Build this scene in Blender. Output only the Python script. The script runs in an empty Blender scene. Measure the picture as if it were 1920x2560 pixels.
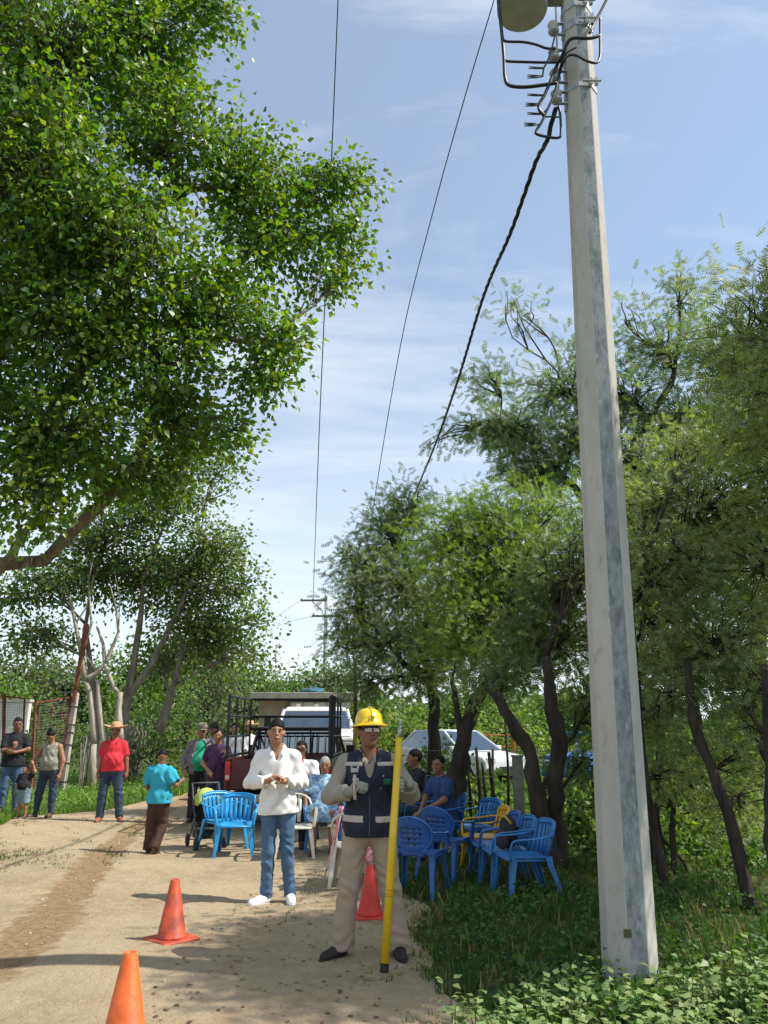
import bpy, math, random
import numpy as np
from mathutils import Vector, Matrix, noise as mnoise
rng = np.random.RandomState(7); random.seed(7)
S = bpy.context.scene
COL = S.collection
R = math.radians
# ------------------------------------------------------------------ camera
EYE = np.array([0.0, 0.0, 1.65]); PITCH = R(15.3); FPX = 1950.0
cam = bpy.data.objects.new('camera', bpy.data.cameras.new('camera')); COL.objects.link(cam)
cam.location = EYE; cam.rotation_euler = (math.pi/2 + PITCH, 0, 0)
cam.data.sensor_fit = 'VERTICAL'; cam.data.sensor_height = 36; cam.data.lens = 36*FPX/2560
cam.data.clip_start = .05; cam.data.clip_end = 4000
S.camera = cam
# ------------------------------------------------------------------ light
SUN_EL, SUN_AZ = R(51), R(-5)          # azimuth measured from +X towards +Y
W = bpy.data.worlds.new('World'); S.world = W; W.use_nodes = True
nt = W.node_tree; nt.nodes.clear()
def _n(t, **k):
    n = nt.nodes.new(t)
    for a, b in k.items(): setattr(n, a, b)
    return n
sky = _n('ShaderNodeTexSky', sky_type='NISHITA', sun_disc=False, sun_elevation=SUN_EL, sun_rotation=math.pi/2 - SUN_AZ)
sky.air_density = 1.0; sky.dust_density = .4; sky.ozone_density = .9
bg1 = _n('ShaderNodeBackground'); bg1.inputs[1].default_value = .15
bg2 = _n('ShaderNodeBackground'); bg2.inputs[0].default_value = (.86, .94, 1, 1); bg2.inputs[1].default_value = .88
mixs = _n('ShaderNodeMixShader'); out = _n('ShaderNodeOutputWorld')
tc = _n('ShaderNodeTexCoord'); sp = _n('ShaderNodeSeparateXYZ')
L = nt.links.new
L(tc.outputs['Generated'], sp.inputs[0])
zc = _n('ShaderNodeMath', operation='MAXIMUM'); L(sp.outputs[2], zc.inputs[0]); zc.inputs[1].default_value = .0
za = _n('ShaderNodeMath', operation='ADD'); L(zc.outputs[0], za.inputs[0]); za.inputs[1].default_value = .16
dx = _n('ShaderNodeMath', operation='DIVIDE'); L(sp.outputs[0], dx.inputs[0]); L(za.outputs[0], dx.inputs[1])
dy = _n('ShaderNodeMath', operation='DIVIDE'); L(sp.outputs[1], dy.inputs[0]); L(za.outputs[0], dy.inputs[1])
cb = _n('ShaderNodeCombineXYZ'); L(dx.outputs[0], cb.inputs[0]); L(dy.outputs[0], cb.inputs[1])
mp = _n('ShaderNodeMapping'); mp.inputs['Rotation'].default_value = (0, 0, R(28)); mp.inputs['Scale'].default_value = (.55, 1.25, 1)
mp.inputs['Location'].default_value = (2.1, 1.15, 0)
L(cb.outputs[0], mp.inputs[0])
n1 = _n('ShaderNodeTexNoise'); n1.inputs['Scale'].default_value = 1.7; n1.inputs['Detail'].default_value = 10; n1.inputs['Roughness'].default_value = .62; n1.inputs['Distortion'].default_value = .5
n2 = _n('ShaderNodeTexNoise'); n2.inputs['Scale'].default_value = .5; n2.inputs['Detail'].default_value = 3
L(mp.outputs[0], n1.inputs['Vector']); L(mp.outputs[0], n2.inputs['Vector'])
mu = _n('ShaderNodeMath', operation='MULTIPLY'); L(n1.outputs[0], mu.inputs[0]); L(n2.outputs[0], mu.inputs[1])
cr = _n('ShaderNodeMapRange'); cr.inputs[1].default_value = .215; cr.inputs[2].default_value = .34; cr.inputs[3].default_value = 0; cr.inputs[4].default_value = .8
L(mu.outputs[0], cr.inputs[0])
# thin high veil that thickens towards the horizon, as it does round the whole sky
hz = _n('ShaderNodeMapRange'); hz.inputs[1].default_value = .5; hz.inputs[2].default_value = .02; hz.inputs[3].default_value = 0.22; hz.inputs[4].default_value = .78
L(zc.outputs[0], hz.inputs[0])
inv = _n('ShaderNodeMath', operation='MULTIPLY'); 
o1 = _n('ShaderNodeMath', operation='SUBTRACT'); o1.inputs[0].default_value = 1; L(cr.outputs[0], o1.inputs[1])
o2 = _n('ShaderNodeMath', operation='SUBTRACT'); o2.inputs[0].default_value = 1; L(hz.outputs[0], o2.inputs[1])
L(o1.outputs[0], inv.inputs[0]); L(o2.outputs[0], inv.inputs[1])
fa = _n('ShaderNodeMath', operation='SUBTRACT'); fa.inputs[0].default_value = 1; L(inv.outputs[0], fa.inputs[1])
tint = _n('ShaderNodeMix', data_type='RGBA', blend_type='MULTIPLY'); tint.inputs[0].default_value = 1; tint.inputs[7].default_value = (.92, 1.0, 1.0, 1); L(sky.outputs[0], tint.inputs[6])
L(tint.outputs[2], bg1.inputs[0]); L(bg1.outputs[0], mixs.inputs[1]); L(bg2.outputs[0], mixs.inputs[2]); L(fa.outputs[0], mixs.inputs[0])
L(mixs.outputs[0], out.inputs[0])
sl = bpy.data.lights.new('sun', 'SUN'); sl.energy = 5.0; sl.angle = R(.53); sl.color = (1, .945, .86)
so = bpy.data.objects.new('sun', sl); COL.objects.link(so); so.location = (20, 5, 30)
SUNV = Vector((math.cos(SUN_EL)*math.cos(SUN_AZ), math.cos(SUN_EL)*math.sin(SUN_AZ), math.sin(SUN_EL)))
so.rotation_euler = SUNV.to_track_quat('Z', 'Y').to_euler()
S.view_settings.view_transform = 'Standard'; S.view_settings.look = 'None'; S.view_settings.gamma = 1
S.view_settings.exposure = 0.38; S.view_settings.use_curve_mapping = False
S.render.engine = 'CYCLES'
S.cycles.max_bounces = 8; S.cycles.diffuse_bounces = 3; S.cycles.transparent_max_bounces = 12

# ------------------------------------------------------------------ geometry of the place from the photograph
_sp, _cp = math.sin(PITCH), math.cos(PITCH)
def ray(u, v):
    xr = (u-960)/FPX; yu = -(v-1280)/FPX
    return np.array([xr, _cp - yu*_sp, _sp + yu*_cp])
def P(u, v, Y):
    d = ray(u, v); return EYE + d*(Y/d[1])
def G(u, v, z=0):
    d = ray(u, v); return EYE + d*((z-EYE[2])/d[2])
def PV(u, v, A, B):           # where the line of sight meets the upright plane over the line A-B on the ground
    d = ray(u, v); nx, ny = -(B[1]-A[1]), (B[0]-A[0])
    t = ((A[0]-EYE[0])*nx + (A[1]-EYE[1])*ny)/(d[0]*nx + d[1]*ny)
    return EYE + d*t
# ------------------------------------------------------------------ materials
MATS = {}
def mat(name, col, rough=.7, var=.12, scale=8, bump=.0, bscale=40, metal=0, spec=.4, col2=None, coat=0, sss=0, stretch=None, island=0, coord='Object', extra=None, trans=None, transw=.35):
    if name in MATS: return MATS[name]
    m = bpy.data.materials.new(name); m.use_nodes = True; MATS[name] = m
    t = m.node_tree; b = t.nodes['Principled BSDF']; l = t.links.new
    b.inputs['Roughness'].default_value = rough; b.inputs['Metallic'].default_value = metal
    b.inputs['Specular IOR Level'].default_value = spec
    if coat: b.inputs['Coat Weight'].default_value = coat; b.inputs['Coat Roughness'].default_value = .08
    if sss: b.inputs['Subsurface Weight'].default_value = sss; b.inputs['Subsurface Radius'].default_value = (.02, .008, .004); b.inputs['Subsurface Scale'].default_value = .5
    tcn = t.nodes.new('ShaderNodeTexCoord'); vec = tcn.outputs[coord]
    if stretch:
        mpn = t.nodes.new('ShaderNodeMapping'); mpn.inputs['Scale'].default_value = stretch; l(vec, mpn.inputs[0]); vec = mpn.outputs[0]
    nz = t.nodes.new('ShaderNodeTexNoise'); nz.inputs['Scale'].default_value = scale; nz.inputs['Detail'].default_value = 6; nz.inputs['Roughness'].default_value = .6
    l(vec, nz.inputs['Vector'])
    c2 = col2 if col2 else tuple(max(0, c*(1-var*1.6)) for c in col)
    c1 = tuple(min(1, c*(1+var*.6)) for c in col) if not col2 else col
    rp = t.nodes.new('ShaderNodeValToRGB'); rp.color_ramp.elements[0].position = .35; rp.color_ramp.elements[1].position = .65
    rp.color_ramp.elements[0].color = (*c2, 1); rp.color_ramp.elements[1].color = (*c1, 1)
    l(nz.outputs[0], rp.inputs[0]); colout = rp.outputs[0]
    if island:
        ge = t.nodes.new('ShaderNodeNewGeometry'); hs = t.nodes.new('ShaderNodeHueSaturation')
        mr = t.nodes.new('ShaderNodeMapRange'); mr.inputs[3].default_value = 1-island; mr.inputs[4].default_value = 1+island
        l(ge.outputs['Random Per Island'], mr.inputs[0]); l(mr.outputs[0], hs.inputs['Value'])
        wn = t.nodes.new('ShaderNodeTexWhiteNoise'); wn.noise_dimensions = '1D'; l(ge.outputs['Random Per Island'], wn.inputs['W'])
        mr2 = t.nodes.new('ShaderNodeMapRange'); mr2.inputs[3].default_value = .5-.035*island/.3; mr2.inputs[4].default_value = .5+.02*island/.3
        l(wn.outputs[0], mr2.inputs[0]); l(mr2.outputs[0], hs.inputs['Hue'])
        l(colout, hs.inputs['Color']); colout = hs.outputs[0]
    l(colout, b.inputs['Base Color'])
    if bump:
        bz = t.nodes.new('ShaderNodeTexNoise'); bz.inputs['Scale'].default_value = bscale; bz.inputs['Detail'].default_value = 5; l(vec, bz.inputs['Vector'])
        bp = t.nodes.new('ShaderNodeBump'); bp.inputs['Strength'].default_value = bump; bp.inputs['Distance'].default_value = .02
        l(bz.outputs[0], bp.inputs['Height']); l(bp.outputs[0], b.inputs['Normal'])
    if trans:
        tr = t.nodes.new('ShaderNodeBsdfTranslucent'); mx = t.nodes.new('ShaderNodeMixShader'); mx.inputs[0].default_value = transw
        mc = t.nodes.new('ShaderNodeMix'); mc.data_type = 'RGBA'; mc.blend_type = 'MULTIPLY'; mc.inputs[0].default_value = 1
        l(colout, mc.inputs[6]); mc.inputs[7].default_value = (*trans, 1)
        l(mc.outputs[2], tr.inputs[0]); l(b.outputs[0], mx.inputs[1]); l(tr.outputs[0], mx.inputs[2]); l(mx.outputs[0], t.nodes['Material Output'].inputs[0])
    return m
# ------------------------------------------------------------------ objects
def setp(o, label=None, cat=None, group=None, kind=None):
    if label: o['label'] = label
    if cat: o['category'] = cat
    if group: o['group'] = group
    if kind: o['kind'] = kind
    return o
def empty(name, loc, rz=0, label=None, cat=None, group=None):
    o = bpy.data.objects.new(name, None); COL.objects.link(o); o.location = loc; o.rotation_euler = (0, 0, rz); o.empty_display_size = .1
    return setp(o, label, cat, group)
def link_mesh(name, v, f, m, parent=None, smooth=False, origin=None):
    """v (n,3) array in the parent's space; f list of index tuples or (n,k) array"""
    me = bpy.data.meshes.new(name)
    v = np.asarray(v, dtype=np.float32)
    if isinstance(f, np.ndarray):
        k = f.shape[1]; me.vertices.add(len(v)); me.vertices.foreach_set('co', v.ravel())
        me.loops.add(f.size); me.loops.foreach_set('vertex_index', f.astype(np.int32).ravel())
        me.polygons.add(len(f)); me.polygons.foreach_set('loop_start', np.arange(0, f.size, k, dtype=np.int32))
        me.polygons.foreach_set('loop_total', np.full(len(f), k, dtype=np.int32))
        me.update(calc_edges=True)
    else:
        me.from_pydata(v.tolist(), [], f)
    if smooth: me.polygons.foreach_set('use_smooth', np.ones(len(me.polygons), dtype=bool))
    me.materials.append(m)
    o = bpy.data.objects.new(name, me); COL.objects.link(o)
    if parent is not None: o.parent = parent
    return o
def frame(d):
    d = np.asarray(d, float); d = d/np.linalg.norm(d)
    a = np.array([0, 0, 1.]) if abs(d[2]) < .9 else np.array([1., 0, 0])
    x = np.cross(a, d); x /= np.linalg.norm(x); y = np.cross(d, x)
    return x, y, d
class MB:
    def __init__(s): s.v = []; s.f = []; s.n = 0
    def add(s, v, f):
        s.v.append(np.asarray(v, float).reshape(-1, 3)); s.f += [tuple(i+s.n for i in q) for q in f]; s.n += len(s.v[-1]); return s
    def box(s, c, size, rz=0, rx=0, ry=0, taper=1):
        x, y, z = [q/2 for q in size]
        v = np.array([[-x,-y,-z],[x,-y,-z],[x,y,-z],[-x,y,-z],[-x*taper,-y*taper,z],[x*taper,-y*taper,z],[x*taper,y*taper,z],[-x*taper,y*taper,z]])
        M = np.array(Matrix.Rotation(rz, 3, 'Z') @ Matrix.Rotation(ry, 3, 'Y') @ Matrix.Rotation(rx, 3, 'X'))
        return s.add(v@M.T + np.array(c), [(0,3,2,1),(4,5,6,7),(0,1,5,4),(1,2,6,5),(2,3,7,6),(3,0,4,7)])
    def hexa(s, pts): # eight corners: bottom 4, top 4
        return s.add(pts, [(0,3,2,1),(4,5,6,7),(0,1,5,4),(1,2,6,5),(2,3,7,6),(3,0,4,7)])
    def tube(s, pts, r, n=8, cap=True, flat=1.0, phase=0):
        pts = [np.asarray(p, float) for p in pts]; k = len(pts)
        rr = [r]*k if np.isscalar(r) else list(r)
        vs = []; px = None
        for i in range(k):
            d = pts[min(i+1, k-1)] - pts[max(i-1, 0)]
            if np.linalg.norm(d) < 1e-9: d = np.array([0, 0, 1.])
            d = d/np.linalg.norm(d)
            if px is None: x, y, _ = frame(d)
            else:
                x = px - d*np.dot(px, d); x /= max(np.linalg.norm(x), 1e-9); y = np.cross(d, x)
            px = x
            a = np.arange(n)*2*math.pi/n + phase
            vs.append(pts[i] + rr[i]*(np.outer(np.cos(a), x) + flat*np.outer(np.sin(a), y)))
        f = [(i*n+j, i*n+(j+1)%n, (i+1)*n+(j+1)%n, (i+1)*n+j) for i in range(k-1) for j in range(n)]
        if cap: f += [tuple(range(n-1, -1, -1)), tuple((k-1)*n+j for j in range(n))]
        return s.add(np.vstack(vs), f)
    def lathe(s, prof, n=16, c=(0, 0, 0), M=None, sx=1, sy=1, cap=True):
        a = np.arange(n)*2*math.pi/n; vs = []
        for r, z in prof: vs.append(np.stack([r*sx*np.cos(a), r*sy*np.sin(a), np.full(n, z)], 1))
        v = np.vstack(vs)
        if M is not None: v = v@np.asarray(M).T
        k = len(prof)
        f = [(i*n+j, i*n+(j+1)%n, (i+1)*n+(j+1)%n, (i+1)*n+j) for i in range(k-1) for j in range(n)]
        if cap: f += [tuple(range(n-1, -1, -1)), tuple((k-1)*n+j for j in range(n))]
        return s.add(v+np.array(c), f)
    def ell(s, c, r, n=12, m=8):
        prof = [(max(math.sin(math.pi*i/m), .001), -math.cos(math.pi*i/m)) for i in range(m+1)]
        k = s.n; s.lathe(prof, n, (0, 0, 0)); s.v[-1] = s.v[-1]*np.array(r)+np.array(c); return s
    def prism(s, poly, y0, y1, axis='y'):
        """poly of (a,b) pairs extruded; axis x: (y,z) poly ; axis y: (x,z) poly ; axis z: (x,y)"""
        n = len(poly); v = []
        for w in (y0, y1):
            for a, b in poly: v.append({'x': (w, a, b), 'y': (a, w, b), 'z': (a, b, w)}[axis])
        f = [tuple(range(n)), tuple(range(2*n-1, n-1, -1))] + [(i, i+n, (i+1)%n+n, (i+1)%n) for i in range(n)]
        return s.add(v, f)
    def build(s, name, m, parent=None, smooth=False, bevel=0, seg=2, solid=0, sub=0):
        if not s.v: return None
        V_ = np.vstack(s.v); us = sorted({i for q in s.f for i in q})
        if len(us) < len(V_): mp_ = {a: b for b, a in enumerate(us)}; V_ = V_[us]; s.f = [tuple(mp_[i] for i in q) for q in s.f]
        o = link_mesh(name, V_, s.f, m, parent, smooth)
        if solid: md = o.modifiers.new('t', 'SOLIDIFY'); md.thickness = solid; md.offset = 0
        if bevel:
            md = o.modifiers.new('b', 'BEVEL'); md.width = bevel; md.segments = seg; md.limit_method = 'ANGLE'; md.angle_limit = R(35)
        if sub: md = o.modifiers.new('s', 'SUBSURF'); md.levels = sub; md.render_levels = sub
        return o
def copy_tree(o, parent=None):
    kids = list(o.children); c = o.copy(); COL.objects.link(c); c.parent = parent
    for ch in kids: copy_tree(ch, c)
    return c
def paint(o, m):     # give a copy its own colour
    for q in [o]+list(o.children_recursive):
        if q.type == 'MESH': q.data = q.data.copy(); q.data.materials[0] = m
def scatter(name, tv, tf, pos, ax, nrm, sc, m, parent=None, kind='stuff', scw=None):
    """many copies of one small template (y axis along ax, z along nrm) in one mesh"""
    N = len(pos); ax = ax/np.maximum(np.linalg.norm(ax, axis=1, keepdims=True), 1e-9)
    x = np.cross(ax, nrm); x /= np.maximum(np.linalg.norm(x, axis=1, keepdims=True), 1e-9); z = np.cross(x, ax)
    tv = np.asarray(tv, float); K = len(tv)
    sw = sc if scw is None else scw
    V = pos[:, None, :] + tv[None, :, 0, None]*x[:, None, :]*sw[:, None, None] + tv[None, :, 1, None]*ax[:, None, :]*sc[:, None, None] + tv[None, :, 2, None]*z[:, None, :]*sw[:, None, None]
    F = (np.asarray(tf)[None] + (np.arange(N)*K)[:, None, None]).reshape(-1, len(tf[0]))
    o = link_mesh(name, V.reshape(-1, 3), F, m, parent)
    if kind: o['kind'] = kind
    return o
def unit(n):
    v = rng.normal(size=(n, 3)); return v/np.linalg.norm(v, axis=1, keepdims=True)
# ------------------------------------------------------------------ ground, dirt road, grass
def H(x, y):          # height of the ground
    x = np.asarray(x, float); y = np.asarray(y, float)
    h = .025*np.sin(x*1.3+y*.7)+.02*np.sin(y*1.1-x*.6+1)+.012*np.sin(x*3.1+1.7)*np.sin(y*2.3)
    h = h + .10*(1/(1+np.exp(-(x-1.9)*2)))
    return h - .02
def xl(y): return -6.1 -.45*math.exp(-((y-15.3)/1.6)**2) + .12*math.sin(y*1.9+1)+.08*math.sin(y*.7) + .24*min(4, max(0, y-16)) + .03*max(0, y-20) - 3.5/(1+math.exp((y-12.3)*1.6))
def xr(y): return .55 - .095*(y-5) + .12*math.sin(y*1.7)+.07*math.sin(y*4.1) if y < 13 else -.2 - .02*(y-13)+.1*math.sin(y*1.7)
# dark clay rut: a line in plan
RUT = [G(-60, 2440), G(90, 2330), G(180, 2230), G(255, 2140), G(330, 2070), G(440, 2010), G(500, 1985)]
RUTP = np.array([[p[0], p[1]] for p in RUT]); RUTW = np.array([.42, .36, .3, .3, .24, .3, .3])
def rutdist(x, y):
    best = np.full(x.shape, 9.)
    for i in range(len(RUTP)-1):
        a, b = RUTP[i], RUTP[i+1]; d = b-a; t = np.clip(((x-a[0])*d[0]+(y-a[1])*d[1])/(d@d), 0, 1)
        w = RUTW[i]+(RUTW[i+1]-RUTW[i])*t
        best = np.minimum(best, np.hypot(x-a[0]-t*d[0], y-a[1]-t*d[1])/w)
    return best
def grid(xs, ys):
    X, Y = np.meshgrid(xs, ys); n, m_ = X.shape
    i = (np.arange(n-1)[:, None]*m_+np.arange(m_-1)[None]).ravel()
    return X, Y, np.stack([i, i+1, i+m_+1, i+m_], 1)
def soil_material(name, cols, attr=None):
    m = bpy.data.materials.new(name); m.use_nodes = True; t = m.node_tree; l = t.links.new; b = t.nodes['Principled BSDF']
    b.inputs['Roughness'].default_value = .95; b.inputs['Specular IOR Level'].default_value = .12
    g = t.nodes.new('ShaderNodeNewGeometry'); pos = g.outputs['Position']
    def nz(s, d=6, r=.6):
        n = t.nodes.new('ShaderNodeTexNoise'); n.inputs['Scale'].default_value = s; n.inputs['Detail'].default_value = d; n.inputs['Roughness'].default_value = r; l(pos, n.inputs['Vector']); return n.outputs[0]
    def mix(f, a, b_):
        x = t.nodes.new('ShaderNodeMix'); x.data_type = 'RGBA'; l(f, x.inputs[0])
        for s_, k in ((a, 6), (b_, 7)):
            if isinstance(s_, tuple): x.inputs[k].default_value = (*s_, 1)
            else: l(s_, x.inputs[k])
        return x.outputs[2]
    def ramp(s_, a, b_):
        q = t.nodes.new('ShaderNodeMapRange'); q.inputs[1].default_value = a; q.inputs[2].default_value = b_; l(s_, q.inputs[0]); return q.outputs[0]
    c = mix(ramp(nz(.8, 8, .65), .42, .60), cols[0], cols[1])
    c = mix(ramp(nz(7, 8, .7), .45, .7), c, cols[2])
    c = mix(ramp(nz(60, 4, .7), .56, .70), c, cols[3])
    vo = t.nodes.new('ShaderNodeTexVoronoi'); vo.inputs['Scale'].default_value = 38; l(pos, vo.inputs['Vector'])
    c = mix(ramp(vo.outputs['Distance'], .16, .08), c, cols[4])
    if attr:
        at = t.nodes.new('ShaderNodeAttribute'); at.attribute_name = attr
        md = t.nodes.new('ShaderNodeMath'); md.operation = 'ADD'; l(at.outputs['Fac'], md.inputs[0])
        ms = t.nodes.new('ShaderNodeMath'); ms.operation = 'MULTIPLY_ADD'; l(nz(5, 6), ms.inputs[0]); ms.inputs[1].default_value = 1.3; ms.inputs[2].default_value = -.65
        l(ms.outputs[0], md.inputs[1]); c = mix(ramp(md.outputs[0], .42, .62), c, mix(ramp(nz(14), .4, .6), (.25, .165, .09), (.33, .23, .13)))
    l(c, b.inputs['Base Color'])
    bp = t.nodes.new('ShaderNodeBump'); bp.inputs['Strength'].default_value = 1.0; bp.inputs['Distance'].default_value = .03
    ad = t.nodes.new('ShaderNodeMath'); ad.operation = 'ADD'; l(nz(22, 8, .7), ad.inputs[0])
    a2 = t.nodes.new('ShaderNodeMath'); a2.operation = 'MULTIPLY'; l(nz(110, 4), a2.inputs[0]); a2.inputs[1].default_value = .35; l(a2.outputs[0], ad.inputs[1])
    l(ad.outputs[0], bp.inputs['Height']); l(bp.outputs[0], b.inputs['Normal'])
    return m
M_SOIL = soil_material('verge_soil', [(.07, .085, .03), (.055, .085, .022), (.10, .10, .045), (.05, .065, .022), (.12, .11, .06)])
M_ROAD = soil_material('dirt', [(.43, .335, .215), (.335, .255, .158), (.47, .375, .25), (.27, .208, .13), (.35, .285, .195)], 'clay')
# ground: fine near, coarse far
xs = np.unique(np.concatenate([-np.geomspace(14, 1500, 22)[::-1], np.arange(-14, 14.01, .4), np.geomspace(14, 1500, 22)]))
ys = np.unique(np.concatenate([-np.geomspace(4, 400, 10)[::-1], np.arange(-4, 40, .4), np.geomspace(40, 2500, 26)]))
X, Y, F = grid(xs, ys); fade = np.clip(1.4-np.hypot(X, Y-10)/60, 0, 1)
Z = H(X, Y)*fade
setp(link_mesh('ground', np.stack([X, Y, Z], -1).reshape(-1, 3), F, M_SOIL, smooth=True), kind='structure')
# road
ts = np.linspace(0, 1, 97); yy = np.concatenate([np.arange(2.5, 12, .07), np.arange(12, 22, .12), np.arange(22, 62, .6)])
XX = np.zeros((len(yy), len(ts))); YY = np.zeros_like(XX)
for i, y in enumerate(yy):
    a, b = xl(y), xr(y); XX[i] = a+(b-a)*ts; YY[i] = y
cd = rutdist(XX, YY); clay = np.clip(1.15-cd*.85, 0, 1)
fadeR = np.clip(1.4-np.hypot(XX, YY-10)/60, 0, 1)
edge = np.minimum(ts, 1-ts)[None]*np.ones_like(XX)
nzv = np.array([mnoise.noise(Vector((x*1.7, y*1.7, 3))) for x, y in zip(XX.ravel(), YY.ravel())]).reshape(XX.shape)
nzf = np.array([mnoise.noise(Vector((x*7, y*7, 8))) for x, y in zip(XX.ravel(), YY.ravel())]).reshape(XX.shape)
ZZ = H(XX, YY)*fadeR + .006 + np.minimum(edge*.5, .014) - .035*np.clip(1-cd, 0, 1)**.6*np.clip(edge*10, 0, 1)*.35 + .006*nzf*np.clip(edge*20, 0, 1)
n, m_ = XX.shape; ii = (np.arange(n-1)[:, None]*m_+np.arange(m_-1)[None]).ravel()
road = setp(link_mesh('dirt_road', np.stack([XX, YY, ZZ], -1).reshape(-1, 3), np.stack([ii, ii+1, ii+m_+1, ii+m_], 1), M_ROAD, smooth=True), kind='structure')
at = road.data.attributes.new('clay', 'FLOAT', 'POINT'); at.data.foreach_set('value', clay.ravel().astype(np.float32))
def gz(x, y): return float(H(x, y))+.012
# grass
def blade_tuft(nb, seed):
    r = np.random.RandomState(seed); v = []; f = []
    for i in range(nb):
        a = r.uniform(0, 6.28); o = r.normal(0, .12, 2); lean = r.uniform(.1, .75); h = r.uniform(.55, 1); w = .045
        dx_, dy_ = math.cos(a), math.sin(a); k = len(v)
        for t, ww in ((0, 1), (.5, .8)):
            c = np.array([o[0]+dx_*lean*t*t*h, t*h, o[1]+dy_*lean*t*t*h])
            v += [c+np.array([-dy_*w*ww, 0, dx_*w*ww]), c-np.array([-dy_*w*ww, 0, dx_*w*ww])]
        v.append(np.array([o[0]+dx_*lean*h, h*.93, o[1]+dy_*lean*h]))
        f += [(k, k+1, k+3), (k, k+3, k+2), (k+2, k+3, k+4)]
    return np.array(v), f
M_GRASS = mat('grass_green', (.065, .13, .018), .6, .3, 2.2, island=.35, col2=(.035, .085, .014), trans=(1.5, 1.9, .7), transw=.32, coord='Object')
M_DRY = mat('grass_dry', (.26, .22, .09), .8, .3, 2, island=.3, trans=(1.2, 1.2, .8), transw=.3)
M_WEED = mat('weed_leaf', (.075, .15, .024), .5, .25, 3, island=.3, col2=(.045, .10, .02), trans=(1.6, 2, .6), transw=.35)
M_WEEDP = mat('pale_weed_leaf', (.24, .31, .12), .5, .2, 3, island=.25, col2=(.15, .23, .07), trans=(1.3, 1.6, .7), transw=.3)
def grass(name, pts, h0, h1, m, seed, nb=5):
    tv, tf = blade_tuft(nb, seed); n = len(pts)
    pos = np.column_stack([pts[:, 0], pts[:, 1], H(pts[:, 0], pts[:, 1])])
    up = np.tile([0, 0, 1.], (n, 1))+rng.normal(0, .12, (n, 3)); a = rng.uniform(0, 6.28, n)
    nr = np.column_stack([np.cos(a), np.sin(a), np.zeros(n)])
    return scatter(name, tv, tf, pos, up, nr, rng.uniform(h0, h1, n), m)
def keep(pts, thr, sc, seed=0):
    v = np.array([mnoise.noise(Vector((x*sc, y*sc, seed))) for x, y in pts]); return pts[v+rng.uniform(-.15, .15, len(pts)) > thr]
def rightside(n, y0, y1, x1, inset=.0):
    y = rng.uniform(0, 1, n)**1.25*(y1-y0)+y0; a = np.array([xr(q) for q in y])-inset
    return np.column_stack([a+rng.uniform(0, 1, n)*(x1*(.6+y/10)-a), y])
g = rightside(13500, 4.3, 15, 5.0, .05)
g = keep(g, -.62, .9)
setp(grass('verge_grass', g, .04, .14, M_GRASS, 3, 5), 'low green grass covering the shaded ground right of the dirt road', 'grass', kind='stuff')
g2 = keep(rightside(5000, 4.3, 14, 2.2, .55), .12, 1.6, 4)
g3 = keep(np.column_stack([rng.uniform(-.9, .6, 2200), rng.uniform(6.8, 11.5, 2200)]), .18, 1.3, 9)
setp(grass('road_edge_grass', np.vstack([g2, g3]), .025, .08, M_GRASS, 5, 5), 'sparse short grass creeping over the road edge near the chairs', 'grass', kind='stuff')
setp(grass('dry_grass', rightside(900, 4.5, 12, 3.2, .1), .05, .17, M_DRY, 13, 4), 'scattered dry yellow blades in the grass under the right trees', 'grass', kind='stuff')
# left verge
y = 12.5+rng.uniform(0, 1, 7000)**1.3*20; a = np.array([xl(q) for q in y]); g = np.column_stack([a+.1-rng.uniform(0, 1, 7000)**1.3*6, y])
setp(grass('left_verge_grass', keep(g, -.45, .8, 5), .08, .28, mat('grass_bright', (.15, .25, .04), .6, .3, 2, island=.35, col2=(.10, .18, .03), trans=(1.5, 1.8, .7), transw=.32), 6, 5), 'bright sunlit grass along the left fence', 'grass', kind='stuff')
pc = G(40, 2150)
g = keep(np.column_stack([rng.normal(pc[0]-.25, .42, 1500), rng.normal(pc[1], .5, 1500)]), -.1, 3)
g5 = keep(np.column_stack([rng.uniform(-6.4, -3.2, 6000), rng.uniform(9.5, 15.3, 6000)]), .27, 2.2, 14)
setp(grass('road_grass_patch', np.vstack([g, g5]), .025, .07, M_GRASS, 8, 5), 'thin patches of grass in the dirt at the left road edge', 'grass', kind='stuff')
yf = 12+rng.uniform(0, 1, 4800)**1.2*18
setp(grass('field_grass', np.column_stack([rng.uniform(-.6, 1, 4800)*6+2+yf*.15, yf]), .16, .42, MATS['grass_bright'], 9, 5), 'taller bright grass in the field beyond the mesquite trunks', 'grass', kind='stuff')
# creeping weeds with round leaves
LEAF = np.array([[0, 0, 0], [-.36, .34, .07], [.36, .34, .07], [0, 1, -.06], [0, .42, 0]]); LEAFF = [(0, 2, 4), (2, 3, 4), (3, 1, 4), (1, 0, 4)]
def weeds(name, centers, radius, height, nleaf, leafsize, m, label, stems=True):
    pos = []; ax = []
    for cx, cy in centers:
        n = nleaf; a = rng.uniform(0, 6.28, n); rr = radius*np.sqrt(rng.uniform(0, 1, n)); zz = height*rng.uniform(.15, 1, n)*(1-.5*(rr/radius)**2)
        p = np.column_stack([cx+rr*np.cos(a), cy+rr*np.sin(a), zz+H(cx, cy)]); pos.append(p)
        ax.append(np.column_stack([np.cos(a), np.sin(a), rng.uniform(-.3, .5, n)])+rng.normal(0, .5, (n, 3)))
    pos = np.vstack(pos); ax = np.vstack(ax); n = len(pos)
    nr = np.tile([0, 0, 1.], (n, 1))+rng.normal(0, .35, (n, 3))
    return setp(scatter(name, LEAF, LEAFF, pos, ax, nr, rng.uniform(.6, 1.2, n)*leafsize, m), label, 'weeds', kind='stuff')
c = rightside(520, 4.9, 15, 4.6, -.1)
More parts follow.
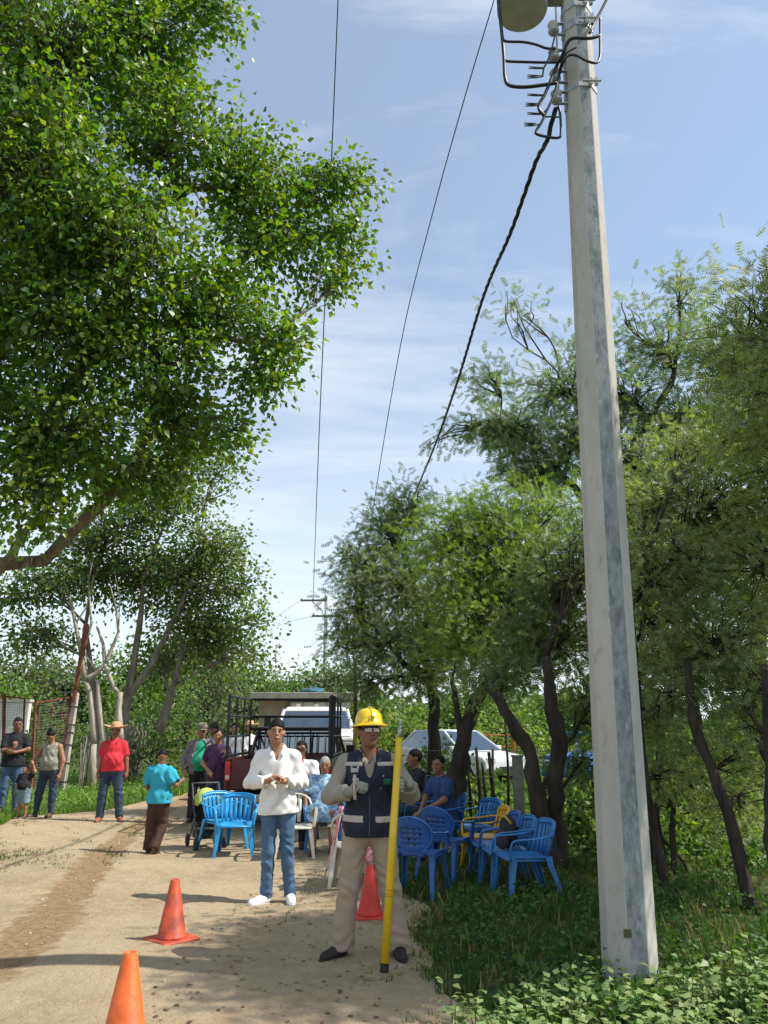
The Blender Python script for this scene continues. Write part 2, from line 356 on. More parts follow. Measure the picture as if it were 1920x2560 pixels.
weeds('ground_weeds', c, .22, .19, 30, .05, M_WEED, 'low broad-leaved weeds among the grass under the right trees')
c = np.column_stack([rng.uniform(-12, -5.2, 380), rng.uniform(16.2, 27, 380)]); c = c[c[:, 0] < np.array([xl(q) for q in c[:, 1]])-.35]
weeds('fence_weeds', c, .3, .34, 46, .06, mat('weed_bright', (.17, .29, .045), .5, .25, 3, island=.3, col2=(.11, .21, .035), trans=(1.6, 1.9, .6), transw=.35), 'bright leafy weeds growing along the left fence')
# pebbles and twigs on the road
n = 4200; y = 3.5+rng.uniform(0, 1, n)**1.6*16; a = np.array([xl(q) for q in y]); b_ = np.array([xr(q) for q in y])
x = a+rng.uniform(0, 1, n)*(b_-a); x = np.where(y < 12, np.maximum(x, -5.5), x)
PB = np.array([[-.5, 0, -.2], [0, -.5, -.2], [.5, 0, -.2], [0, .5, -.2], [0, 0, .35]])
scatter('pebbles', PB, [(0, 1, 4), (1, 2, 4), (2, 3, 4), (3, 0, 4)], np.column_stack([x, y, H(x, y)+.02]), unit(n)*[1, 1, .2], np.tile([0, 0, 1.], (n, 1)), rng.uniform(.006, .03, n)**1.0, mat('pebble', (.38, .31, .22), .9, .3, 3, island=.4), kind='stuff')
bpy.data.objects['pebbles']['label'] = 'small pebbles and clods scattered over the dirt road'; bpy.data.objects['pebbles']['category'] = 'gravel'
n = 500; y = rng.uniform(4.5, 10, n); x = rng.uniform(-1.5, .6, n)
scatter('leaf_litter', LEAF, LEAFF, np.column_stack([x, y, H(x, y)+.026]), unit(n)*[1, 1, .1], np.tile([0, 0, 1.], (n, 1)), rng.uniform(.015, .05, n), mat('dry_leaf', (.20, .13, .06), .8, .3, 3, island=.5))
setp(bpy.data.objects['leaf_litter'], 'dry fallen leaves on the shaded part of the road', 'fallen leaves')
# ------------------------------------------------------------------ trees
FEA_V = []; FEA_F = []
for i in range(5):
    yv = .06+.80*i/4; ln = .36*(1-.45*abs(i/4-.45)); w = .17
    for s_ in (-1, 1):
        k = len(FEA_V); FEA_V += [[0, yv, 0], [s_*ln, yv+w*.9, .06], [0, yv+w*.85, 0]]
        FEA_F += [(k, k+1, k+2)]
SMALL = np.array([[0, 0, 0], [-.37, .33, .10], [.37, .33, .10], [0, 1, -.08]]); SMALLF = [(0, 2, 1), (2, 3, 1)]
MB_DARK = mat('bark_dark', (.05, .038, .028), .95, .35, 9, .9, 30, stretch=(1, 1, .25))
MB_GREY = mat('bark_grey', (.17, .145, .115), .95, .3, 9, .8, 30, stretch=(1, 1, .25))
MB_PALE = mat('bark_pale', (.52, .46, .37), .9, .3, 7, .6, 30, stretch=(1, 1, .25), col2=(.30, .25, .19))
ML_BIG = mat('broad_leaf', (.12, .215, .035), .42, .2, 1.2, island=.42, spec=.55, col2=(.065, .135, .014), trans=(2.3, 2.3, .3), transw=.40)
ML_BIG2 = mat('broad_leaf_far', (.17, .24, .055), .42, .2, 1.2, island=.35, spec=.5, col2=(.06, .12, .025), trans=(1.7, 1.8, .5), transw=.36)
ML_MES = mat('feather_leaf', (.185, .235, .09), .5, .25, .8, island=.35, col2=(.105, .15, .06), trans=(1.5, 1.7, .7), transw=.44)
ML_MESB = mat('feather_leaf_bright', (.23, .30, .07), .5, .25, .8, island=.35, col2=(.12, .19, .045), trans=(1.6, 1.8, .6), transw=.44)
ML_PALE = mat('feather_leaf_pale', (.29, .34, .14), .5, .25, .8, island=.35, col2=(.15, .20, .08), trans=(1.4, 1.5, .7), transw=.42)
ML_BUSH = mat('bush_leaf', (.13, .22, .04), .55, .25, .8, island=.35, col2=(.08, .15, .03), trans=(1.5, 1.8, .5), transw=.35)
ML_FAR = mat('far_leaf', (.13, .18, .065), .7, .25, .6, island=.3, col2=(.09, .13, .05), trans=(1.3, 1.4, .6), transw=.3)
def blob(u, v, Y, ru, rv=None, rd=None):
    """ellipsoid of crown: centre seen at (u,v) at distance Y, half sizes given in picture pixels turned to metres"""
    c = P(u, v, Y); k = np.linalg.norm(c-EYE)/FPX; ru = ru*k; rv = (rv*k if rv else ru)
    return (c, np.array([ru, rd if rd else (ru+rv)/2, rv]))
def curve(a, b, sag=0, wob=.08, n=5):
    a = np.asarray(a, float); b = np.asarray(b, float); Lr = np.linalg.norm(b-a); out_ = []
    w = rng.normal(0, wob*Lr, 3); w2 = rng.normal(0, wob*.5*Lr, 3)
    for i in range(n+1):
        t = i/n; p = a+(b-a)*t + w*math.sin(math.pi*t) + w2*math.sin(2*math.pi*t); p[2] += sag*Lr*math.sin(math.pi*t); out_.append(p)
    return out_
def tree(name, label, stems, blobs, leafm, barkm, kind='big', size=.08, per=14, tw=1.0, seed=1, group=None, spread=.16, twr=.006, droop=.35, singles=0, sub='trunk', shell=.5):
    """stems: list of (points, radii) ; blobs: list of (centre, radii)[, twig count]"""
    global rng; rng = np.random.RandomState(seed)
    base = np.array(stems[0][0][0], float)
    root = empty(name, base, 0, label, 'tree' if 'tree' in name or 'mesquite' in name else 'bush', group)
    tb = MB(); lb = MB(); nodes = []
    for pts, rad in stems:
        pts = [np.asarray(p, float) for p in pts]; fine = []; fr = []
        for i in range(len(pts)-1):
            for q in range(4):
                t = q/4; fine.append(pts[i]*(1-t)+pts[i+1]*t + (rng.normal(0, .12*rad[i], 3) if i+q else 0)); fr.append((rad[i]*(1-t)+rad[i+1]*t)*rng.uniform(.88, 1.14))
        fine.append(pts[-1]); fr.append(rad[-1]); tb.tube([p-base for p in fine], fr, 9)
        k = len(fine); nodes += [(fine[i], fr[i]) for i in range(k//3, k)]
    NP = np.array([p for p, r_ in nodes]); NR = np.array([r_ for p, r_ in nodes])
    tips = []; tdir = []
    for bl in blobs:
        c, r = bl[0], bl[1]; vol = r[0]*r[1]*r[2]; nt_ = bl[2] if len(bl) > 2 else max(6, int(tw*46*(r[0]*r[2])**.9))
        d = np.linalg.norm(NP-c, axis=1); below = (c[2]-NP[:, 2]); sc_ = d - .5*np.clip(below, -1, 1.5); i = int(np.argmin(sc_))
        r0 = min(NR[i]*.75, .012+.022*np.linalg.norm(r)); path = curve(NP[i], c, .06, .08, 6)
        lb.tube([p-base for p in path], list(np.linspace(r0, max(r0*.35, .01), 7)), 6)
        for _ in range(nt_):
            dirn = unit(1)[0]; e = c + dirn*r*rng.uniform(shell, 1.0)**.6*(.93+.42*mnoise.noise(Vector(tuple(dirn*2.1+c))))
            if e[2] < .25: e[2] = .25
            s_ = path[rng.randint(2, 7)]; tp = curve(s_, e, .05, .08, 3)
            lb.tube([p-base for p in tp], [max(twr*2.2, r0*.25), twr*1.6, twr*1.2, twr*.6], 4, cap=False)
            tips.append(e); tdir.append((tp[-1]-tp[-2]))
            tips.append(tp[2]+rng.normal(0, .05, 3)); tdir.append((tp[-1]-tp[-2]))
    tips = np.array(tips); tdir = np.array(tdir); tdir /= np.linalg.norm(tdir, axis=1, keepdims=True)
    o = tb.build(sub, barkm, root, True); l_ = lb.build('branches', barkm, root, True)
    if l_: l_['kind'] = 'stuff'
    n = len(tips)*per; idx = np.repeat(np.arange(len(tips)), per)
    off = rng.normal(0, 1, (n, 3))*spread*np.array([1, 1, .75]); pos = tips[idx]+off + tdir[idx]*rng.uniform(-.3, .25, (n, 1))*spread*2
    pos[:, 2] = np.maximum(pos[:, 2], .06)
    ax = off/spread*.45+tdir[idx]*.5+rng.normal(0, .5, (n, 3)); ax[:, 2] -= droop
    nr = rng.normal(0, .75, (n, 3))+np.array([.15, -.15, .65]); sc = rng.uniform(.6, 1.2, n)*size
    if kind == 'big': tv, tf = LEAF*[1, 1, 1], LEAFF
    elif kind == 'small': tv, tf = SMALL, SMALLF
    else: tv, tf = FEA_V, FEA_F
    if singles:      # the nearest leaves of the sunny edge are leaves one by one
        dd = np.linalg.norm(pos-EYE, axis=1); pr = (pos-EYE)@np.array([0, _cp, _sp]); uu = 960+FPX*pos[:, 0]/pr
        ok = (uu > 5) & (uu < 1900); order = np.argsort(np.where(ok, dd, 99)); sel = order[:singles]; m_ = np.ones(n, bool); m_[sel] = False
        lme = None
        for j in sel:
            y_ = ax[j]/np.linalg.norm(ax[j]); x_ = np.cross(y_, nr[j]); x_ /= np.linalg.norm(x_); z_ = np.cross(x_, y_)
            if lme is None: lo = link_mesh('leaf', LEAF, LEAFF, leafm, root); lme = lo.data
            else: lo = bpy.data.objects.new('leaf', lme); COL.objects.link(lo); lo.parent = root
            Mx = Matrix.Identity(4)
            for q in range(3): Mx[q][0] = x_[q]*sc[j]; Mx[q][1] = y_[q]*sc[j]; Mx[q][2] = z_[q]*sc[j]; Mx[q][3] = (pos[j]-base)[q]
            lo.matrix_local = Mx
        pos, ax, nr, sc = pos[m_], ax[m_], nr[m_], sc[m_]
    scatter('crown', tv, tf, pos-base, ax, nr, sc, leafm, root)
    return root
# big broad-leaved tree on the left; its trunk stands just outside the picture
b0 = np.array([-8.6, 11.2, 0.0])
bl = [blob(*q) for q in [(120,120,9.2,270,210),(400,90,9.6,150,150),(100,450,8.8,240,230),(420,330,9.4,150,150),(620,415,10.2,125,120),(670,590,10.6,150,150),
 (790,470,10.8,85,70),(885,455,10.8,62,50),(880,600,10.9,62,80),(840,690,10.8,66,58),(300,640,9.2,250,210),(540,760,10,150,150),(705,860,10.2,76,90),(640,960,10.1,90,70),
 (110,800,9.4,230,200),(380,900,9.8,180,150),(575,1085,10.4,62,62),(180,1060,9.6,210,150),(60,1230,9.4,130,110),(450,1060,11,150,100),(-150,350,9.5,260,450),(-120,950,9.8,220,300),(330,1190,11.2,160,90),(560,30,9.4,52,50)]]
stems = [([b0, b0+[.2, -.1, 2.2], b0+[.6, -.3, 3.4], P(110, 1400, 11.6), P(330, 1180, 11), P(450, 830, 10), P(640, 600, 10.6)], [.42, .34, .22, .085, .07, .05, .03]),
         ([b0+[.2, -.1, 2.2], b0+[.3, -.6, 4.5], P(80, 700, 9.6), P(150, 300, 9.3), P(250, 60, 9.4)], [.3, .22, .16, .12, .06]),
         ([P(80, 700, 9.6), P(300, 560, 9.6), P(480, 470, 10), P(720, 470, 10.6)], [.11, .09, .06, .03]),
         ([P(50, 1210, 10), P(250, 820, 9.8), P(430, 815, 9.9), P(640, 860, 10)], [.12, .09, .065, .03]),
         ([P(-60, 1500, 11.4), P(20, 1400, 11.2), P(60, 1330, 11), P(150, 1230, 10.8)], [.085, .07, .05, .02])]
tree('broadleaf_tree', 'large leafy tree with glossy broad leaves overhanging the road from the left', stems, bl, ML_BIG, MB_GREY, 'small', .110, 17, 1.75, 11, spread=.145, droop=.55, singles=280)
# second broad-leaved tree behind, pale limbs
b1 = np.array([*G(250, 1985)[:2]*1.0, 0]); b1 = np.array([-7.6, 22.5, 0])
bl = [blob(*q) for q in [(420,1250,22,150,90),(260,1330,22,150,90),(540,1370,22,95,80),(615,1470,22,45,70),(650,1545,22,45,32),(635,1640,22,42,50),(470,1440,22.5,150,100),(480,1560,22.5,120,80),
 (330,1440,23,130,90),(110,1450,21,95,45),(70,1590,21,110,45),(30,1500,21,60,40),(210,1440,22,90,70),(560,1170,20,55,40),(480,1130,19,120,60),(560,1600,23,80,90),(420,1650,24,90,70)]]
stems = [([P(285, 1850, 22), P(320, 1740, 22), P(380, 1660, 22), P(440, 1540, 22), P(490, 1420, 22)], [.13, .11, .09, .07, .04]),
         ([P(250, 1850, 22), P(230, 1720, 22), P(215, 1560, 22), P(240, 1400, 22)], [.12, .09, .06, .03]),
         ([P(400, 1830, 22.5), P(435, 1710, 22.5), P(460, 1600, 22.5)], [.12, .09, .05]),
         ([P(320, 1740, 22), P(345, 1600, 22), P(360, 1450, 22), P(420, 1280, 22)], [.1, .08, .06, .03])]
stems[0][0][0][2] = 0
tree('broadleaf_tree', 'open grey-limbed tree behind the stick fence with pale branches in its crown', stems, bl, ML_BIG2, mat('bark_mid', (.30, .26, .21), .95, .35, 8, .9, 30, stretch=(1, 1, .25), col2=(.15, .125, .10)), 'small', .135, 15, 1.1, 12, spread=.30, twr=.010, droop=.4)
# bare pale dead tree behind the gate post
root = empty('dead_tree', (P(245, 1830, 21)[0], 21, 0), 0, 'bare dead tree with pale forked branches behind the leaning gate post', 'tree')
tb = MB(); bx = np.array([P(245, 1830, 21)[0], 21, 0])
def pl(pts, r0, r1, Y=21, cont=0):
    w = [P(u, v, Y+dy_) for (u, v, dy_) in [(q+(0,))[:3] for q in pts]]; fine = []
    for i in range(len(w)-1):
        for q in range(3): fine.append(w[i]*(1-q/3)+w[i+1]*q/3)
    fine.append(w[-1]); tb.tube([p-bx for p in fine], list(np.linspace(r0, r1, len(fine))), 7)
pl([(238,1860),(232,1790),(224,1730),(212,1700)], .10, .075); tb.tube([np.array([P(238,1860,21)[0]-bx[0], 0, -.05]), P(238,1860,21)-bx], [.13, .10], 8)
pl([(212,1700),(205,1640),(188,1560),(178,1500),(150,1470)], .08, .02); pl([(205,1640),(228,1560),(222,1450)], .05, .015); pl([(188,1560),(170,1480),(158,1440)], .04, .012)
pl([(212,1700),(240,1685),(262,1660),(258,1610),(242,1565)], .085, .03); pl([(262,1660),(280,1620),(296,1580),(290,1520),(276,1465)], .06, .015)
pl([(262,1660),(285,1720),(296,1730)], .06, .05); pl([(240,1675),(215,1640),(206,1570)], .04, .012); pl([(178,1590),(150,1560),(90,1535)], .03, .008)
pl([(205,1640),(165,1618),(120,1610)], .035, .01); pl([(188,1560),(215,1520),(235,1440)], .03, .01); pl([(222,1450),(232,1400),(236,1380)], .02, .008); pl([(296,1580),(300,1500),(286,1430)], .02, .006)
pl([(262,1870),(252,1800),(246,1740),(244,1700)], .09, .05); pl([(300,1850),(296,1780),(300,1730)], .10, .07)
tb.build('trunk', MB_PALE, root, True)
# mesquites on the right
def trunkp(pts, Y, rad):
    w = [P(u, v, Y) for u, v in pts]; w[0][2] = -.05; return (w, rad)
tree('mesquite_tree', 'feathery mesquite nearest the parked trucks, its dark drooping twigs hanging over the hard hat', 
     [trunkp([(1090, 2040), (1085, 1850), (1080, 1720), (1060, 1620)], 15.5, [.15, .12, .10, .05]), ([P(1080, 1720, 15.5), P(1010, 1660, 15), P(930, 1560, 15)], [.07, .05, .03]), ([P(1060, 1620, 15.5), P(1040, 1500, 15.5), P(1020, 1400, 15.5)], [.06, .05, .03]),
      ([P(1010, 1690, 14.6), P(960, 1700, 14.2), P(900, 1740, 14)], [.035, .025, .012])],
     [blob(*q) for q in [(900,1400,16,62,70),(890,1520,16,66,95),(985,1330,16.5,95,85),(1000,1470,15.5,110,110),(960,1610,15,95,75),(1080,1560,15,110,110),(860,1620,16,42,50),(925,1700,14.5,75,38),(1060,1690,15,90,55),(1020,1250,16.5,45,40)]],
     ML_MES, MB_DARK, 'fea', .16, 13, 1.9, 21, 'mesquite trees right of the road', spread=.21, twr=.007)
tree('mesquite_tree', 'forked dark mesquite leaning behind the two seated men', 
     [trunkp([(1115, 2085), (1140, 1960), (1155, 1850), (1185, 1760), (1225, 1700), (1290, 1640)], 12.8, [.19, .16, .13, .11, .08, .05]), ([P(1155, 1850, 12.8), P(1140, 1760, 12.8), P(1130, 1690, 12.8)], [.06, .05, .03])],
     [blob(*q) for q in [(1120,1330,13.5,110,100),(1210,1290,13.5,110,80),(1350,1270,13.5,110,60),(1160,1450,13,120,110),(1300,1400,13,140,110),(1200,1570,12.6,130,95),(1350,1540,13,120,110),(1100,1620,13.2,80,60),(1300,1660,12.6,110,55)]],
     ML_MESB, MB_DARK, 'fea', .155, 13, 1.9, 22, 'mesquite trees right of the road', spread=.2, twr=.007)
tree('mesquite_tree', 'twin-stemmed dark mesquite standing just behind the row of blue and yellow chairs',
     [trunkp([(1372, 2235), (1368, 2120), (1345, 1990), (1320, 1870), (1270, 1790), (1235, 1730)], 9.9, [.19, .14, .10, .085, .075, .05]), trunkp([(1400, 2210), (1392, 2080), (1385, 1960), (1400, 1850), (1375, 1750), (1365, 1640)], 10.0, [.12, .105, .10, .10, .085, .06])],
     [blob(*q) for q in [(1430,1420,10.6,120,110),(1240,1690,10.8,90,50),(1430,1600,10.6,110,90),(1330,1590,11,100,60),(1480,1760,10.6,90,70),(1460,1900,10.8,70,50),(1500,1300,11,110,80)]],
     ML_MES, MB_DARK, 'fea', .135, 14, 2.4, 23, 'mesquite trees right of the road', spread=.18, twr=.006)
tree('mesquite_tree', 'tall airy mesquite rising highest behind the concrete pole',
     [trunkp([(1560, 1990), (1555, 1700), (1540, 1400), (1560, 1180)], 16, [.22, .2, .16, .12]), ([P(1560,1180,16), P(1600,1080,16), P(1680,960,16), P(1700,820,16)], [.10, .08, .06, .03]), ([P(1540,1400,16), P(1460,1250,16), P(1360,1130,16), P(1250,1050,16)], [.10, .08, .05, .03]), ([P(1560,1180,16), P(1500,1060,16), P(1400,960,16)], [.08, .05, .03]), ([P(1600,1080,16), P(1760,1040,16), P(1880,950,16)], [.06, .05, .03])],
     [blob(*q)+(n_,) for q, n_ in [((1700,760,16,50,80),14),((1640,880,16,100,80),36),((1780,880,16,110,80),38),((1880,960,16,90,100),40),((1560,800,16,30,70),6),((1460,890,16,80,60),18),((1400,980,16,110,80),44),((1230,950,16,60,50),16),((1280,1080,16,110,65),64),
      ((1340,1180,16,110,60),70),((1180,1060,16,60,45),12),((1310,790,16,26,50),5),((1270,745,16,20,24),4),((1560,990,16,120,100),55),((1700,1040,16,120,90),56),((1450,1100,16,110,90),60),((1600,1160,15.5,130,80),66),((1800,1100,15.5,130,80),60),((1702,690,16,16,45),5),((1840,850,16,60,40),8),((1080,1110,16,26,24),3)]],
     mat('feather_leaf_airy', (.20, .255, .12), .5, .25, .8, island=.35, col2=(.13, .18, .08), trans=(1.5, 1.7, .8), transw=.44), MB_DARK, 'fea', .21, 8, 1, 24, 'mesquite trees right of the road', spread=.23, twr=.009, shell=.25)
tree('mesquite_tree', 'dense near mesquite right of the concrete pole with slender leaning stems',
     [([np.array([3.25, 7.5, -.05]), np.array([3.15, 7.6, .9]), np.array([2.98, 7.8, 1.7]), np.array([3.1, 8.1, 2.3])], [.065, .055, .045, .03]),
      ([np.array([3.95, 7.6, -.05]), np.array([3.75, 7.5, 1.2]), np.array([4.0, 7.4, 2.6]), np.array([4.6, 7.0, 4.0])], [.07, .06, .05, .04]),
      ([np.array([2.75, 8.3, -.05]), np.array([2.62, 8.3, 1.3]), np.array([2.7, 8.5, 2.9])], [.05, .04, .03])],
     [blob(*q) for q in [(1640,1250,9,110,90),(1800,1230,8.8,130,110),(1720,1400,8.4,140,110),(1880,1420,8,110,130),(1640,1560,8.6,90,110),(1800,1600,8.2,140,110),(1900,1720,8,90,100),(1700,1740,8.4,100,80),(1840,1880,8.2,90,60),(1660,1930,8.8,80,60),(1860,2010,8.4,90,60),(1690,1120,9.6,90,60),(1850,1080,9.4,100,70),(1610,1390,8.8,70,70),(1620,1790,8.8,60,60)]]
     +[(np.array(c), np.array(r)) for c, r in [((4.6,7.2,4.2),(1.1,1.0,.9)),((3.9,6.3,4.6),(.9,.8,.7)),((4.7,6.0,5.0),(1.0,.9,.8)),((3.6,7.0,5.4),(.8,.8,.7)),((5.4,6.6,5.6),(1.1,1.0,.9)),((3.6,6.0,4.5),(.7,.55,.45)),((4.4,6.9,4.9),(1.0,.9,.55)),((5.9,7.0,7.2),(.9,.9,.6)),((5.4,6.0,7.1),(.9,.9,.6)),((5.2,5.2,7.0),(.9,.7,.6)),((5.3,6.3,6.7),(1.1,.8,.6)),((4.9,5.5,6.6),(1.1,.7,.6)),((4.6,5.5,5.5),(1.0,.8,.7)),((4.8,6.4,5.9),(1.1,.8,.7)),((5.6,7.3,6.0),(1.1,.8,.7))]],
     ML_PALE, MB_DARK, 'fea', .125, 12, 2.2, 25, 'mesquite trees right of the road', spread=.17, twr=.005)
tree('mesquite_tree', 'mesquite farther back at the right edge with reddish branching stems',
     [([np.array([5.6, 11.4, -.05]), np.array([5.3, 11.4, 1.6]), np.array([5.5, 11.4, 3.3])], [.12, .1, .07]), ([np.array([4.3, 11.6, -.05]), np.array([4.5, 11.6, 1.7]), np.array([4.3, 11.6, 3.2])], [.09, .08, .05])],
     [blob(*q) for q in [(1650,1480,12.4,120,110),(1850,1500,12.4,130,130),(1700,1650,12,120,90),(1880,1700,12,110,100),(1580,1650,12.2,90,90),(1760,1330,12.6,140,90),(1560,1250,12.6,90,80),(1560,1450,12.6,90,90)]]
     +[(np.array(c), np.array(r)) for c, r in [((5.6,9.4,4.6),(1.2,1.1,1.0)),((4.4,9.6,4.2),(.9,.9,.7)),((5.0,8.6,5.3),(1.0,.9,.8))]],
     ML_MESB, MB_DARK, 'fea', .16, 12, 1.8, 26, 'mesquite trees right of the road', spread=.21, twr=.006)
tree('mesquite_tree', 'cluster of thin dark stems rising from the undergrowth just right of the concrete pole',
     [trunkp([(1668, 2290), (1640, 2050), (1652, 1800)], 9.6, [.05, .04, .025]), trunkp([(1695, 2300), (1680, 2080), (1702, 1850)], 9.5, [.045, .035, .02]), trunkp([(1640, 2270), (1622, 2020), (1600, 1840)], 9.9, [.035, .03, .02]), trunkp([(1580, 2290), (1560, 2000), (1572, 1850)], 9.7, [.045, .035, .02]), trunkp([(1740, 2290), (1705, 2150), (1640, 2080)], 9.6, [.02, .018, .012])],
     [blob(*q) for q in [(1640,1800,9.8,90,60),(1720,1880,9.6,80,50),(1600,1920,10,50,50),(1780,1960,9.4,70,50)]], ML_MESB, MB_DARK, 'fea', .13, 10, 1.7, 27, 'mesquite trees right of the road', spread=.17, twr=.005)
tree('mesquite_tree', 'single dark leaning stem at the right edge of the picture',
     [([np.array([3.42, 7.3, -.05]), np.array([3.36, 7.3, .7]), np.array([3.46, 7.35, 1.3]), np.array([3.55, 7.4, 2.2])], [.055, .05, .045, .03])], [blob(*q) for q in [(1900,1830,7.8,70,60),(1860,1740,8,60,50)]], ML_PALE, MB_DARK, 'fea', .125, 10, 1.7, 28, 'mesquite trees right of the road', spread=.17, twr=.005)
# undergrowth, shrubs, distant trees
def bush(label, bls, m, size, per, tw, seed, name='shrub', spread=.22, group=None, kind='small'):
    c = bls[0][0]; base = [c[0], c[1], 0.0]
    return tree(name, label, [([np.array(base), np.array([c[0], c[1], max(.35, c[2]*.5)])], [.04, .03])], bls, m, MB_DARK, kind, size, per, tw, seed, group, spread, twr=.006, droop=.1, sub='stem')
bush('bright green shrub growing through the wire fence behind the boy', [blob(*q) for q in [(400,1790,25,65,50),(450,1850,24.5,60,70),(380,1880,24,70,60),(440,1930,23.5,60,45),(470,1760,26,45,40)]], ML_BUSH, .10, 12, .75, 31, spread=.25)
bush('tall leafy shrub between the pickup and the fence', [blob(*q) for q in [(520,1760,30,60,70),(560,1700,31,60,60),(530,1860,28,50,60),(500,1690,31,60,50)]], ML_FAR, .13, 12, .6, 32, spread=.35)
bush('rounded shrub behind the rusty gate', [blob(*q) for q in [(60,1890,24,80,55),(140,1860,25,70,65),(20,1950,22,60,50),(200,1880,26,55,60)]], ML_BUSH, .10, 12, .7, 33, spread=.25)
bush('shrub below the dead tree', [blob(*q) for q in [(330,1740,27,70,45),(270,1790,26.5,60,45),(330,1830,26,60,45)]], ML_BUSH, .11, 11, .6, 34, spread=.28)
for i, (u, v, Y, ru, rv) in enumerate([(60,1690,48,150,62),(-60,1760,40,120,90),(170,1730,44,120,60),(330,1690,46,110,70),(480,1660,50,100,80),(600,1700,52,85,50),(690,1720,58,70,48),(770,1720,56,60,58),(830,1700,50,60,60),(900,1790,40,70,70),(620,1780,44,90,60)]):
    lab = ['low tree at the far left behind the white wall', 'tree on the left horizon above the black-shirted man', 'tree above the rusty gate in the distance', 'distant tree behind the dead branches', 'tall distant tree left of the sky gap', 'rounded distant tree directly beyond the pickup cage', 'distant tree in the gap under the crossarm pole', 'distant tree at the foot of the far utility pole', 'distant tree touching the first mesquite', 'tree behind the hut at the right', 'low tree beyond the left side of the pickup cage'][i]
    b = blob(u, v, Y, ru, rv)
    tree('distant_tree', lab, [([np.array([b[0][0], Y, 0]), np.array([b[0][0], Y, b[0][2]])], [.2, .12])], [b, (b[0]+np.array([b[1][0]*.5, 1, -b[1][2]*.5]), b[1]*.8), (b[0]+np.array([-b[1][0]*.5, -1, -b[1][2]*.6]), b[1]*.8)], [ML_FAR, ML_BUSH][i%2], MB_DARK, 'small', .26, 16, .22, 50+i, 'trees on the horizon', spread=.55, twr=.02)
for i, (u, v, Y, ru, rv, lab) in enumerate([(1260,1830,26,130,60,'sunlit shrub beyond the white car'),(1420,1780,29,110,60,'sunlit shrub above the blue truck'),(1600,1850,24,130,70,'sunlit thicket shrub right of the concrete pole'),(1800,1900,20,150,90,'sunlit shrub low at the right edge'),(1480,2040,15,90,40,'shrub under the blue truck'),(1640,2080,14,110,70,'leafy shrub between the right stems'),(1830,2120,12.5,120,80,'leafy shrub at the right edge of the shade'),(1180,1760,30,120,70,'shrub behind the forked mesquite'),(1010,1830,27,80,70,'shrub behind the white car roof'),(1880,2250,9.8,70,50,'small shrub beside the right edge stems'),(1565,2085,11.5,60,55,'leafy clump directly behind the base of the pole'),(1680,2150,10.6,70,50,'dark green clump around the thin stems'),(1770,2080,11,90,60,'waist-high shrub between the thin stems and the leaning trunk'),(1700,1950,12,110,70,'broad shrub filling the gap right of the pole'),(1190,1975,15.2,70,34,'low scrub in front of the white car wheels'),(1085,1905,16.5,34,45,'small shrub at the tail of the white car'),(1450,2010,12.4,50,50,'shrub right of the twin-stemmed tree')]):
    bush(lab, [blob(u, v, Y, ru, rv), blob(u-ru*.5, v+rv*.7, Y-.3, ru*.8, rv*.8), blob(u+ru*.5, v+rv*.6, Y+.2, ru*.8, rv*.8)], ML_BUSH if i % 2 else ML_MESB, .05+.0035*Y, 14, .7 if Y > 20 else 1.3, 80+i, spread=.10+.008*Y, group='shrubs beyond the right trees')
# woodland closing the horizon all round the field
n = 26000; an = rng.uniform(-1.25, 1.25, n); dist = rng.uniform(62, 95, n); hgt = np.array([4.2+2.6*mnoise.noise(Vector((a_*9, 1, 2)))+1.6*mnoise.noise(Vector((a_*31, 4, 2))) for a_ in an])
pos = np.column_stack([np.sin(an)*dist, np.cos(an)*dist, rng.uniform(.02, 1, n)**.8*hgt])
setp(scatter('woodland', SMALL, SMALLF, pos, unit(n), rng.normal(0, .6, (n, 3))+np.array([.2, -.2, .6]), rng.uniform(.5, 1.1, n), ML_FAR), 'far-off green woodland closing the horizon', 'woods', kind='stuff')
# foreground pale weeds, lit
def plant_row(seed):
    global rng; rng = np.random.RandomState(seed)
    n = 150; k = 0
    cs = []
    while len(cs) < n:
        u = rng.uniform(1130, 2080); v = rng.uniform(2500, 2760); top = 2560-70*min(1, max(0, (u-1200)/500))
        p = G(u, v, .0)
        if p[1] > 3.5 and v > top: cs.append(p)
    return cs
cs = plant_row(91)
stem = MB(); pos = []; ax = []
for c in cs:
    h = rng.uniform(.14, .34); top = np.array([c[0]+rng.normal(0, .04), c[1]+rng.normal(0, .04), gz(c[0], c[1])+h]); b_ = np.array([c[0], c[1], gz(c[0], c[1])-.02])
    stem.tube([b_, top], [.004, .002], 4, cap=False)
    for j in range(17):
        t = rng.uniform(.2, 1); a = rng.uniform(0, 6.28); p = b_+(top-b_)*t; rr = rng.uniform(.015, .06); pos.append(p+np.array([math.cos(a)*rr, math.sin(a)*rr, 0])); ax.append([math.cos(a), math.sin(a), rng.uniform(-.2, .5)])
pos = np.array(pos); ax = np.array(ax); n = len(pos)
root = empty('leafy_weeds', (cs[0][0], cs[0][1], 0), 0, 'sunlit pale-green leafy weeds in the bottom right corner', 'weeds'); root['kind'] = 'stuff'
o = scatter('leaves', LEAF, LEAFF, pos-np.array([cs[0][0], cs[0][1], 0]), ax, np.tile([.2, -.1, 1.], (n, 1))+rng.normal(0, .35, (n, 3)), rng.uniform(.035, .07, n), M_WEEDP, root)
stem.v = [q-np.array([cs[0][0], cs[0][1], 0]) for q in stem.v]; s_ = stem.build('stems', M_WEED, root); s_['kind'] = 'stuff'
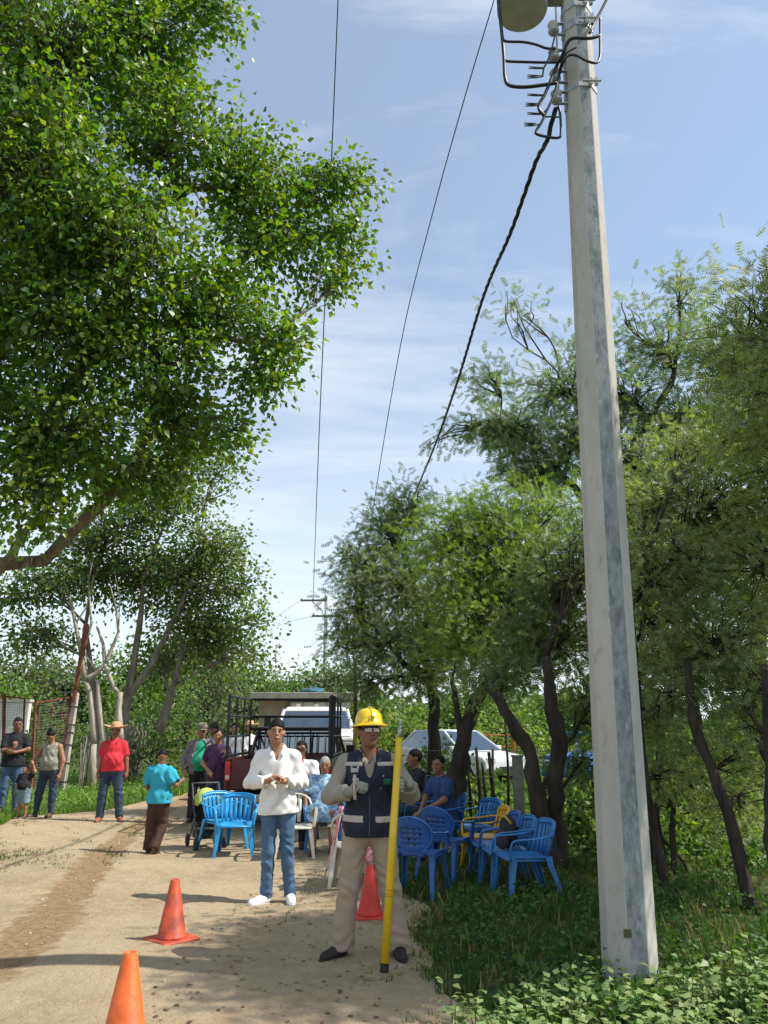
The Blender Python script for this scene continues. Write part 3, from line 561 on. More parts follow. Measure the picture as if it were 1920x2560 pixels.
# ------------------------------------------------------------------ concrete pole with its line hardware
rng = np.random.RandomState(5)
def A(*q): return np.array(q, float)
def concrete_mat():
    m = bpy.data.materials.new('pole_concrete'); m.use_nodes = True; t = m.node_tree; l = t.links.new; b = t.nodes['Principled BSDF']
    b.inputs['Roughness'].default_value = .8; b.inputs['Specular IOR Level'].default_value = .3
    tcn = t.nodes.new('ShaderNodeTexCoord'); mp_ = t.nodes.new('ShaderNodeMapping'); mp_.inputs['Scale'].default_value = (1, 1, .45); l(tcn.outputs['Object'], mp_.inputs[0])
    def nz(s, v=mp_.outputs[0], d=8): n = t.nodes.new('ShaderNodeTexNoise'); n.inputs['Scale'].default_value = s; n.inputs['Detail'].default_value = d; n.inputs['Roughness'].default_value = .72; l(v, n.inputs['Vector']); return n.outputs[0]
    def rp(s, a, b_): q = t.nodes.new('ShaderNodeMapRange'); q.inputs[1].default_value = a; q.inputs[2].default_value = b_; l(s, q.inputs[0]); return q.outputs[0]
    def mx(f, a, b_):
        x = t.nodes.new('ShaderNodeMix'); x.data_type = 'RGBA'; l(f, x.inputs[0])
        for s_, k in ((a, 6), (b_, 7)):
            if isinstance(s_, tuple): x.inputs[k].default_value = (*s_, 1)
            else: l(s_, x.inputs[k])
        return x.outputs[2]
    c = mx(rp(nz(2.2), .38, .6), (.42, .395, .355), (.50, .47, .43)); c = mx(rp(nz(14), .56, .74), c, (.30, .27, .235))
    # middle facet faces away from the sun: bluish, patchy shade painted into its colour
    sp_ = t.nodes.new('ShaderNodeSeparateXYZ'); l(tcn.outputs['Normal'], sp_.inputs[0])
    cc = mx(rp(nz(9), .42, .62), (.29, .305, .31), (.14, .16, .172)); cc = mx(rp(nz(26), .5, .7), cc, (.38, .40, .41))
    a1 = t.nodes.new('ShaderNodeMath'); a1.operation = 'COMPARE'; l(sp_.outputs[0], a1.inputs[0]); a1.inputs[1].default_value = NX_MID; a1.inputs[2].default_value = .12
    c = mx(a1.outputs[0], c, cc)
    l(c, b.inputs['Base Color'])
    bp = t.nodes.new('ShaderNodeBump'); bp.inputs['Strength'].default_value = .35; bp.inputs['Distance'].default_value = .01; l(nz(45), bp.inputs['Height']); l(bp.outputs[0], b.inputs['Normal'])
    return m
pb = G(1577, 2452); pb = A(pb[0], pb[1], 0); ptop = P(1437, 0, pb[1]+.0)
pdir = (ptop-pb)/ptop[2]       # per metre of height
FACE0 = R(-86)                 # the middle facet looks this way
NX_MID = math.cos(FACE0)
def pole_r(z): return .186-.0062*z
pole = empty('power_pole', tuple(pb), 0, 'tall tapering eight-sided concrete pole standing in the right foreground', 'utility pole')
mb = MB(); vs = []; zs = list(np.linspace(-.3, 11.2, 24)); a = FACE0+R(22.5)+np.arange(8)*R(45)
for z in zs:
    c = pdir*z; r_ = pole_r(z); vs.append(np.stack([c[0]+r_*np.cos(a), c[1]+r_*np.sin(a), np.full(8, z)], 1))
v = np.vstack(vs); f = [(i*8+j, i*8+(j+1) % 8, (i+1)*8+(j+1) % 8, (i+1)*8+j) for i in range(len(zs)-1) for j in range(8)]+[tuple((len(zs)-1)*8+j for j in range(8))]
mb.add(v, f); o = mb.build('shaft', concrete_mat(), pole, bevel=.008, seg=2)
M_ZINC = mat('zinc_steel', (.42, .43, .44), .5, .2, 20, metal=.6); M_IRON = mat('dark_iron', (.09, .09, .095), .6, .2, 20)
M_CABLE = mat('black_cable', (.012, .012, .014), .45, .2, 30, spec=.5); M_PORC = mat('porcelain_grey', (.46, .47, .46), .3, .15, 12, spec=.6)
def zv(v_): # height on the pole seen at picture row v
    d = ray(1440, v_); return (EYE+d*(pb[1]/d[1]))[2]
def px5(x, y): return 1100+x*.3014, y*.3014
def Q(x, y, dY=-.0): u, v_ = px5(x, y); return P(u, v_, pb[1]+dY)
for z, wd in ((zv(38), .06), (zv(82), .09), (zv(238), .05), (zv(-60), .06)):
    bnd = MB(); c = pdir*z; rr = pole_r(z)+.007
    bnd.tube([c-A(0, 0, wd/2), c+A(0, 0, wd/2)], rr, 8, phase=0)
    bnd.v[-1] = None
    aa = FACE0+R(22.5)+np.arange(8)*R(45); ring = []
    for q in (-wd/2, wd/2): ring.append(np.stack([c[0]+rr*np.cos(aa), c[1]+rr*np.sin(aa), np.full(8, c[2]+q)], 1))
    bnd = MB(); bnd.add(np.vstack(ring), [(j, (j+1) % 8, (j+1) % 8+8, j+8) for j in range(8)]+[tuple(range(7, -1, -1)), tuple(range(8, 16))])
    bo = bnd.build('clamp_band', M_ZINC, pole)
    blt = MB(); bc = c+A(rr*.3, -rr-.02, 0); blt.tube([bc+A(-.06, 0, .0), bc+A(.10, 0, .0)], .011, 6); blt.box(bc+A(.01, .012, 0), (.03, .03, wd*1.3)); blt.box(bc+A(.06, .014, 0), (.03, .03, wd*1.3))
    blt.build('bolt', M_ZINC, bo)
# small step hole near the ground
sh = MB(); sh.box(A(-.05, -pole_r(.2)-.001, .33), (.05, .01, .05)); sh.build('earth_plate', mat('mossy_green', (.09, .10, .045), .9), pole)
# rack with spool insulators on the left of the pole
rk = empty('insulator_rack', tuple(Q(990, 500)), 0, 'steel rack with grey spool insulators bolted to the left of the concrete pole', 'insulator rack')
o0 = Q(990, 500); m_ = MB(); top_, bot_ = Q(1015, 60)-o0, Q(1045, 925)-o0
m_.tube([top_, bot_], .028, 4, flat=.5); m_.build('rack_channel', M_ZINC, rk)
rod = MB(); rod.tube([Q(960, 60, -.06)-o0, Q(985, 860, -.06)-o0], .009, 6); rod.build('rack_rod', M_ZINC, rk)
for y_, x_ in ((235, 940), (455, 945), (632, 955), (805, 965)):
    c = Q(x_, y_, -.06)-o0; k = MB(); k.lathe([(.020, -.055), (.047, -.05), (.052, -.03), (.03, -.008), (.03, .008), (.052, .03), (.047, .05), (.020, .055)], 14, c); k.build('spool_insulator', M_PORC, rk, True)
    k = MB(); k.box(c+A(.05, .01, .062), (.14, .03, .008)); k.box(c+A(.05, .01, -.062), (.14, .03, .008)); k.build('rack_arm', M_ZINC, rk)
# transformer
tc_ = A(*Q(682, 95)[:2], Q(682, 95)[2]); c0 = P(1306, 28, pb[1]-.02)
tr = empty('transformer', tuple(c0), 0, 'grey barrel transformer cut off by the top edge of the picture beside the pole', 'transformer')
k = MB(); k.lathe([(.225, 0), (.235, .012), (.235, .80), (.225, .83)], 40); k.build('tank', mat('transformer_paint', (.36, .42, .42), .45, .08, 6), tr, False).modifiers.new('b', 'BEVEL').width = .004
for p_ in tr.children: p_.data.polygons.foreach_set('use_smooth', [len(q.vertices) < 6 for q in p_.data.polygons])
k = MB(); k.lathe([(.228, -.004), (.22, -.012), (.05, -.014)], 40); k.build('bottom_plate', mat('transformer_base', (.44, .46, .47), .6, .12, 8), tr)
k = MB(); k.box(A(.30, 0, .45), (.16, .10, .07)); k.box(A(.30, 0, .12), (.16, .08, .05)); k.build('hanger_bracket', M_ZINC, tr)
for i in range(3):
    k = MB(); c = A(-.22+.02*i, -.12+.09*i, .35+.12*i); k.tube([c, c+A(-.07, -.02, -.02)], [.028, .02], 10); k.build('bushing', M_PORC, tr, True)
# cables round the rack
def smooth_path(pts, n=6):
    pts = [np.asarray(p, float) for p in pts]; out_ = []
    for i in range(len(pts)-1):
        p0, p1, p2, p3 = pts[max(i-1, 0)], pts[i], pts[i+1], pts[min(i+2, len(pts)-1)]
        for q in range(n):
            t = q/n; out_.append(.5*((2*p1)+(-p0+p2)*t+(2*p0-5*p1+4*p2-p3)*t*t+(-p0+3*p1-3*p2+p3)*t**3))
    out_.append(pts[-1]); return out_
def cable(name, label, pts, r, m=M_CABLE, cat='cable', group=None, n=6):
    pts = smooth_path(pts, n); o_ = np.array(pts[0]); k = MB(); k.tube([p-o_ for p in pts], r if np.isscalar(r) else list(np.linspace(r[0], r[1], len(pts))), 6)
    ob = k.build(name, m, None, True); ob.location = o_; return setp(ob, label, cat, group)
def q5(l, dY=-.12): return [Q(x, y, (dY if len(t_) == 0 else t_[0])) for x, y, *t_ in l]
CG = 'service cables round the insulator rack'
cable('service_cable', 'thick black cable dropping beside the transformer and looping back to the lowest spool', q5([(478,-60),(492,90),(515,300),(530,480),(537,630),(570,705),(690,722),(850,706),(965,688)]), .016, group=CG)
cable('service_cable', 'black cable branching right just under the transformer to the upper spool', q5([(498,150),(518,300),(545,342),(680,348),(790,368),(880,400),(960,405)]), .012, group=CG)
cable('service_cable', 'black cable running level from the drop loop to the middle of the rack', q5([(524,420),(533,490),(560,508),(700,514),(850,518),(985,518)]), .012, group=CG)
cable('service_cable', 'black cable crossing the pole face from the right riser down to the free ends', q5([(1325,295,-.25),(1240,318,-.27),(1110,316,-.27),(1060,352,-.25),(1018,450,-.2),(960,560),(905,700),(865,790),(825,860),(822,910),(860,955)]), .015, group=CG)
cable('service_cable', 'black cable wrapping from the riser under the band and down the rack', q5([(1328,150,-.2),(1328,290,-.2),(1326,460,-.22),(1300,520,-.25),(1220,506,-.27),(1140,465,-.27),(1075,458,-.26),(1025,510,-.24),(985,640),(940,800),(880,930),(840,1020),(800,1080),(802,1112),(890,1136),(985,1142),(1002,1100),(998,965),(985,880)]), .012, group=CG)
cable('service_cable', 'thick grey-black riser leaving the top right of the pole', q5([(1400,-40,-.1),(1330,100,-.1),(1275,200,-.12),(1240,275,-.2)]), .014, M_IRON, group=CG)
cable('service_cable', 'thin loop hanging off the lowest spool insulator', q5([(1130,395,-.26),(1040,450,-.25),(995,560),(960,760),(905,880),(850,960),(930,968),(1000,972)]), .008, group=CG)
cable('service_cable', 'thin grey lead from the top spool down to the two upper wire ends', q5([(960,240),(945,330),(905,470),(872,545),(860,568),(850,634)]), .009, M_IRON, group=CG)
lb_ = ['uppermost bare wire end', 'second bare wire end from the top', 'frayed wire end at mid rack', 'paired wire ends below the frayed one', 'bundled wire ends above the hanging loop', 'lowest curled wire end']
for i, (x, y) in enumerate([(860,565),(850,632),(850,790),(835,865),(850,945),(825,1030)]):
    k = MB(); c0_ = Q(x, y, -.12)
    for j in range(2+i % 2): k.tube([A(0, 0, 0), Q(x-60, y-6+9*j, -.12)-c0_, Q(x-125, y+14*(j-.6)-3, -.12-.02*j)-c0_], [.009, .007, .004], 5)
    ob = k.build('wire_stub', M_CABLE if i > 1 else M_IRON, None, True); ob.location = c0_; setp(ob, lb_[i]+' sticking out left of the rack', 'wire', 'free wire ends on the rack')
# spans
PA, PB_ = (Q(980,880)[0], Q(980,880)[1]-.12), (.28, 26.)
mp_pts = [(px5(965,895)), (px5(930,1000)), (px5(890,1160)), (px5(800,1330)), (px5(690,1640)), (1273,590), (1209,740), (1145,949), (1088,1111), (1041,1226), (992,1354), (968,1420)]
pts = [PV(u, v_, PA, PB_) for u, v_ in mp_pts]; sp3 = smooth_path(pts, 26)
tw = MB(); Ls = 0; o_ = sp3[0].copy()
for st in range(3):
    path = []; Ls = 0
    for i, p in enumerate(sp3):
        if i: Ls += np.linalg.norm(p-sp3[i-1])
        d = sp3[min(i+1, len(sp3)-1)]-sp3[max(i-1, 0)]; x_, y_, _ = frame(d); an = Ls*2*math.pi/.55+st*2.094
        path.append(p+.013*(x_*math.cos(an)+y_*math.sin(an))-o_)
    tw.tube(path, .0115, 5)
ob = tw.build('twisted_cable', M_CABLE, None, True); ob.location = o_; setp(ob, 'thick twisted black power cable sagging away from the concrete pole', 'cable')
pts = [PV(u, v_, (1.28, 6.0), (-.45, 26.)) for u, v_ in [(1250,-60),(1235,0),(1160,250),(1085,520),(1010,820),(960,1100),(925,1320),(905,1420)]]
cable('overhead_wire', 'thin wire running from the transformer side down to the mesquite tops', pts, (.0055, .014), cat='wire', n=8)
def PZ(u, v, z): d = ray(u, v); return EYE + d*((z-1.65)/d[2])
pts = [PZ(850, -120, 11.8), PZ(845, 0, 11.7), PZ(835, 250, 11.4), PZ(827, 440, 11.2), PZ(812, 760, 10.8), PZ(798, 1080, 10.4), PZ(789, 1320, 10.2), P(783, 1497, 52)]
cable('overhead_wire', 'thin dark wire rising nearly upright past the tip of the big leafy tree', pts, (.006, .018), cat='wire', n=8)
# far pole
fp = G(812, 1850); fp = A(P(812, 1700, 52)[0], 52, 0); tp = P(811, 1493, 52)
root = empty('utility_pole', tuple(fp), 0, 'distant slim utility pole with two crossarms above the parked trucks', 'utility pole')
k = MB(); k.tube([A(0, 0, 0), A(0, 0, tp[2])], [.17, .11], 8); k.build('shaft', mat('far_concrete', (.34, .34, .33), .8), root, True)
k = MB(); l_, r_ = P(752, 1502, 52)-fp, P(818, 1502, 52)-fp; k.box((l_+r_)/2+A(0, -.17, 0), (abs(r_[0]-l_[0]), .1, .12)); k.build('upper_crossarm', M_IRON, root)
k = MB(); l_, r_ = P(780, 1541, 52)-fp, P(858, 1541, 52)-fp; k.box((l_+r_)/2+A(0, -.17, 0), (abs(r_[0]-l_[0]), .1, .12)); k.build('lower_crossarm', M_IRON, root)
k = MB(); k.tube([P(781, 1504, 51.8)-fp, P(808, 1530, 51.8)-fp], .04, 6); k.build('brace', M_IRON, root)
for u, v_ in ((754, 1497), (783, 1497), (814, 1489), (784, 1536), (842, 1536)):
    k = MB(); k.lathe([(.03, -.1), (.07, 0), (.04, .1)], 8, P(u, v_, 51.85)-fp); k.build('insulator', M_PORC, root, True)
cable('overhead_wire', 'faint wire falling left from the upper crossarm of the far pole', [P(754, 1500, 52), P(725, 1518, 58), P(690, 1545, 66)], .012, cat='wire')
cable('overhead_wire', 'faint wire falling left from the lower crossarm of the far pole', [P(782, 1540, 52), P(735, 1552, 58), P(690, 1566, 66)], .012, cat='wire')
# ------------------------------------------------------------------ traffic cones
def cone(label, x, y, h, rz, m):
    s = h/.46; root = empty('traffic_cone', (x, y, gz(x, y)), rz, label, 'traffic cone', 'orange cones on the road')
    k = MB(); k.box((0, 0, .014*s), (.34*s, .34*s, .028*s)); k.build('base', m, root, bevel=.03*s, seg=3)
    k = MB(); k.lathe([(.128*s, .026*s), (.118*s, .045*s), (.112*s, .05*s), (.036*s, .452*s), (.030*s, .46*s), (.022*s, .455*s), (.018*s, .40*s)], 32); k.build('cone_body', m, root, True)
    return root
M_CONE1 = mat('cone_orange', (.60, .085, .022), .55, .18, 9, spec=.4, col2=(.26, .045, .03), bump=.15); M_CONE2 = mat('cone_bright_orange', (.72, .13, .02), .52, .22, 7, spec=.45, bump=.12); M_CONE3 = mat('cone_red', (.62, .045, .025), .5, .12, 6)
p = G(428, 2352); cone('faded orange cone with dark scuffs standing in the middle of the road', p[0], p[1], .45, R(45), M_CONE1)
p = G(305, 2655); cone('nearest bright orange cone cut off by the bottom edge', p[0], p[1], .47, R(20), M_CONE2)
p = G(924, 2288); cone('red cone seen between the legs of the hard-hatted worker', p[0], p[1]+.12, .44, R(5), M_CONE3)
# ------------------------------------------------------------------ plastic armchairs
def chair_parts(root, m, style=0):
    """faces -y; seat height .42, top .80"""
    k = MB(); n = 9; v = []; f = []
    for j in range(n):
        t = j/(n-1); y = -.23+.44*t
        for i in range(n):
            q = i/(n-1)*2-1; w = .225-.02*t; v.append((q*w, y, .425-.012*math.sin(math.pi*t)+.02*(q*q)-.03*max(0, (.12-t)/.12)**1.5-.01*t))
    f = [(j*n+i, j*n+i+1, (j+1)*n+i+1, (j+1)*n+i) for j in range(n-1) for i in range(n-1)]
    k.add(v, f); k.build('seat', m, root, True, solid=.014)
    k = MB(); k.tube([(-.215, -.225, .405), (.215, -.225, .405)], .016, 6); k.tube([(-.222, -.22, .405), (-.20, .20, .395)], .014, 6); k.tube([(.222, -.22, .405), (.20, .20, .395)], .014, 6); k.build('seat_rim', m, root, True)
    def backpt(q, t):  # q -1..1 across, t 0..1 up
        w = .195+.03*math.sin(t*2.0)
        if style == 1: w = .20*math.sqrt(max(.02, 1-(2*t-1.0)**2*.85))
        z = .44+.37*t*(1-.10*abs(q)**3); y = .205+.085*t-.045*q*q
        return np.array([q*w, y, z])
    if style == 0:
        k = MB(); top = [backpt(q, 1) for q in np.linspace(-1, 1, 11)]
        k.tube([backpt(-1, 0)]+[backpt(-1, t) for t in (.3, .6, .85)]+top+[backpt(1, t) for t in (.85, .6, .3)]+[backpt(1, 0)], .018, 8, flat=.6); k.build('back_frame', m, root, True)
        for i in range(6):
            q = -.75+1.5*i/5; k = MB(); vv = []
            for t in (0, .35, .7, .97):
                for s_ in (-1, 1): vv.append(backpt(q+s_*.105, t))
            k.add(vv, [(2*j, 2*j+1, 2*j+3, 2*j+2) for j in range(3)]); k.build('back_slat', m, root, True, solid=.008)
        k = MB(); vv = []
        for q in np.linspace(-1, 1, 9):
            for t in (.86, 1.0): vv.append(backpt(q, t)+A(0, -.004, 0))
        k.add(vv, [(2*j, 2*j+1, 2*j+3, 2*j+2) for j in range(8)]); k.build('top_rail', m, root, True, solid=.012)
    elif style == 1:   # round shell back pierced with a lattice of small holes
        k = MB(); na, nr_ = 24, 5; v = [backpt(0, .5)]; 
        def rp_(a, r): return np.array([.215*r*math.cos(a), .24+.08*math.sin(a)*r*.5-.05*(r*math.cos(a))**2+.03, .63+.19*r*math.sin(a)])
        nn = 15; v = []; f = []
        for j in range(nn):
            for i in range(nn):
                a_, b_ = i/(nn-1)*2-1, j/(nn-1)*2-1; x = a_*math.sqrt(1-b_*b_/2); y = b_*math.sqrt(1-a_*a_/2); r = math.hypot(x, y); an = math.atan2(y, x); v.append(rp_(an, r))
        for j in range(nn-1):
            for i in range(nn-1):
                if i % 2 == 1 and j % 2 == 1 and 2 < j < nn-4 and 2 < i < nn-4: continue
                f.append((j*nn+i, j*nn+i+1, (j+1)*nn+i+1, (j+1)*nn+i))
        k.add(v, f); k.build('shell_back', m, root, True, solid=.008)
        k = MB(); k.tube([rp_(a_, 1.0) for a_ in np.linspace(0, 2*math.pi, 33)], .013, 6, cap=False); k.build('back_frame', m, root, True)
        k = MB()
        for s_ in (-1, 1): k.tube([(s_*.13, .215, .41), (s_*.15, .25, .50)], .02, 6)
        k.build('back_support', m, root, True)
    else:              # open arch with a central panel
        k = MB(); k.tube([backpt(-1, 0)]+[backpt(-1, t) for t in (.35, .65)]+[backpt(q, 1-.18*abs(q)**3) for q in np.linspace(-.9, .9, 9)]+[backpt(1, t) for t in (.65, .35)]+[backpt(1, 0)], .021, 8, flat=.7); k.build('back_frame', m, root, True)
        for q in (-.32, 0, .32):
            k = MB(); k.add([backpt(q+s_*.11, t) for t in (0, .5, .98) for s_ in (-1, 1)], [(0, 1, 3, 2), (2, 3, 5, 4)]); k.build('back_slat', m, root, True, solid=.010)
    for s_ in (-1, 1):
        k = MB(); k.tube(smooth_path([(s_*.225, .23, .66), (s_*.262, .15, .655), (s_*.278, 0, .635), (s_*.272, -.14, .625), (s_*.262, -.205, .60), (s_*.25, -.225, .52), (s_*.235, -.225, .415)], 4), .021, 8, flat=.55); k.build('armrest', m, root, True)
    for sx in (-1, 1):
        for sy in (-1, 1):
            k = MB(); x0, y0 = sx*.225, (-.215 if sy < 0 else .20); x1, y1 = sx*(.262 if sy < 0 else .245), (-.255 if sy < 0 else .30)
            pts = [A(x0, y0, .43), A(x0*1.02, y0*1.02, .36), A((x0+x1)/2, (y0+y1)/2, .2), A(x1, y1, 0)]
            for dx_, dy_ in ((1, 0), (0, 1)):
                vv = []
                for i, p in enumerate(pts):
                    w = [.062, .056, .044, .032][i]; q = A(-sx*w*dx_, -sy*w*dy_, 0); vv += [p, p+q]
                k.add(vv, [(2*j, 2*j+1, 2*j+3, 2*j+2) for j in range(3)])
            k.build('leg', m, root, False, solid=.009)
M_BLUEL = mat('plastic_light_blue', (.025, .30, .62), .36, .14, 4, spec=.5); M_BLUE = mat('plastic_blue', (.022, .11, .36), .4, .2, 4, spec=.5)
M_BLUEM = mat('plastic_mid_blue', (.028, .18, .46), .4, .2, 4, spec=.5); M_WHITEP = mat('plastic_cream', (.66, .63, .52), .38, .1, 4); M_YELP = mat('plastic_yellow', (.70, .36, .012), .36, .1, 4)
protos = {}
CH = 'plastic armchairs set out for the gathering'
def chair(label, x, y, rz, m, style=0, z=None):
    if style not in protos:
        root = empty('plastic_chair', (x, y, 0), rz, label, 'chair', CH); chair_parts(root, m, style); protos[style] = root
    else:
        root = copy_tree(protos[style]); paint(root, m); root['label'] = label
    root.scale = (1, 1, .86 if x > .9 else .93); root.location = (x, y, (gz(x, y) if z is None else z)-.004); root.rotation_euler = (0, 0, rz); return root
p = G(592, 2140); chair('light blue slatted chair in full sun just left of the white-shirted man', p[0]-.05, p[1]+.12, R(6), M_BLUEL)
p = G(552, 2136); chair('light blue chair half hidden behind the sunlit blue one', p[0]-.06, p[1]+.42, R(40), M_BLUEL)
p = G(745, 2118); chair('cream plastic chair with an open arched back behind the white-shirted man', p[0]+.04, 10.9, R(8), M_WHITEP, 2)
chair('cream plastic chair draped with pink cloth directly behind the worker', -.33, 9.35, R(175), M_WHITEP, 2)
chair('blue chair under the woman in the patterned blue dress', -.82, 11.35, R(5), M_BLUEM, 0)
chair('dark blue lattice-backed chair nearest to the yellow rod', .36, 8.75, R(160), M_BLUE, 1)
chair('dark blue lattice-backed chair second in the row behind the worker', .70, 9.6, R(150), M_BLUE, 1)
chair('blue chair under the smiling man in the blue polo shirt', .78, 10.95, R(-80), M_BLUE, 1)
chair('blue chair under the dark-clothed man looking left', .44, 11.7, R(-75), M_BLUE, 0)
RW = R(-84)
chair('blue chair at the far end of the angled row, left of the yellow one', 1.22, 11.0, R(-62), M_BLUEM)
chair('yellow plastic chair in the row of blue chairs', 1.20, 9.95, R(-84), M_YELP)
chair('blue chair right in front of the yellow one', 1.24, 9.40, RW, M_BLUE)
chair('blue chair in the angled row holding the dark backpack', 1.31, 8.90, RW, M_BLUEM)
chair('nearest blue chair of the angled row at the foot of the twin-stemmed tree', 1.40, 8.40, R(-80), M_BLUEM)
# backpack
root = empty('backpack', (1.31, 8.93, .385), R(-60), 'dark backpack with a yellow strip resting on a blue chair', 'backpack')
k = MB(); k.ell((0, .02, .17), (.13, .08, .17), 14, 10); k.build('bag_body', mat('bag_black', (.02, .022, .026), .7, .3), root, True)
k = MB(); k.ell((0, -.07, .10), (.11, .05, .10), 12, 8); k.build('front_pocket', mat('bag_brown', (.05, .035, .03), .7, .3), root, True)
k = MB(); k.tube([(-.12, -.04, .24), (-.04, -.07, .33), (.06, -.06, .33), (.12, -.03, .26)], .012, 6); k.build('yellow_piping', mat('strap_yellow', (.5, .36, .04), .6), root, True)
# pink cloth draped over the cream chair
k = MB(); v = []; n, m2 = 26, 14
for j in range(n):
    t = j/(n-1)
    for i in range(m2):
        q = i/(m2-1); x = -.33+q*.40+.012*math.sin(t*17); 
        if t < .55: s_ = t/.55; y, z = 9.02-.05*(1-s_), .28+.56*s_
        elif t < .62: s_ = (t-.55)/.07; y, z = 9.02+.08*s_, .84
        else: s_ = (t-.62)/.38; y, z = 9.12+.04*s_, .84-.40*s_
        v.append((x+.02*math.sin(z*22+q*4), y+.018*math.sin(q*19+t*3), z+.015*math.sin(q*9)-.05*q*(t < .55)))
k.add(v, [(j*m2+i, j*m2+i+1, (j+1)*m2+i+1, (j+1)*m2+i) for j in range(n-1) for i in range(m2-1)])
M_PINK = mat('pink_print', (.62, .05, .12), .8, .1, 26, col2=(.78, .62, .64))
ob = k.build('draped_cloth', M_PINK, None, True, solid=.006); c = np.array(ob.data.vertices[0].co); setp(ob, 'pink and white patterned cloth hanging over the cream chair behind the worker', 'cloth')
ob.location = (-.06, .0, 0)
k = MB(); k.tube(smooth_path([(.50+.0, 0, 0), (-.0+.47, .02, -.12), (.43, 0, -.34), (.36, -.02, -.62)], 5), [.05]*6+[.045]*5+[.035]*5, 8, flat=.5)
root = empty('folded_umbrella', (-.97, 9.2, .78), 0, 'folded pink umbrella leaning against the cream chair left of the worker', 'umbrella')
k.v[-1] = k.v[-1]-A(.0, 0, 0); k.build('canopy', M_PINK, root, True)
k = MB(); k.tube([(.36, -.02, -.60), (.33, -.03, -.70)], .006, 6); k.tube([(.50, 0, 0), (.51, 0, .1)], .01, 6); k.build('shaft', M_IRON, root, True)
# ------------------------------------------------------------------ pushchair
root = empty('pushchair', (-2.55, 12.0, gz(-2.6, 12)), R(25), 'black pushchair with a lime green hood parked beside the blue chairs', 'pushchair')
k = MB()
for s_ in (-1, 1):
    k.tube([(s_*.22, .25, .98), (s_*.22, .12, .78), (s_*.21, -.30, .10)], .013, 6); k.tube([(s_*.21, -.12, .52), (s_*.21, .30, .10)], .012, 6)
k.tube([(-.22, .25, .98), (.22, .25, .98)], .016, 6); k.tube([(-.21, .02, .36), (.21, .02, .36)], .01, 6); k.tube([(-.21, .30, .1), (.21, .30, .1)], .01, 6); k.build('frame', M_IRON, root, True)
k = MB(); k.hexa([(-.18, -.20, .34), (.18, -.20, .34), (.18, .10, .30), (-.18, .10, .30), (-.19, -.20, .42), (.19, -.20, .42), (.19, .12, .38), (-.19, .12, .38)]); k.hexa([(-.18, .08, .36), (.18, .08, .36), (.18, .16, .38), (-.18, .16, .38), (-.19, .16, .80), (.19, .16, .80), (.19, .22, .80), (-.19, .22, .80)]); k.build('seat', mat('pram_fabric', (.025, .026, .03), .8, .3), root, bevel=.02)
k = MB(); nn = 9
v = [(.21*math.cos(math.pi*i/(nn-1)), .18-.40*math.sin(R(100)*j/6), .66+.25*math.sin(math.pi*i/(nn-1))*max(.12, math.cos(R(80)*j/6))) for j in range(7) for i in range(nn)]
k.add(v, [(j*nn+i, j*nn+i+1, (j+1)*nn+i+1, (j+1)*nn+i) for j in range(6) for i in range(nn-1)]); k.build('hood', mat('lime_fabric', (.34, .46, .03), .7, .25, 12, col2=(.55, .60, .16)), root, True, solid=.006)
k = MB(); k.box((0, .08, .2), (.34, .36, .12)); k.build('basket', mat('basket_mesh', (.05, .055, .05), .8), root, bevel=.02)
for sx in (-1, 1):
    for y_ in (-.32, .32):
        k = MB(); M_ = np.array(Matrix.Rotation(math.pi/2, 3, 'Y')); w = k.lathe([(.045, -.02), (.085, -.022), (.095, -.01), (.095, .01), (.085, .022), (.045, .02)], 18, (sx*.23, y_, .095), M_); wo = k.build('wheel', mat('rubber', (.03, .03, .03), .8), root, True)
        k = MB(); k.lathe([(.044, -.012), (.044, .012)], 12, (sx*.23, y_, .095), M_); k.build('hub', mat('hub_grey', (.35, .35, .35), .5), wo)
root = bpy.data.objects['pushchair']; root.scale = (.88, .88, .88)
# ------------------------------------------------------------------ vehicles
rng = np.random.RandomState(15)
M_MAROON = mat('maroon_paint', (.085, .012, .014), .38, .2, 5, spec=.5, coat=.3); M_WPAINT = mat('white_paint', (.72, .71, .68), .35, .08, 4, spec=.5, coat=.3); M_CAR = mat('car_white', (.62, .64, .66), .3, .05, 4, coat=.4)
M_BPAINT = mat('blue_paint', (.03, .16, .42), .4, .15, 4, coat=.2); M_TYRE = mat('tyre', (.025, .024, .023), .85, .2, 20); M_RIM = mat('rim_steel', (.35, .35, .35), .4, .1, metal=.7); M_BLKP = mat('black_tube', (.012, .012, .012), .5, .2)
M_CHROME = mat('chrome', (.55, .55, .55), .25, .1, metal=.9); M_LAMPR = mat('lamp_red', (.55, .02, .02), .2, .1, spec=.6, coat=.4); M_LAMPW = mat('lamp_clear', (.55, .55, .52), .15, .1, spec=.6, coat=.5); M_DARK = mat('dark_underside', (.02, .02, .02), .8)
def glass(name, tint=(.35, .45, .47), op=.55):
    m = bpy.data.materials.new(name); m.use_nodes = True; t = m.node_tree; t.nodes.clear(); o_ = t.nodes.new('ShaderNodeOutputMaterial')
    a = t.nodes.new('ShaderNodeBsdfTransparent'); a.inputs[0].default_value = (*tint, 1); g_ = t.nodes.new('ShaderNodeBsdfGlossy'); g_.inputs['Roughness'].default_value = .04; g_.inputs[0].default_value = (.9, .95, 1, 1)
    f = t.nodes.new('ShaderNodeFresnel'); f.inputs[0].default_value = 1.5; ad = t.nodes.new('ShaderNodeMath'); ad.operation = 'ADD'; ad.inputs[1].default_value = op*.25; t.links.new(f.outputs[0], ad.inputs[0])
    x = t.nodes.new('ShaderNodeMixShader'); t.links.new(ad.outputs[0], x.inputs[0]); t.links.new(a.outputs[0], x.inputs[1]); t.links.new(g_.outputs[0], x.inputs[2]); t.links.new(x.outputs[0], o_.inputs[0]); return m
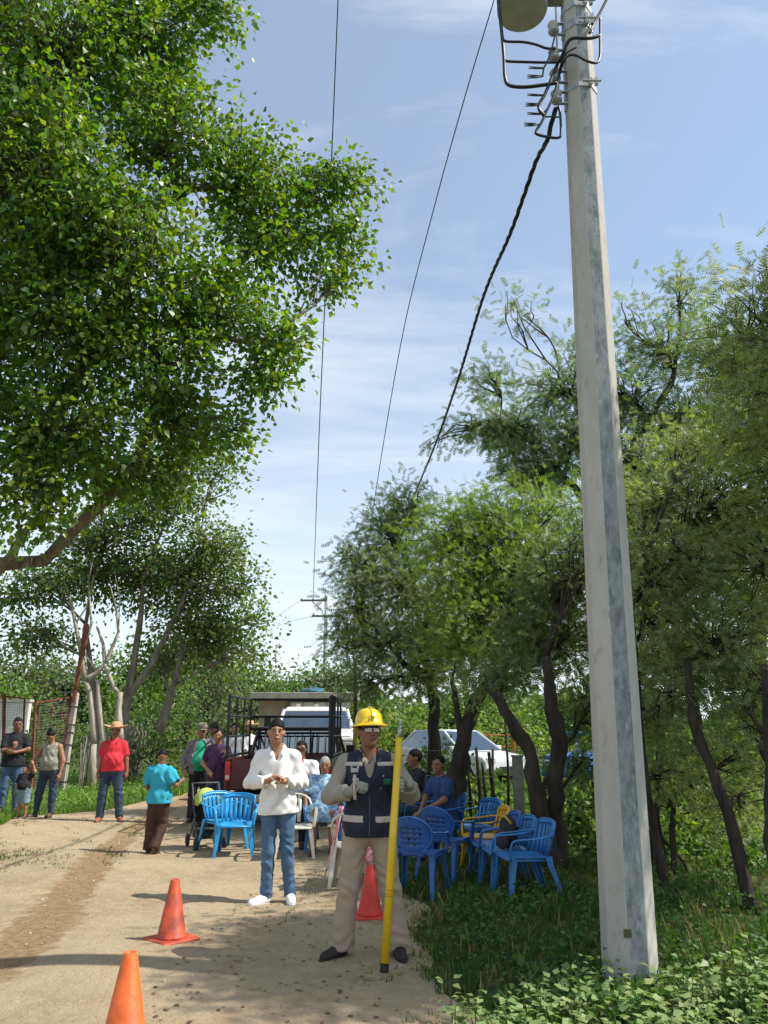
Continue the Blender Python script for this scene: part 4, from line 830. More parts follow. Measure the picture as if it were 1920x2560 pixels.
M_GLASS = glass('vehicle_glass', (.30, .40, .40), .9)
def wheel(parent, x, y, r=.34, w=.2):
    M_ = np.array(Matrix.Rotation(math.pi/2, 3, 'Y')); k = MB(); k.lathe([(r*.6, -w/2), (r*.94, -w/2), (r, -w*.36), (r, w*.36), (r*.94, w/2), (r*.6, w/2)], 28, (x, y, r), M_); t_ = k.build('wheel', M_TYRE, parent, True)
    k = MB(); k.lathe([(.06, -w*.40), (r*.30, -w*.46), (r*.58, -w*.34), (r*.60, -w*.5), (r*.60, w*.5), (r*.58, w*.34), (r*.30, w*.46), (.06, w*.40)], 20, (x, y, r), M_); k.build('rim', M_RIM, t_)
def panel_side(poly, x0, x1):
    k = MB(); k.prism(poly, x0, x1, 'x'); return k
# --- maroon pickup, tail towards us
tx, ty = -1.74, 13.45
pk = empty('pickup_truck', (tx, ty, gz(tx, ty)), R(-1.5), 'maroon pickup truck seen from behind with a tall black cargo cage', 'pickup truck')
HW = .88
for sx in (-1, 1):
    x0, x1 = sx*HW, sx*(HW-.06)
    k = panel_side([(0, .62), (0, 1.13), (2.0, 1.13), (2.0, .62), (1.45, .62), (1.38, .80), (1.2, .92), (1.0, .92), (.82, .80), (.75, .62)], min(x0, x1), max(x0, x1)); k.build('bed_side', M_MAROON, pk, bevel=.012)
    k = MB(); k.box((sx*(HW-.055), -.012, .93), (.085, .03, .30)); lp = k.build('tail_lamp', M_LAMPR, pk, bevel=.008); k = MB(); k.box((sx*(HW-.055), -.029, .84), (.06, .008, .06)); k.build('reversing_lens', M_LAMPW, lp)
    k = MB(); k.prism([(2.03, .60), (2.03, 1.14), (3.35, 1.12), (4.55, 1.02), (4.6, .62), (4.3, .60), (4.22, .80), (4.0, .92), (3.8, .92), (3.62, .80), (3.5, .60)], min(sx*HW, sx*(HW-.05)), max(sx*HW, sx*(HW-.05)), 'x'); k.build('body_side', M_MAROON, pk, bevel=.01)
    for (y_, z0, y2, z1) in ((2.08, 1.12, 2.16, 1.58), (3.30, 1.12, 2.95, 1.58)):
        k = MB(); k.tube([(sx*(HW-.04), y_, z0), (sx*(HW-.15), y2, z1)], .038, 6); k.build('cab_pillar', M_MAROON, pk)
    k = MB(); k.add([(sx*(HW-.04), 2.1, 1.14), (sx*(HW-.04), 3.26, 1.14), (sx*(HW-.15), 2.95, 1.56), (sx*(HW-.15), 2.18, 1.56)], [(0, 1, 2, 3)]); k.build('side_window', M_GLASS, pk, solid=.005)
    for y_ in (1.1, 3.91): wheel(pk, sx*(HW-.13), y_)
    k = MB(); k.box((sx*(HW+.10), 3.0, 1.18), (.16, .08, .2)); k.build('door_mirror', M_BLKP, pk, bevel=.02)
k = MB(); k.box((0, 1.0, .66), (1.68, 1.98, .05)); k.box((0, 2.3, .5), (1.4, 4.4, .16)); k.build('chassis', M_DARK, pk)
k = MB(); k.box((0, 0.01, .885), (1.53, .045, .47)); tg = k.build('tailgate', M_MAROON, pk, bevel=.01)
k = MB(); k.box((0, -.018, .83), (1.25, .01, .22)); k.build('pressed_panel', M_MAROON, tg, bevel=.004); k = MB(); k.box((0, -.03, 1.03), (.2, .02, .05)); k.build('handle', M_BLKP, tg, bevel=.005); k = MB(); k.box((.45, -.02, 1.035), (.28, .006, .022)); k.build('pale_strip', M_CHROME, tg)
k = MB(); k.box((0, -.07, .52), (1.66, .14, .13)); bp_ = k.build('rear_bumper', M_CHROME, pk, bevel=.015); k = MB(); k.box((0, -.145, .53), (.30, .008, .15)); k.build('number_plate', mat('plate_white', (.6, .62, .58), .5), bp_)
k = MB(); k.hexa([(-.76, 2.12, 1.56), (.76, 2.12, 1.56), (.74, 3.0, 1.56), (-.74, 3.0, 1.56), (-.70, 2.2, 1.635), (.70, 2.2, 1.635), (.68, 2.92, 1.635), (-.68, 2.92, 1.635)]); k.build('roof', M_MAROON, pk, bevel=.03, seg=3)
k = MB(); k.box((0, 2.06, 1.10), (1.66, .05, .12)); k.box((0, 2.065, .85), (1.66, .04, .5)); k.build('cab_back', M_MAROON, pk, bevel=.01)
k = MB(); k.add([(-.80, 2.08, 1.16), (.80, 2.08, 1.16), (.72, 2.16, 1.56), (-.72, 2.16, 1.56)], [(0, 1, 2, 3)]); k.build('rear_window', M_GLASS, pk, solid=.005)
k = MB(); k.add([(-.80, 3.32, 1.14), (.80, 3.32, 1.14), (.70, 2.97, 1.56), (-.70, 2.97, 1.56)], [(0, 1, 2, 3)]); k.build('windscreen', M_GLASS, pk, solid=.005)
k = MB(); k.hexa([(-.86, 3.34, 1.0), (.86, 3.34, 1.0), (.86, 4.58, .92), (-.86, 4.58, .92), (-.82, 3.36, 1.14), (.82, 3.36, 1.14), (.78, 4.55, 1.03), (-.78, 4.55, 1.03)]); k.build('bonnet', M_MAROON, pk, bevel=.03)
for sx in (-.38, .38): k = MB(); k.box((sx, 2.75, 1.22), (.42, .12, .30)); k.box((sx, 2.75, 1.42), (.22, .09, .12)); k.build('seat_back', M_DARK, pk, bevel=.03)
for i in range(11):   # bars guarding the rear window
    k = MB(); k.tube([(-.70+.14*i, 1.98, 1.14), (-.70+.14*i, 1.98, 1.50)], .011, 6); k.build('guard_bar', M_CHROME if i % 2 else M_BLKP, pk)
k = MB(); k.tube([(-.76, 1.98, 1.52), (.76, 1.98, 1.52)], .016, 6); k.build('guard_rail', M_BLKP, pk)
cg = MB(); cg.tube([(-HW+.02, .04, 1.13), (-HW+.02, .04, 2.16)], .026, 8); cage = cg.build('cargo_cage', M_BLKP, pk)
def bar(name, a, b, r=.019): k = MB(); k.tube([a, b], r, 8); k.build(name, M_BLKP, cage)
bar('post', (HW-.02, .04, 1.13), (HW-.02, .04, 2.13), .045)
for sx in (-1, 1):
    X_ = sx*(HW-.02)
    for y_ in (.68, 1.32, 1.94): bar('post', (X_, y_, 1.13), (X_, y_, 2.14))
    for z_ in (2.14, 1.82, 1.48): bar('side_rail', (X_, .04, z_), (X_, 1.94, z_))
    bar('side_rail', (X_, .04, 1.17), (X_, 1.94, 1.17), .024)
for z_ in (2.14, 1.82, 1.60): bar('front_rail', (-HW+.02, 1.94, z_), (HW-.02, 1.94, z_), .024)
for x_ in (-.3, .3): bar('post', (x_, 1.94, 1.13), (x_, 1.94, 1.6), .014)
# --- white lorry facing us
wt = empty('lorry', (-1.66, 18.6, gz(-1.6, 18)), R(2), 'old white truck facing the camera behind the maroon pickup', 'truck')
HW = 1.0
k = MB(); k.hexa([(-HW, 0, .70), (HW, 0, .70), (HW, 1.3, .70), (-HW, 1.3, .70), (-HW+.02, .02, 1.42), (HW-.02, .02, 1.42), (HW-.02, 1.3, 1.52), (-HW+.02, 1.3, 1.52)]); k.build('nose', M_WPAINT, wt, bevel=.05, seg=3)
k = MB(); k.hexa([(-HW+.05, .03, 1.42), (HW-.05, .03, 1.42), (HW-.05, 1.35, 1.52), (-HW+.05, 1.35, 1.52), (-HW+.18, .10, 1.50), (HW-.18, .10, 1.50), (HW-.12, 1.35, 1.60), (-HW+.12, 1.35, 1.60)]); k.build('bonnet', M_WPAINT, wt, bevel=.03, seg=3)
k = MB(); k.box((0, 2.05, 1.1), (1.98, 1.5, .85)); k.build('cab_lower', M_WPAINT, wt, bevel=.04)
k = MB(); k.hexa([(-.80, 1.62, 2.02), (.80, 1.62, 2.02), (.80, 2.75, 2.02), (-.80, 2.75, 2.02), (-.72, 1.72, 2.13), (.72, 1.72, 2.13), (.72, 2.7, 2.13), (-.72, 2.7, 2.13)]); k.build('roof', M_WPAINT, wt, bevel=.035, seg=3)
for sx in (-1, 1):
    for a, b in (((sx*.93, 1.34, 1.54), (sx*.79, 1.68, 2.05)), ((sx*.96, 2.75, 1.5), (sx*.79, 2.72, 2.05))): k = MB(); k.tube([a, b], .045, 6); k.build('cab_pillar', M_WPAINT, wt)
    k = MB(); k.add([(sx*.95, 1.4, 1.52), (sx*.95, 2.72, 1.5), (sx*.80, 2.7, 2.04), (sx*.80, 1.72, 2.04)], [(0, 1, 2, 3)]); k.build('side_window', M_GLASS, wt, solid=.005)
    k = MB(); k.box((sx*.80, -.015, 1.20), (.32, .05, .30)); hl = k.build('headlamp_frame', M_CHROME, wt, bevel=.01); k = MB(); k.box((sx*.80, -.045, 1.20), (.24, .03, .20)); k.build('lens', M_LAMPW, hl, bevel=.01)
    k = MB(); k.box((sx*.88, -.02, .98), (.15, .04, .13)); k.build('side_marker', M_LAMPR, wt, bevel=.01)
    k = MB(); k.tube([(sx*.96, 1.5, 1.55), (sx*1.16, 1.4, 1.62), (sx*1.16, 1.4, 1.86)], .013, 6); k.box((sx*1.17, 1.38, 1.74), (.16, .03, .26)); k.build('door_mirror', M_BLKP, wt)
    for y_ in (.75, 4.6): wheel(wt, sx*.86, y_, .42, .26)
k = MB(); k.add([(-.92, 1.34, 1.56), (.92, 1.34, 1.56), (.78, 1.66, 2.03), (-.78, 1.66, 2.03)], [(0, 1, 2, 3)]); k.build('windscreen', M_GLASS, wt, solid=.006)
k = MB(); k.box((0, -.01, 1.18), (1.26, .03, .36)); gr_ = k.build('grille', M_DARK, wt)
for i in range(13): k = MB(); k.box((-.57+.095*i, -.04, 1.18), (.035, .03, .34)); k.build('grille_bar', M_CHROME, gr_)
k = MB(); k.box((0, -.12, .72), (2.06, .16, .22)); k.build('front_bumper', M_CHROME, wt, bevel=.02)
for x_ in (-.45, -.0, .45): k = MB(); k.box((x_, 1.8, 2.16), (.10, .09, .06)); k.build('roof_lamp', M_LAMPW, wt, bevel=.01)
for x_ in (-.3, .3): k = MB(); k.ell((x_, 2.1, 1.68), (.11, .1, .14), 10, 8); k.box((x_, 2.16, 1.45), (.45, .12, .5)); k.build('cab_seat', M_DARK, wt)
k = MB(); k.box((0, 4.2, 1.02), (2.0, 2.7, .12)); k.box((0, 3.0, .75), (.9, 5.2, .2)); k.build('load_bed', mat('bed_wood', (.2, .15, .10), .9, .2), wt)
# --- block hut behind
hut = empty('block_hut', (-2.6, 27, 0), 0, 'small concrete block hut with flat slab roof and a blue tarp behind the trucks', 'hut')
L0, L1 = P(640, 1740, 27)[0]+2.6, P(884, 1740, 27)[0]+2.6; RZ = P(700, 1750, 27)[2]
k = MB(); k.box(((L0+L1)/2, 1.4, RZ+.12), (L1-L0+.3, 3.4, .24)); k.build('roof_slab', mat('slab_grey', (.40, .38, .34), .9, .15, 4, .3, 30), hut, bevel=.015)
k = MB(); k.box(((L0+L1)/2-.1, 1.4, RZ/2), (L1-L0-.45, 2.8, RZ)); k.build('wall', mat('wall_tan', (.34, .29, .22), .9, .15, 3, .4, 30), hut)
bm_ = None
for r_ in range(int(RZ/.2)):
    for c_ in range(5):
        x_ = L1-.25-1.85+.4*c_+(.2 if r_ % 2 else 0)
        if x_+.19 > L1-.02: continue
        if bm_ is None: k = MB(); k.box((0, 0, 0), (.385, .19, .185)); b_ = k.build('block', mat('limewashed_block', (.55, .54, .51), .9, .2, 3, .5, 30), hut, bevel=.006); bm_ = b_.data
        else: b_ = b_.copy(); b_.parent = hut; COL.objects.link(b_)
        b_.location = (x_, -.10+rng.uniform(-.004, .004), .1+.2*r_)
k = MB(); k.ell((P(775, 1722, 27)[0]+2.6, .9, RZ+.32), (.42, .4, .11), 14, 6); v = k.v[-1]; k.v[-1] = v+rng.normal(0, .03, v.shape)*(v[:, 2:] > RZ+.26)
tp_ = k.build('rooftop_bundle', mat('tarp_teal', (.03, .13, .17), .6, .2, 5), hut, True)
# --- white hatchback beyond the trees
def saloon(root, m, Lc=3.8, wd=1.62, hh=1.45, z0=.28):
    pr = [(0, .45), (.02, .72), (.12, .80), (.95, .92), (1.05, .95), (3.55, .98), (3.72, .90), (3.78, .6), (3.7, .36), (3.3, .32), (.3, .32)]
    k = MB(); k.prism([(a*Lc/3.8, b) for a, b in pr], -wd/2, wd/2, 'y'); k.build('body', m, root, bevel=.06, seg=3)
    gx = [(.98, .93), (1.75, hh-.03), (2.2, hh), (3.0, hh-.02), (3.55, .96)]; n = len(gx); v = []
    for sx in (-1, 1):
        for a, b in gx: v.append((a*Lc/3.8, sx*(wd/2-.03-.17*(b-.93)/.5), b))
    f = [(i, i+1, i+1+n, i+n) for i in range(n-1)]; k = MB(); k.add(v, [f[1], f[2]]); k.build('roof', m, root, True, solid=.05)
    k = MB(); k.add(v, [f[0]]); k.build('windscreen', M_GLASS, root, solid=.006); k = MB(); k.add(v, [f[3]]); k.build('rear_window', M_GLASS, root, solid=.006)
    for sx in (0, 1):
        k = MB(); k.add(v, [tuple(range(sx*n, sx*n+n))]); k.build('side_window', M_GLASS, root, solid=.006)
        for i in (0, 3):
            a, b = v[sx*n+i], v[sx*n+i+1]; k = MB(); k.tube([a, b], .035, 6); k.build('roof_pillar', m, root)
        a = v[sx*n+2]; k = MB(); k.tube([(a[0]+.05, a[1]*1.16, .95), a], .035, 6); k.build('roof_pillar', M_BLKP, root)
        k = MB(); k.box((.06, (sx*2-1)*(wd/2-.24), .70), (.10, .34, .15)); k.build('headlight', M_LAMPW, root, bevel=.02)
        k = MB(); k.box((3.74, (sx*2-1)*(wd/2-.16), .80), (.08, .2, .2)); k.build('tail_lamp', M_LAMPR, root, bevel=.02)
        k = MB(); k.box((1.15, (sx*2-1)*(wd/2+.06), .99), (.1, .16, .12)); k.build('door_mirror', m, root, bevel=.02)
        k = MB(); k.box((1.9, (sx*2-1)*(wd/2+.004), .66), (.95, .012, .50)); dr = k.build('door', m, root, bevel=.004); k = MB(); k.box((2.25, (sx*2-1)*(wd/2+.02), .80), (.14, .02, .03)); k.build('handle', M_BLKP, dr)
        k = MB(); k.box((.02, (sx*2-1)*.001, .5), (.04, .6, .1)); 
        if sx: k.build('front_grille', M_DARK, root)
    for x_ in (.72, 3.05):
        for sx in (-1, 1):
            M_ = np.array(Matrix.Rotation(math.pi/2, 3, 'X')); k = MB(); k.lathe([(.17, -.1), (.28, -.1), (.3, -.07), (.3, .07), (.28, .1), (.17, .1)], 22, (x_, sx*(wd/2-.08), .3), M_); w_ = k.build('wheel', M_TYRE, root, True); k = MB(); k.lathe([(.03, -.085), (.165, -.07), (.165, .07), (.03, .085)], 16, (x_, sx*(wd/2-.08), .3), M_); k.build('rim', M_RIM, w_)
c = P(1262, 1950, 22.0); root = empty('parked_car', (c[0], 21.4, gz(3, 20)), R(180-52), 'white hatchback parked in the field behind the forked mesquite', 'car'); saloon(root, M_CAR)
# --- small blue farm truck
c = P(1392, 1930, 17.5); root = empty('farm_truck', (c[0]+.1, 17.2, gz(4, 17)), R(50), 'small blue farm truck partly hidden by the concrete pole', 'truck')
k = MB(); k.hexa([(0, -.6, .55), (.9, -.6, .5), (.9, .6, .5), (0, .6, .55), (.04, -.52, .98), (.9, -.56, 1.04), (.9, .56, 1.04), (.04, .52, .98)]); k.build('bonnet', M_BPAINT, root, bevel=.06, seg=3)
k = MB(); k.box((1.35, 0, .75), (.92, 1.24, .55)); k.build('cab_lower', M_BPAINT, root, bevel=.03); k = MB(); k.box((1.35, 0, 1.42), (1.02, 1.24, .06)); k.build('roof', M_BPAINT, root, bevel=.025)
for x_ in (.95, 1.75):
    for sy in (-1, 1): k = MB(); k.tube([(x_, sy*.57, 1.0), (x_+.03, sy*.55, 1.41)], .03, 6); k.build('cab_pillar', M_BPAINT, root)
k = MB(); k.box((2.15, 0, .82), (.6, 1.3, .34)); k.build('load_box', M_BPAINT, root, bevel=.02)
for x_ in (.45, 2.0):
    for sy in (-1, 1): M_ = np.array(Matrix.Rotation(math.pi/2, 3, 'X')); k = MB(); k.lathe([(.02, -.09), (.27, -.09), (.3, -.06), (.3, .06), (.27, .09), (.02, .09)], 20, (x_, sy*.56, .3), M_); k.build('wheel', M_TYRE, root, True)
k = MB(); k.box((-.01, -.35, .80), (.05, .2, .16)); k.build('headlight', M_LAMPW, root, bevel=.02); k = MB(); k.box((-.01, .35, .80), (.05, .2, .16)); k.build('headlight', M_LAMPW, root, bevel=.02)
# ------------------------------------------------------------------ gate, fences, posts
M_RUST = mat('rust', (.24, .075, .035), .85, .3, 12, .4, 60, col2=(.11, .045, .03)); M_POSTC = mat('old_concrete', (.50, .45, .37), .9, .15, 5, .5, 30); M_WIREG = mat('grey_wire', (.22, .20, .18), .7, .2); M_STICK = mat('weathered_stick', (.27, .24, .20), .95, .3, 10, .6, 40, stretch=(1, 1, .3)); M_WALLW = mat('white_render', (.66, .63, .58), .9, .08, 2, .2, 20)
Yg = 20.6
def GP(u, v, dY=0): return P(u, v, Yg+dY)
b0 = GP(152, 1985); b0[2] = 0
gp = empty('gate_post', tuple(b0), 0, 'leaning pale concrete gate post wrapped in wire bands', 'post')
t0 = GP(191, 1732)-b0; k = MB(); k.tube([A(0, 0, -.15), t0*.5, t0], [.105, .095, .085], 4, phase=.7); k.build('shaft', M_POSTC, gp, bevel=.01)
for q in (.12, .30, .48, .60, .68, .86): k = MB(); k.tube([t0*q-A(0, 0, .008), t0*q+A(0, 0, .008)], .118-.02*q, 8); k.build('wire_band', M_BLKP, gp)
k = MB(); k.tube([t0+A(-.42, -.05, .0), t0+A(.05, -.05, .02)], .022, 6); k.build('cross_stick', M_STICK, gp)
rp_ = empty('rusty_beam', tuple(GP(190, 1735)+A(0, -.12, 0)), 0, 'rusty steel beam rising crookedly from the top of the leaning gate post', 'beam')
o_ = GP(190, 1735)+A(0, -.12, 0); k = MB(); k.tube([A(0, 0, -.2), GP(200, 1660)-o_, GP(213, 1590)-o_, GP(216, 1560)-o_], [.055, .06, .085, .075], 4, phase=.7); k.build('beam_shaft', M_RUST, rp_)
def wiremesh(name, quad, nx, ny, r, m, parent, diag=False):
    a, b, c, d = [np.asarray(q, float) for q in quad]; k = MB()   # a TL b TR c BR d BL
    for i in range(1, nx): t = i/nx; k.tube([a+(b-a)*t, d+(c-d)*t], r, 3, cap=False)
    for i in range(1, ny): t = i/ny; k.tube([a+(d-a)*t, b+(c-b)*t], r, 3, cap=False)
    o_ = k.build(name, m, parent); o_['kind'] = 'stuff'; return o_
g1 = empty('gate', tuple(GP(110, 1990)*A(1, 1, 0)), 0, 'rusty framed wire-mesh gate leaf hanging open against the leaning post', 'gate'); go = GP(110, 1990)*A(1, 1, 0)
cs_ = [GP(88, 1757, -.9)-go, GP(178, 1743, -.05)-go, GP(142, 1985, -.1)-go, GP(76, 1998, -.9)-go]; cs_[2][2] = max(cs_[2][2], .03); cs_[3][2] = max(cs_[3][2], .03)
for n_, i, j, r in (('top_rail', 0, 1, .03), ('stile', 1, 2, .035), ('bottom_rail', 2, 3, .03), ('stile', 3, 0, .035)): k = MB(); k.tube([cs_[i], cs_[j]], r, 4, phase=.7); k.build(n_, M_RUST, g1)
for t in (.12, .5, .8): k = MB(); k.tube([cs_[0]+(cs_[1]-cs_[0])*t, cs_[3]+(cs_[2]-cs_[3])*t], .014, 5); k.build('bar', M_RUST, g1)
wiremesh('wire_mesh', cs_, 16, 34, .0035, M_WIREG, g1)
g2_ = empty('gate', tuple(GP(20, 1990, 1.5)*A(1, 1, 0)), 0, 'second rusty gate frame at the left edge before the white wall', 'gate'); go = GP(20, 1990, 1.5)*A(1, 1, 0)
cs_ = [GP(-30, 1738, 1.5)-go, GP(62, 1746, 1.5)-go, GP(50, 1970, 1.5)-go, GP(-40, 1970, 1.5)-go]
for n_, i, j, r in (('top_rail', 0, 1, .03), ('stile', 1, 2, .03), ('bottom_rail', 2, 3, .03), ('stile', 3, 0, .03)): k = MB(); k.tube([cs_[i], cs_[j]], r, 4, phase=.7); k.build(n_, M_RUST, g2_)
k = MB(); k.tube([GP(10, 1735, 1.4)-go, GP(8, 1960, 1.4)-go], .05, 5); k.build('middle_post', M_RUST, g2_)
wiremesh('wire_mesh', cs_, 16, 34, .0035, M_WIREG, g2_)
# white wall / shed at the far left
w0 = P(-140, 1755, 33); w1 = P(77, 1755, 33); root = empty('white_wall', ((w0[0]+w1[0])/2, 33, 0), 0, 'plain white rendered wall at the far left behind the rusty gates', 'wall')
k = MB(); k.box((0, 0, w1[2]/2), (w1[0]-w0[0], .25, w1[2])); k.build('wall_face', M_WALLW, root, bevel=.01); k = MB(); k.box((0, 0, w1[2]+.05), (w1[0]-w0[0]+.1, .4, .1)); k.build('coping', M_POSTC, root)
# stick fence running back along the left of the road
sf = empty('stick_fence', (-7.6, 21, 0), 0, 'fence of upright weathered sticks and sagging wire left of the road', 'fence')
A0, A1 = np.array(GP(196, 1950)[:2]), np.array(P(352, 1930, 25.5)[:2]); o_ = A(-7.6, 21, 0); prot = []
for i in range(5):
    k = MB(); h = 1.0; w1_ = rng.normal(0, .02, 3)*A(1, 1, 0); k.tube([A(0, 0, -.1), A(0, 0, .45)+w1_, A(0, 0, 1)-w1_*.5], [.024, .02, .013], 5); q = k.build('stake', M_STICK, sf, True); prot.append(q)
ts_ = np.concatenate([np.linspace(0, .62, 24), np.linspace(.63, 1.0, 44)]); hs = []
for i, t in enumerate(ts_):
    t += rng.uniform(-.008, .008); x_, y_ = A0+(A1-A0)*t; q = prot[i] if i < 5 else prot[i % 5].copy()
    if i >= 5: COL.objects.link(q); q.parent = sf
    q.location = A(x_, y_+rng.uniform(-.06, .06), 0)-o_; q.rotation_euler = (rng.normal(0, .05), rng.normal(0, .06), rng.uniform(0, 6)); s_ = rng.uniform(.9, 1.6); q.scale = (s_*.9, s_*.9, rng.uniform(1.2, 1.65)+.12*(t > .62))
for z_ in (.35, .7, 1.05, 1.35):
    k = MB(); pts = [A(*(A0+(A1-A0)*t), z_+.03*math.sin(t*20+z_*5))-o_ for t in np.linspace(0, 1, 16)]; k.tube(pts, .006, 4, cap=False); k.build('wire', M_WIREG, sf)
# dead trunks stump post near the dead tree
# right side: stakes, post and wires under the mesquites
rf = empty('post_and_wire_fence', (1.6, 13.6, 0), 0, 'crooked wooden stakes with barbed wire in front of the white car', 'fence'); o_ = A(1.6, 13.6, 0)
for (u, vt, Y_, r, du) in [(1128, 1905, 13.9, .022, 6), (1152, 1900, 13.8, .03, -4), (1168, 1893, 13.7, .026, 5), (1190, 1868, 13.7, .034, 3), (1205, 1905, 13.6, .028, -5), (1222, 1880, 13.5, .036, 8), (1232, 1872, 13.6, .028, -4), (1262, 1790, 13.9, .024, -3), (1326, 1900, 13.2, .03, 4), (1420, 1905, 13, .028, -6), (1480, 1915, 12.8, .03, 3)]:
    t_ = P(u, vt, Y_); k = MB(); b_ = A(P(u+du, vt, Y_)[0], Y_, -.1); m_ = (t_+b_)/2+rng.normal(0, .03, 3)*A(1, 1, 0); k.tube([b_-o_, m_-o_, t_-o_], [r*1.2, r, r*.8], 6); k.build('stake', MB_DARK, rf, True)
for z_ in (.45, .85, 1.25):
    k = MB(); k.tube([A(P(u, 1950, 13.75-(u-1060)*.0023)[0], 13.75-(u-1060)*.0023, z_+.02*math.sin(u*.05+z_))-o_ for u in range(1060, 1560, 40)], .004, 4, cap=False); k.build('barbed_wire', M_WIREG, rf)
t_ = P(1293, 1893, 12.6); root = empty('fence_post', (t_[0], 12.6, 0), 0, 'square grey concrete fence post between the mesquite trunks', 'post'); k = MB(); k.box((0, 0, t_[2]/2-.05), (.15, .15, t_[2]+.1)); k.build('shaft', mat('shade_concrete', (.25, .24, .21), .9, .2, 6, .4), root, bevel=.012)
k = MB(); k.box((0, 0, t_[2]+.015), (.17, .17, .03)); k.build('cap', MATS['shade_concrete'], root, bevel=.005)
root = empty('tube_gate', (P(1235, 1900, 24)[0], 24, 0), 0, 'thin orange tubular gate in the sunlit field beyond the white car', 'gate'); M_OR = mat('orange_tube', (.42, .17, .03), .6, .2)
a, b = P(1180, 1838, 24)-A(P(1235, 1900, 24)[0], 24, 0), P(1285, 1838, 24)-A(P(1235, 1900, 24)[0], 24, 0)
for z_ in (a[2], a[2]-.32, a[2]-.64, .2): k = MB(); k.tube([A(a[0], 0, z_), A(b[0], 0, z_)], .022, 6); k.build('rail', M_OR, root)
for q in (0, .45, .97, 1): k = MB(); x_ = a[0]+(b[0]-a[0])*q; k.tube([A(x_, 0, 0), A(x_, 0, a[2])], .03, 6); k.build('upright', M_OR, root)
t_ = P(889, 1765, 16.5); root = empty('marker_post', (t_[0], 16.5, 0), 0, 'yellow and brown striped post beside the white truck', 'post'); k = MB(); k.tube([A(0, 0, 0), A(0, 0, 1.7)], .05, 8); k.build('shaft', mat('yellow_post', (.62, .42, .05), .7, .2, 9), root, True); k = MB(); k.tube([A(0, 0, 1.7), A(-.02, 0, 3.0)], .04, 8); k.build('upper_shaft', mat('brown_post', (.16, .09, .05), .8, .2), root, True); k = MB(); k.tube([A(0, 0, 1.55), A(.2, 0, 1.62), A(.32, 0, 1.5)], .035, 6); k.build('arm', MATS['yellow_post'], root, True)
# shadow-side stone by the gate post
p_ = G(168, 1975); k = MB(); k.ell((0, 0, .06), (.22, .15, .12), 10, 6); v = k.v[-1]; k.v[-1] = v+rng.normal(0, .012, v.shape); ob = k.build('stone', M_POSTC, None, False); ob.location = (p_[0], p_[1], gz(p_[0], p_[1])); setp(ob, 'pale stone lying at the foot of the leaning gate post', 'stone')
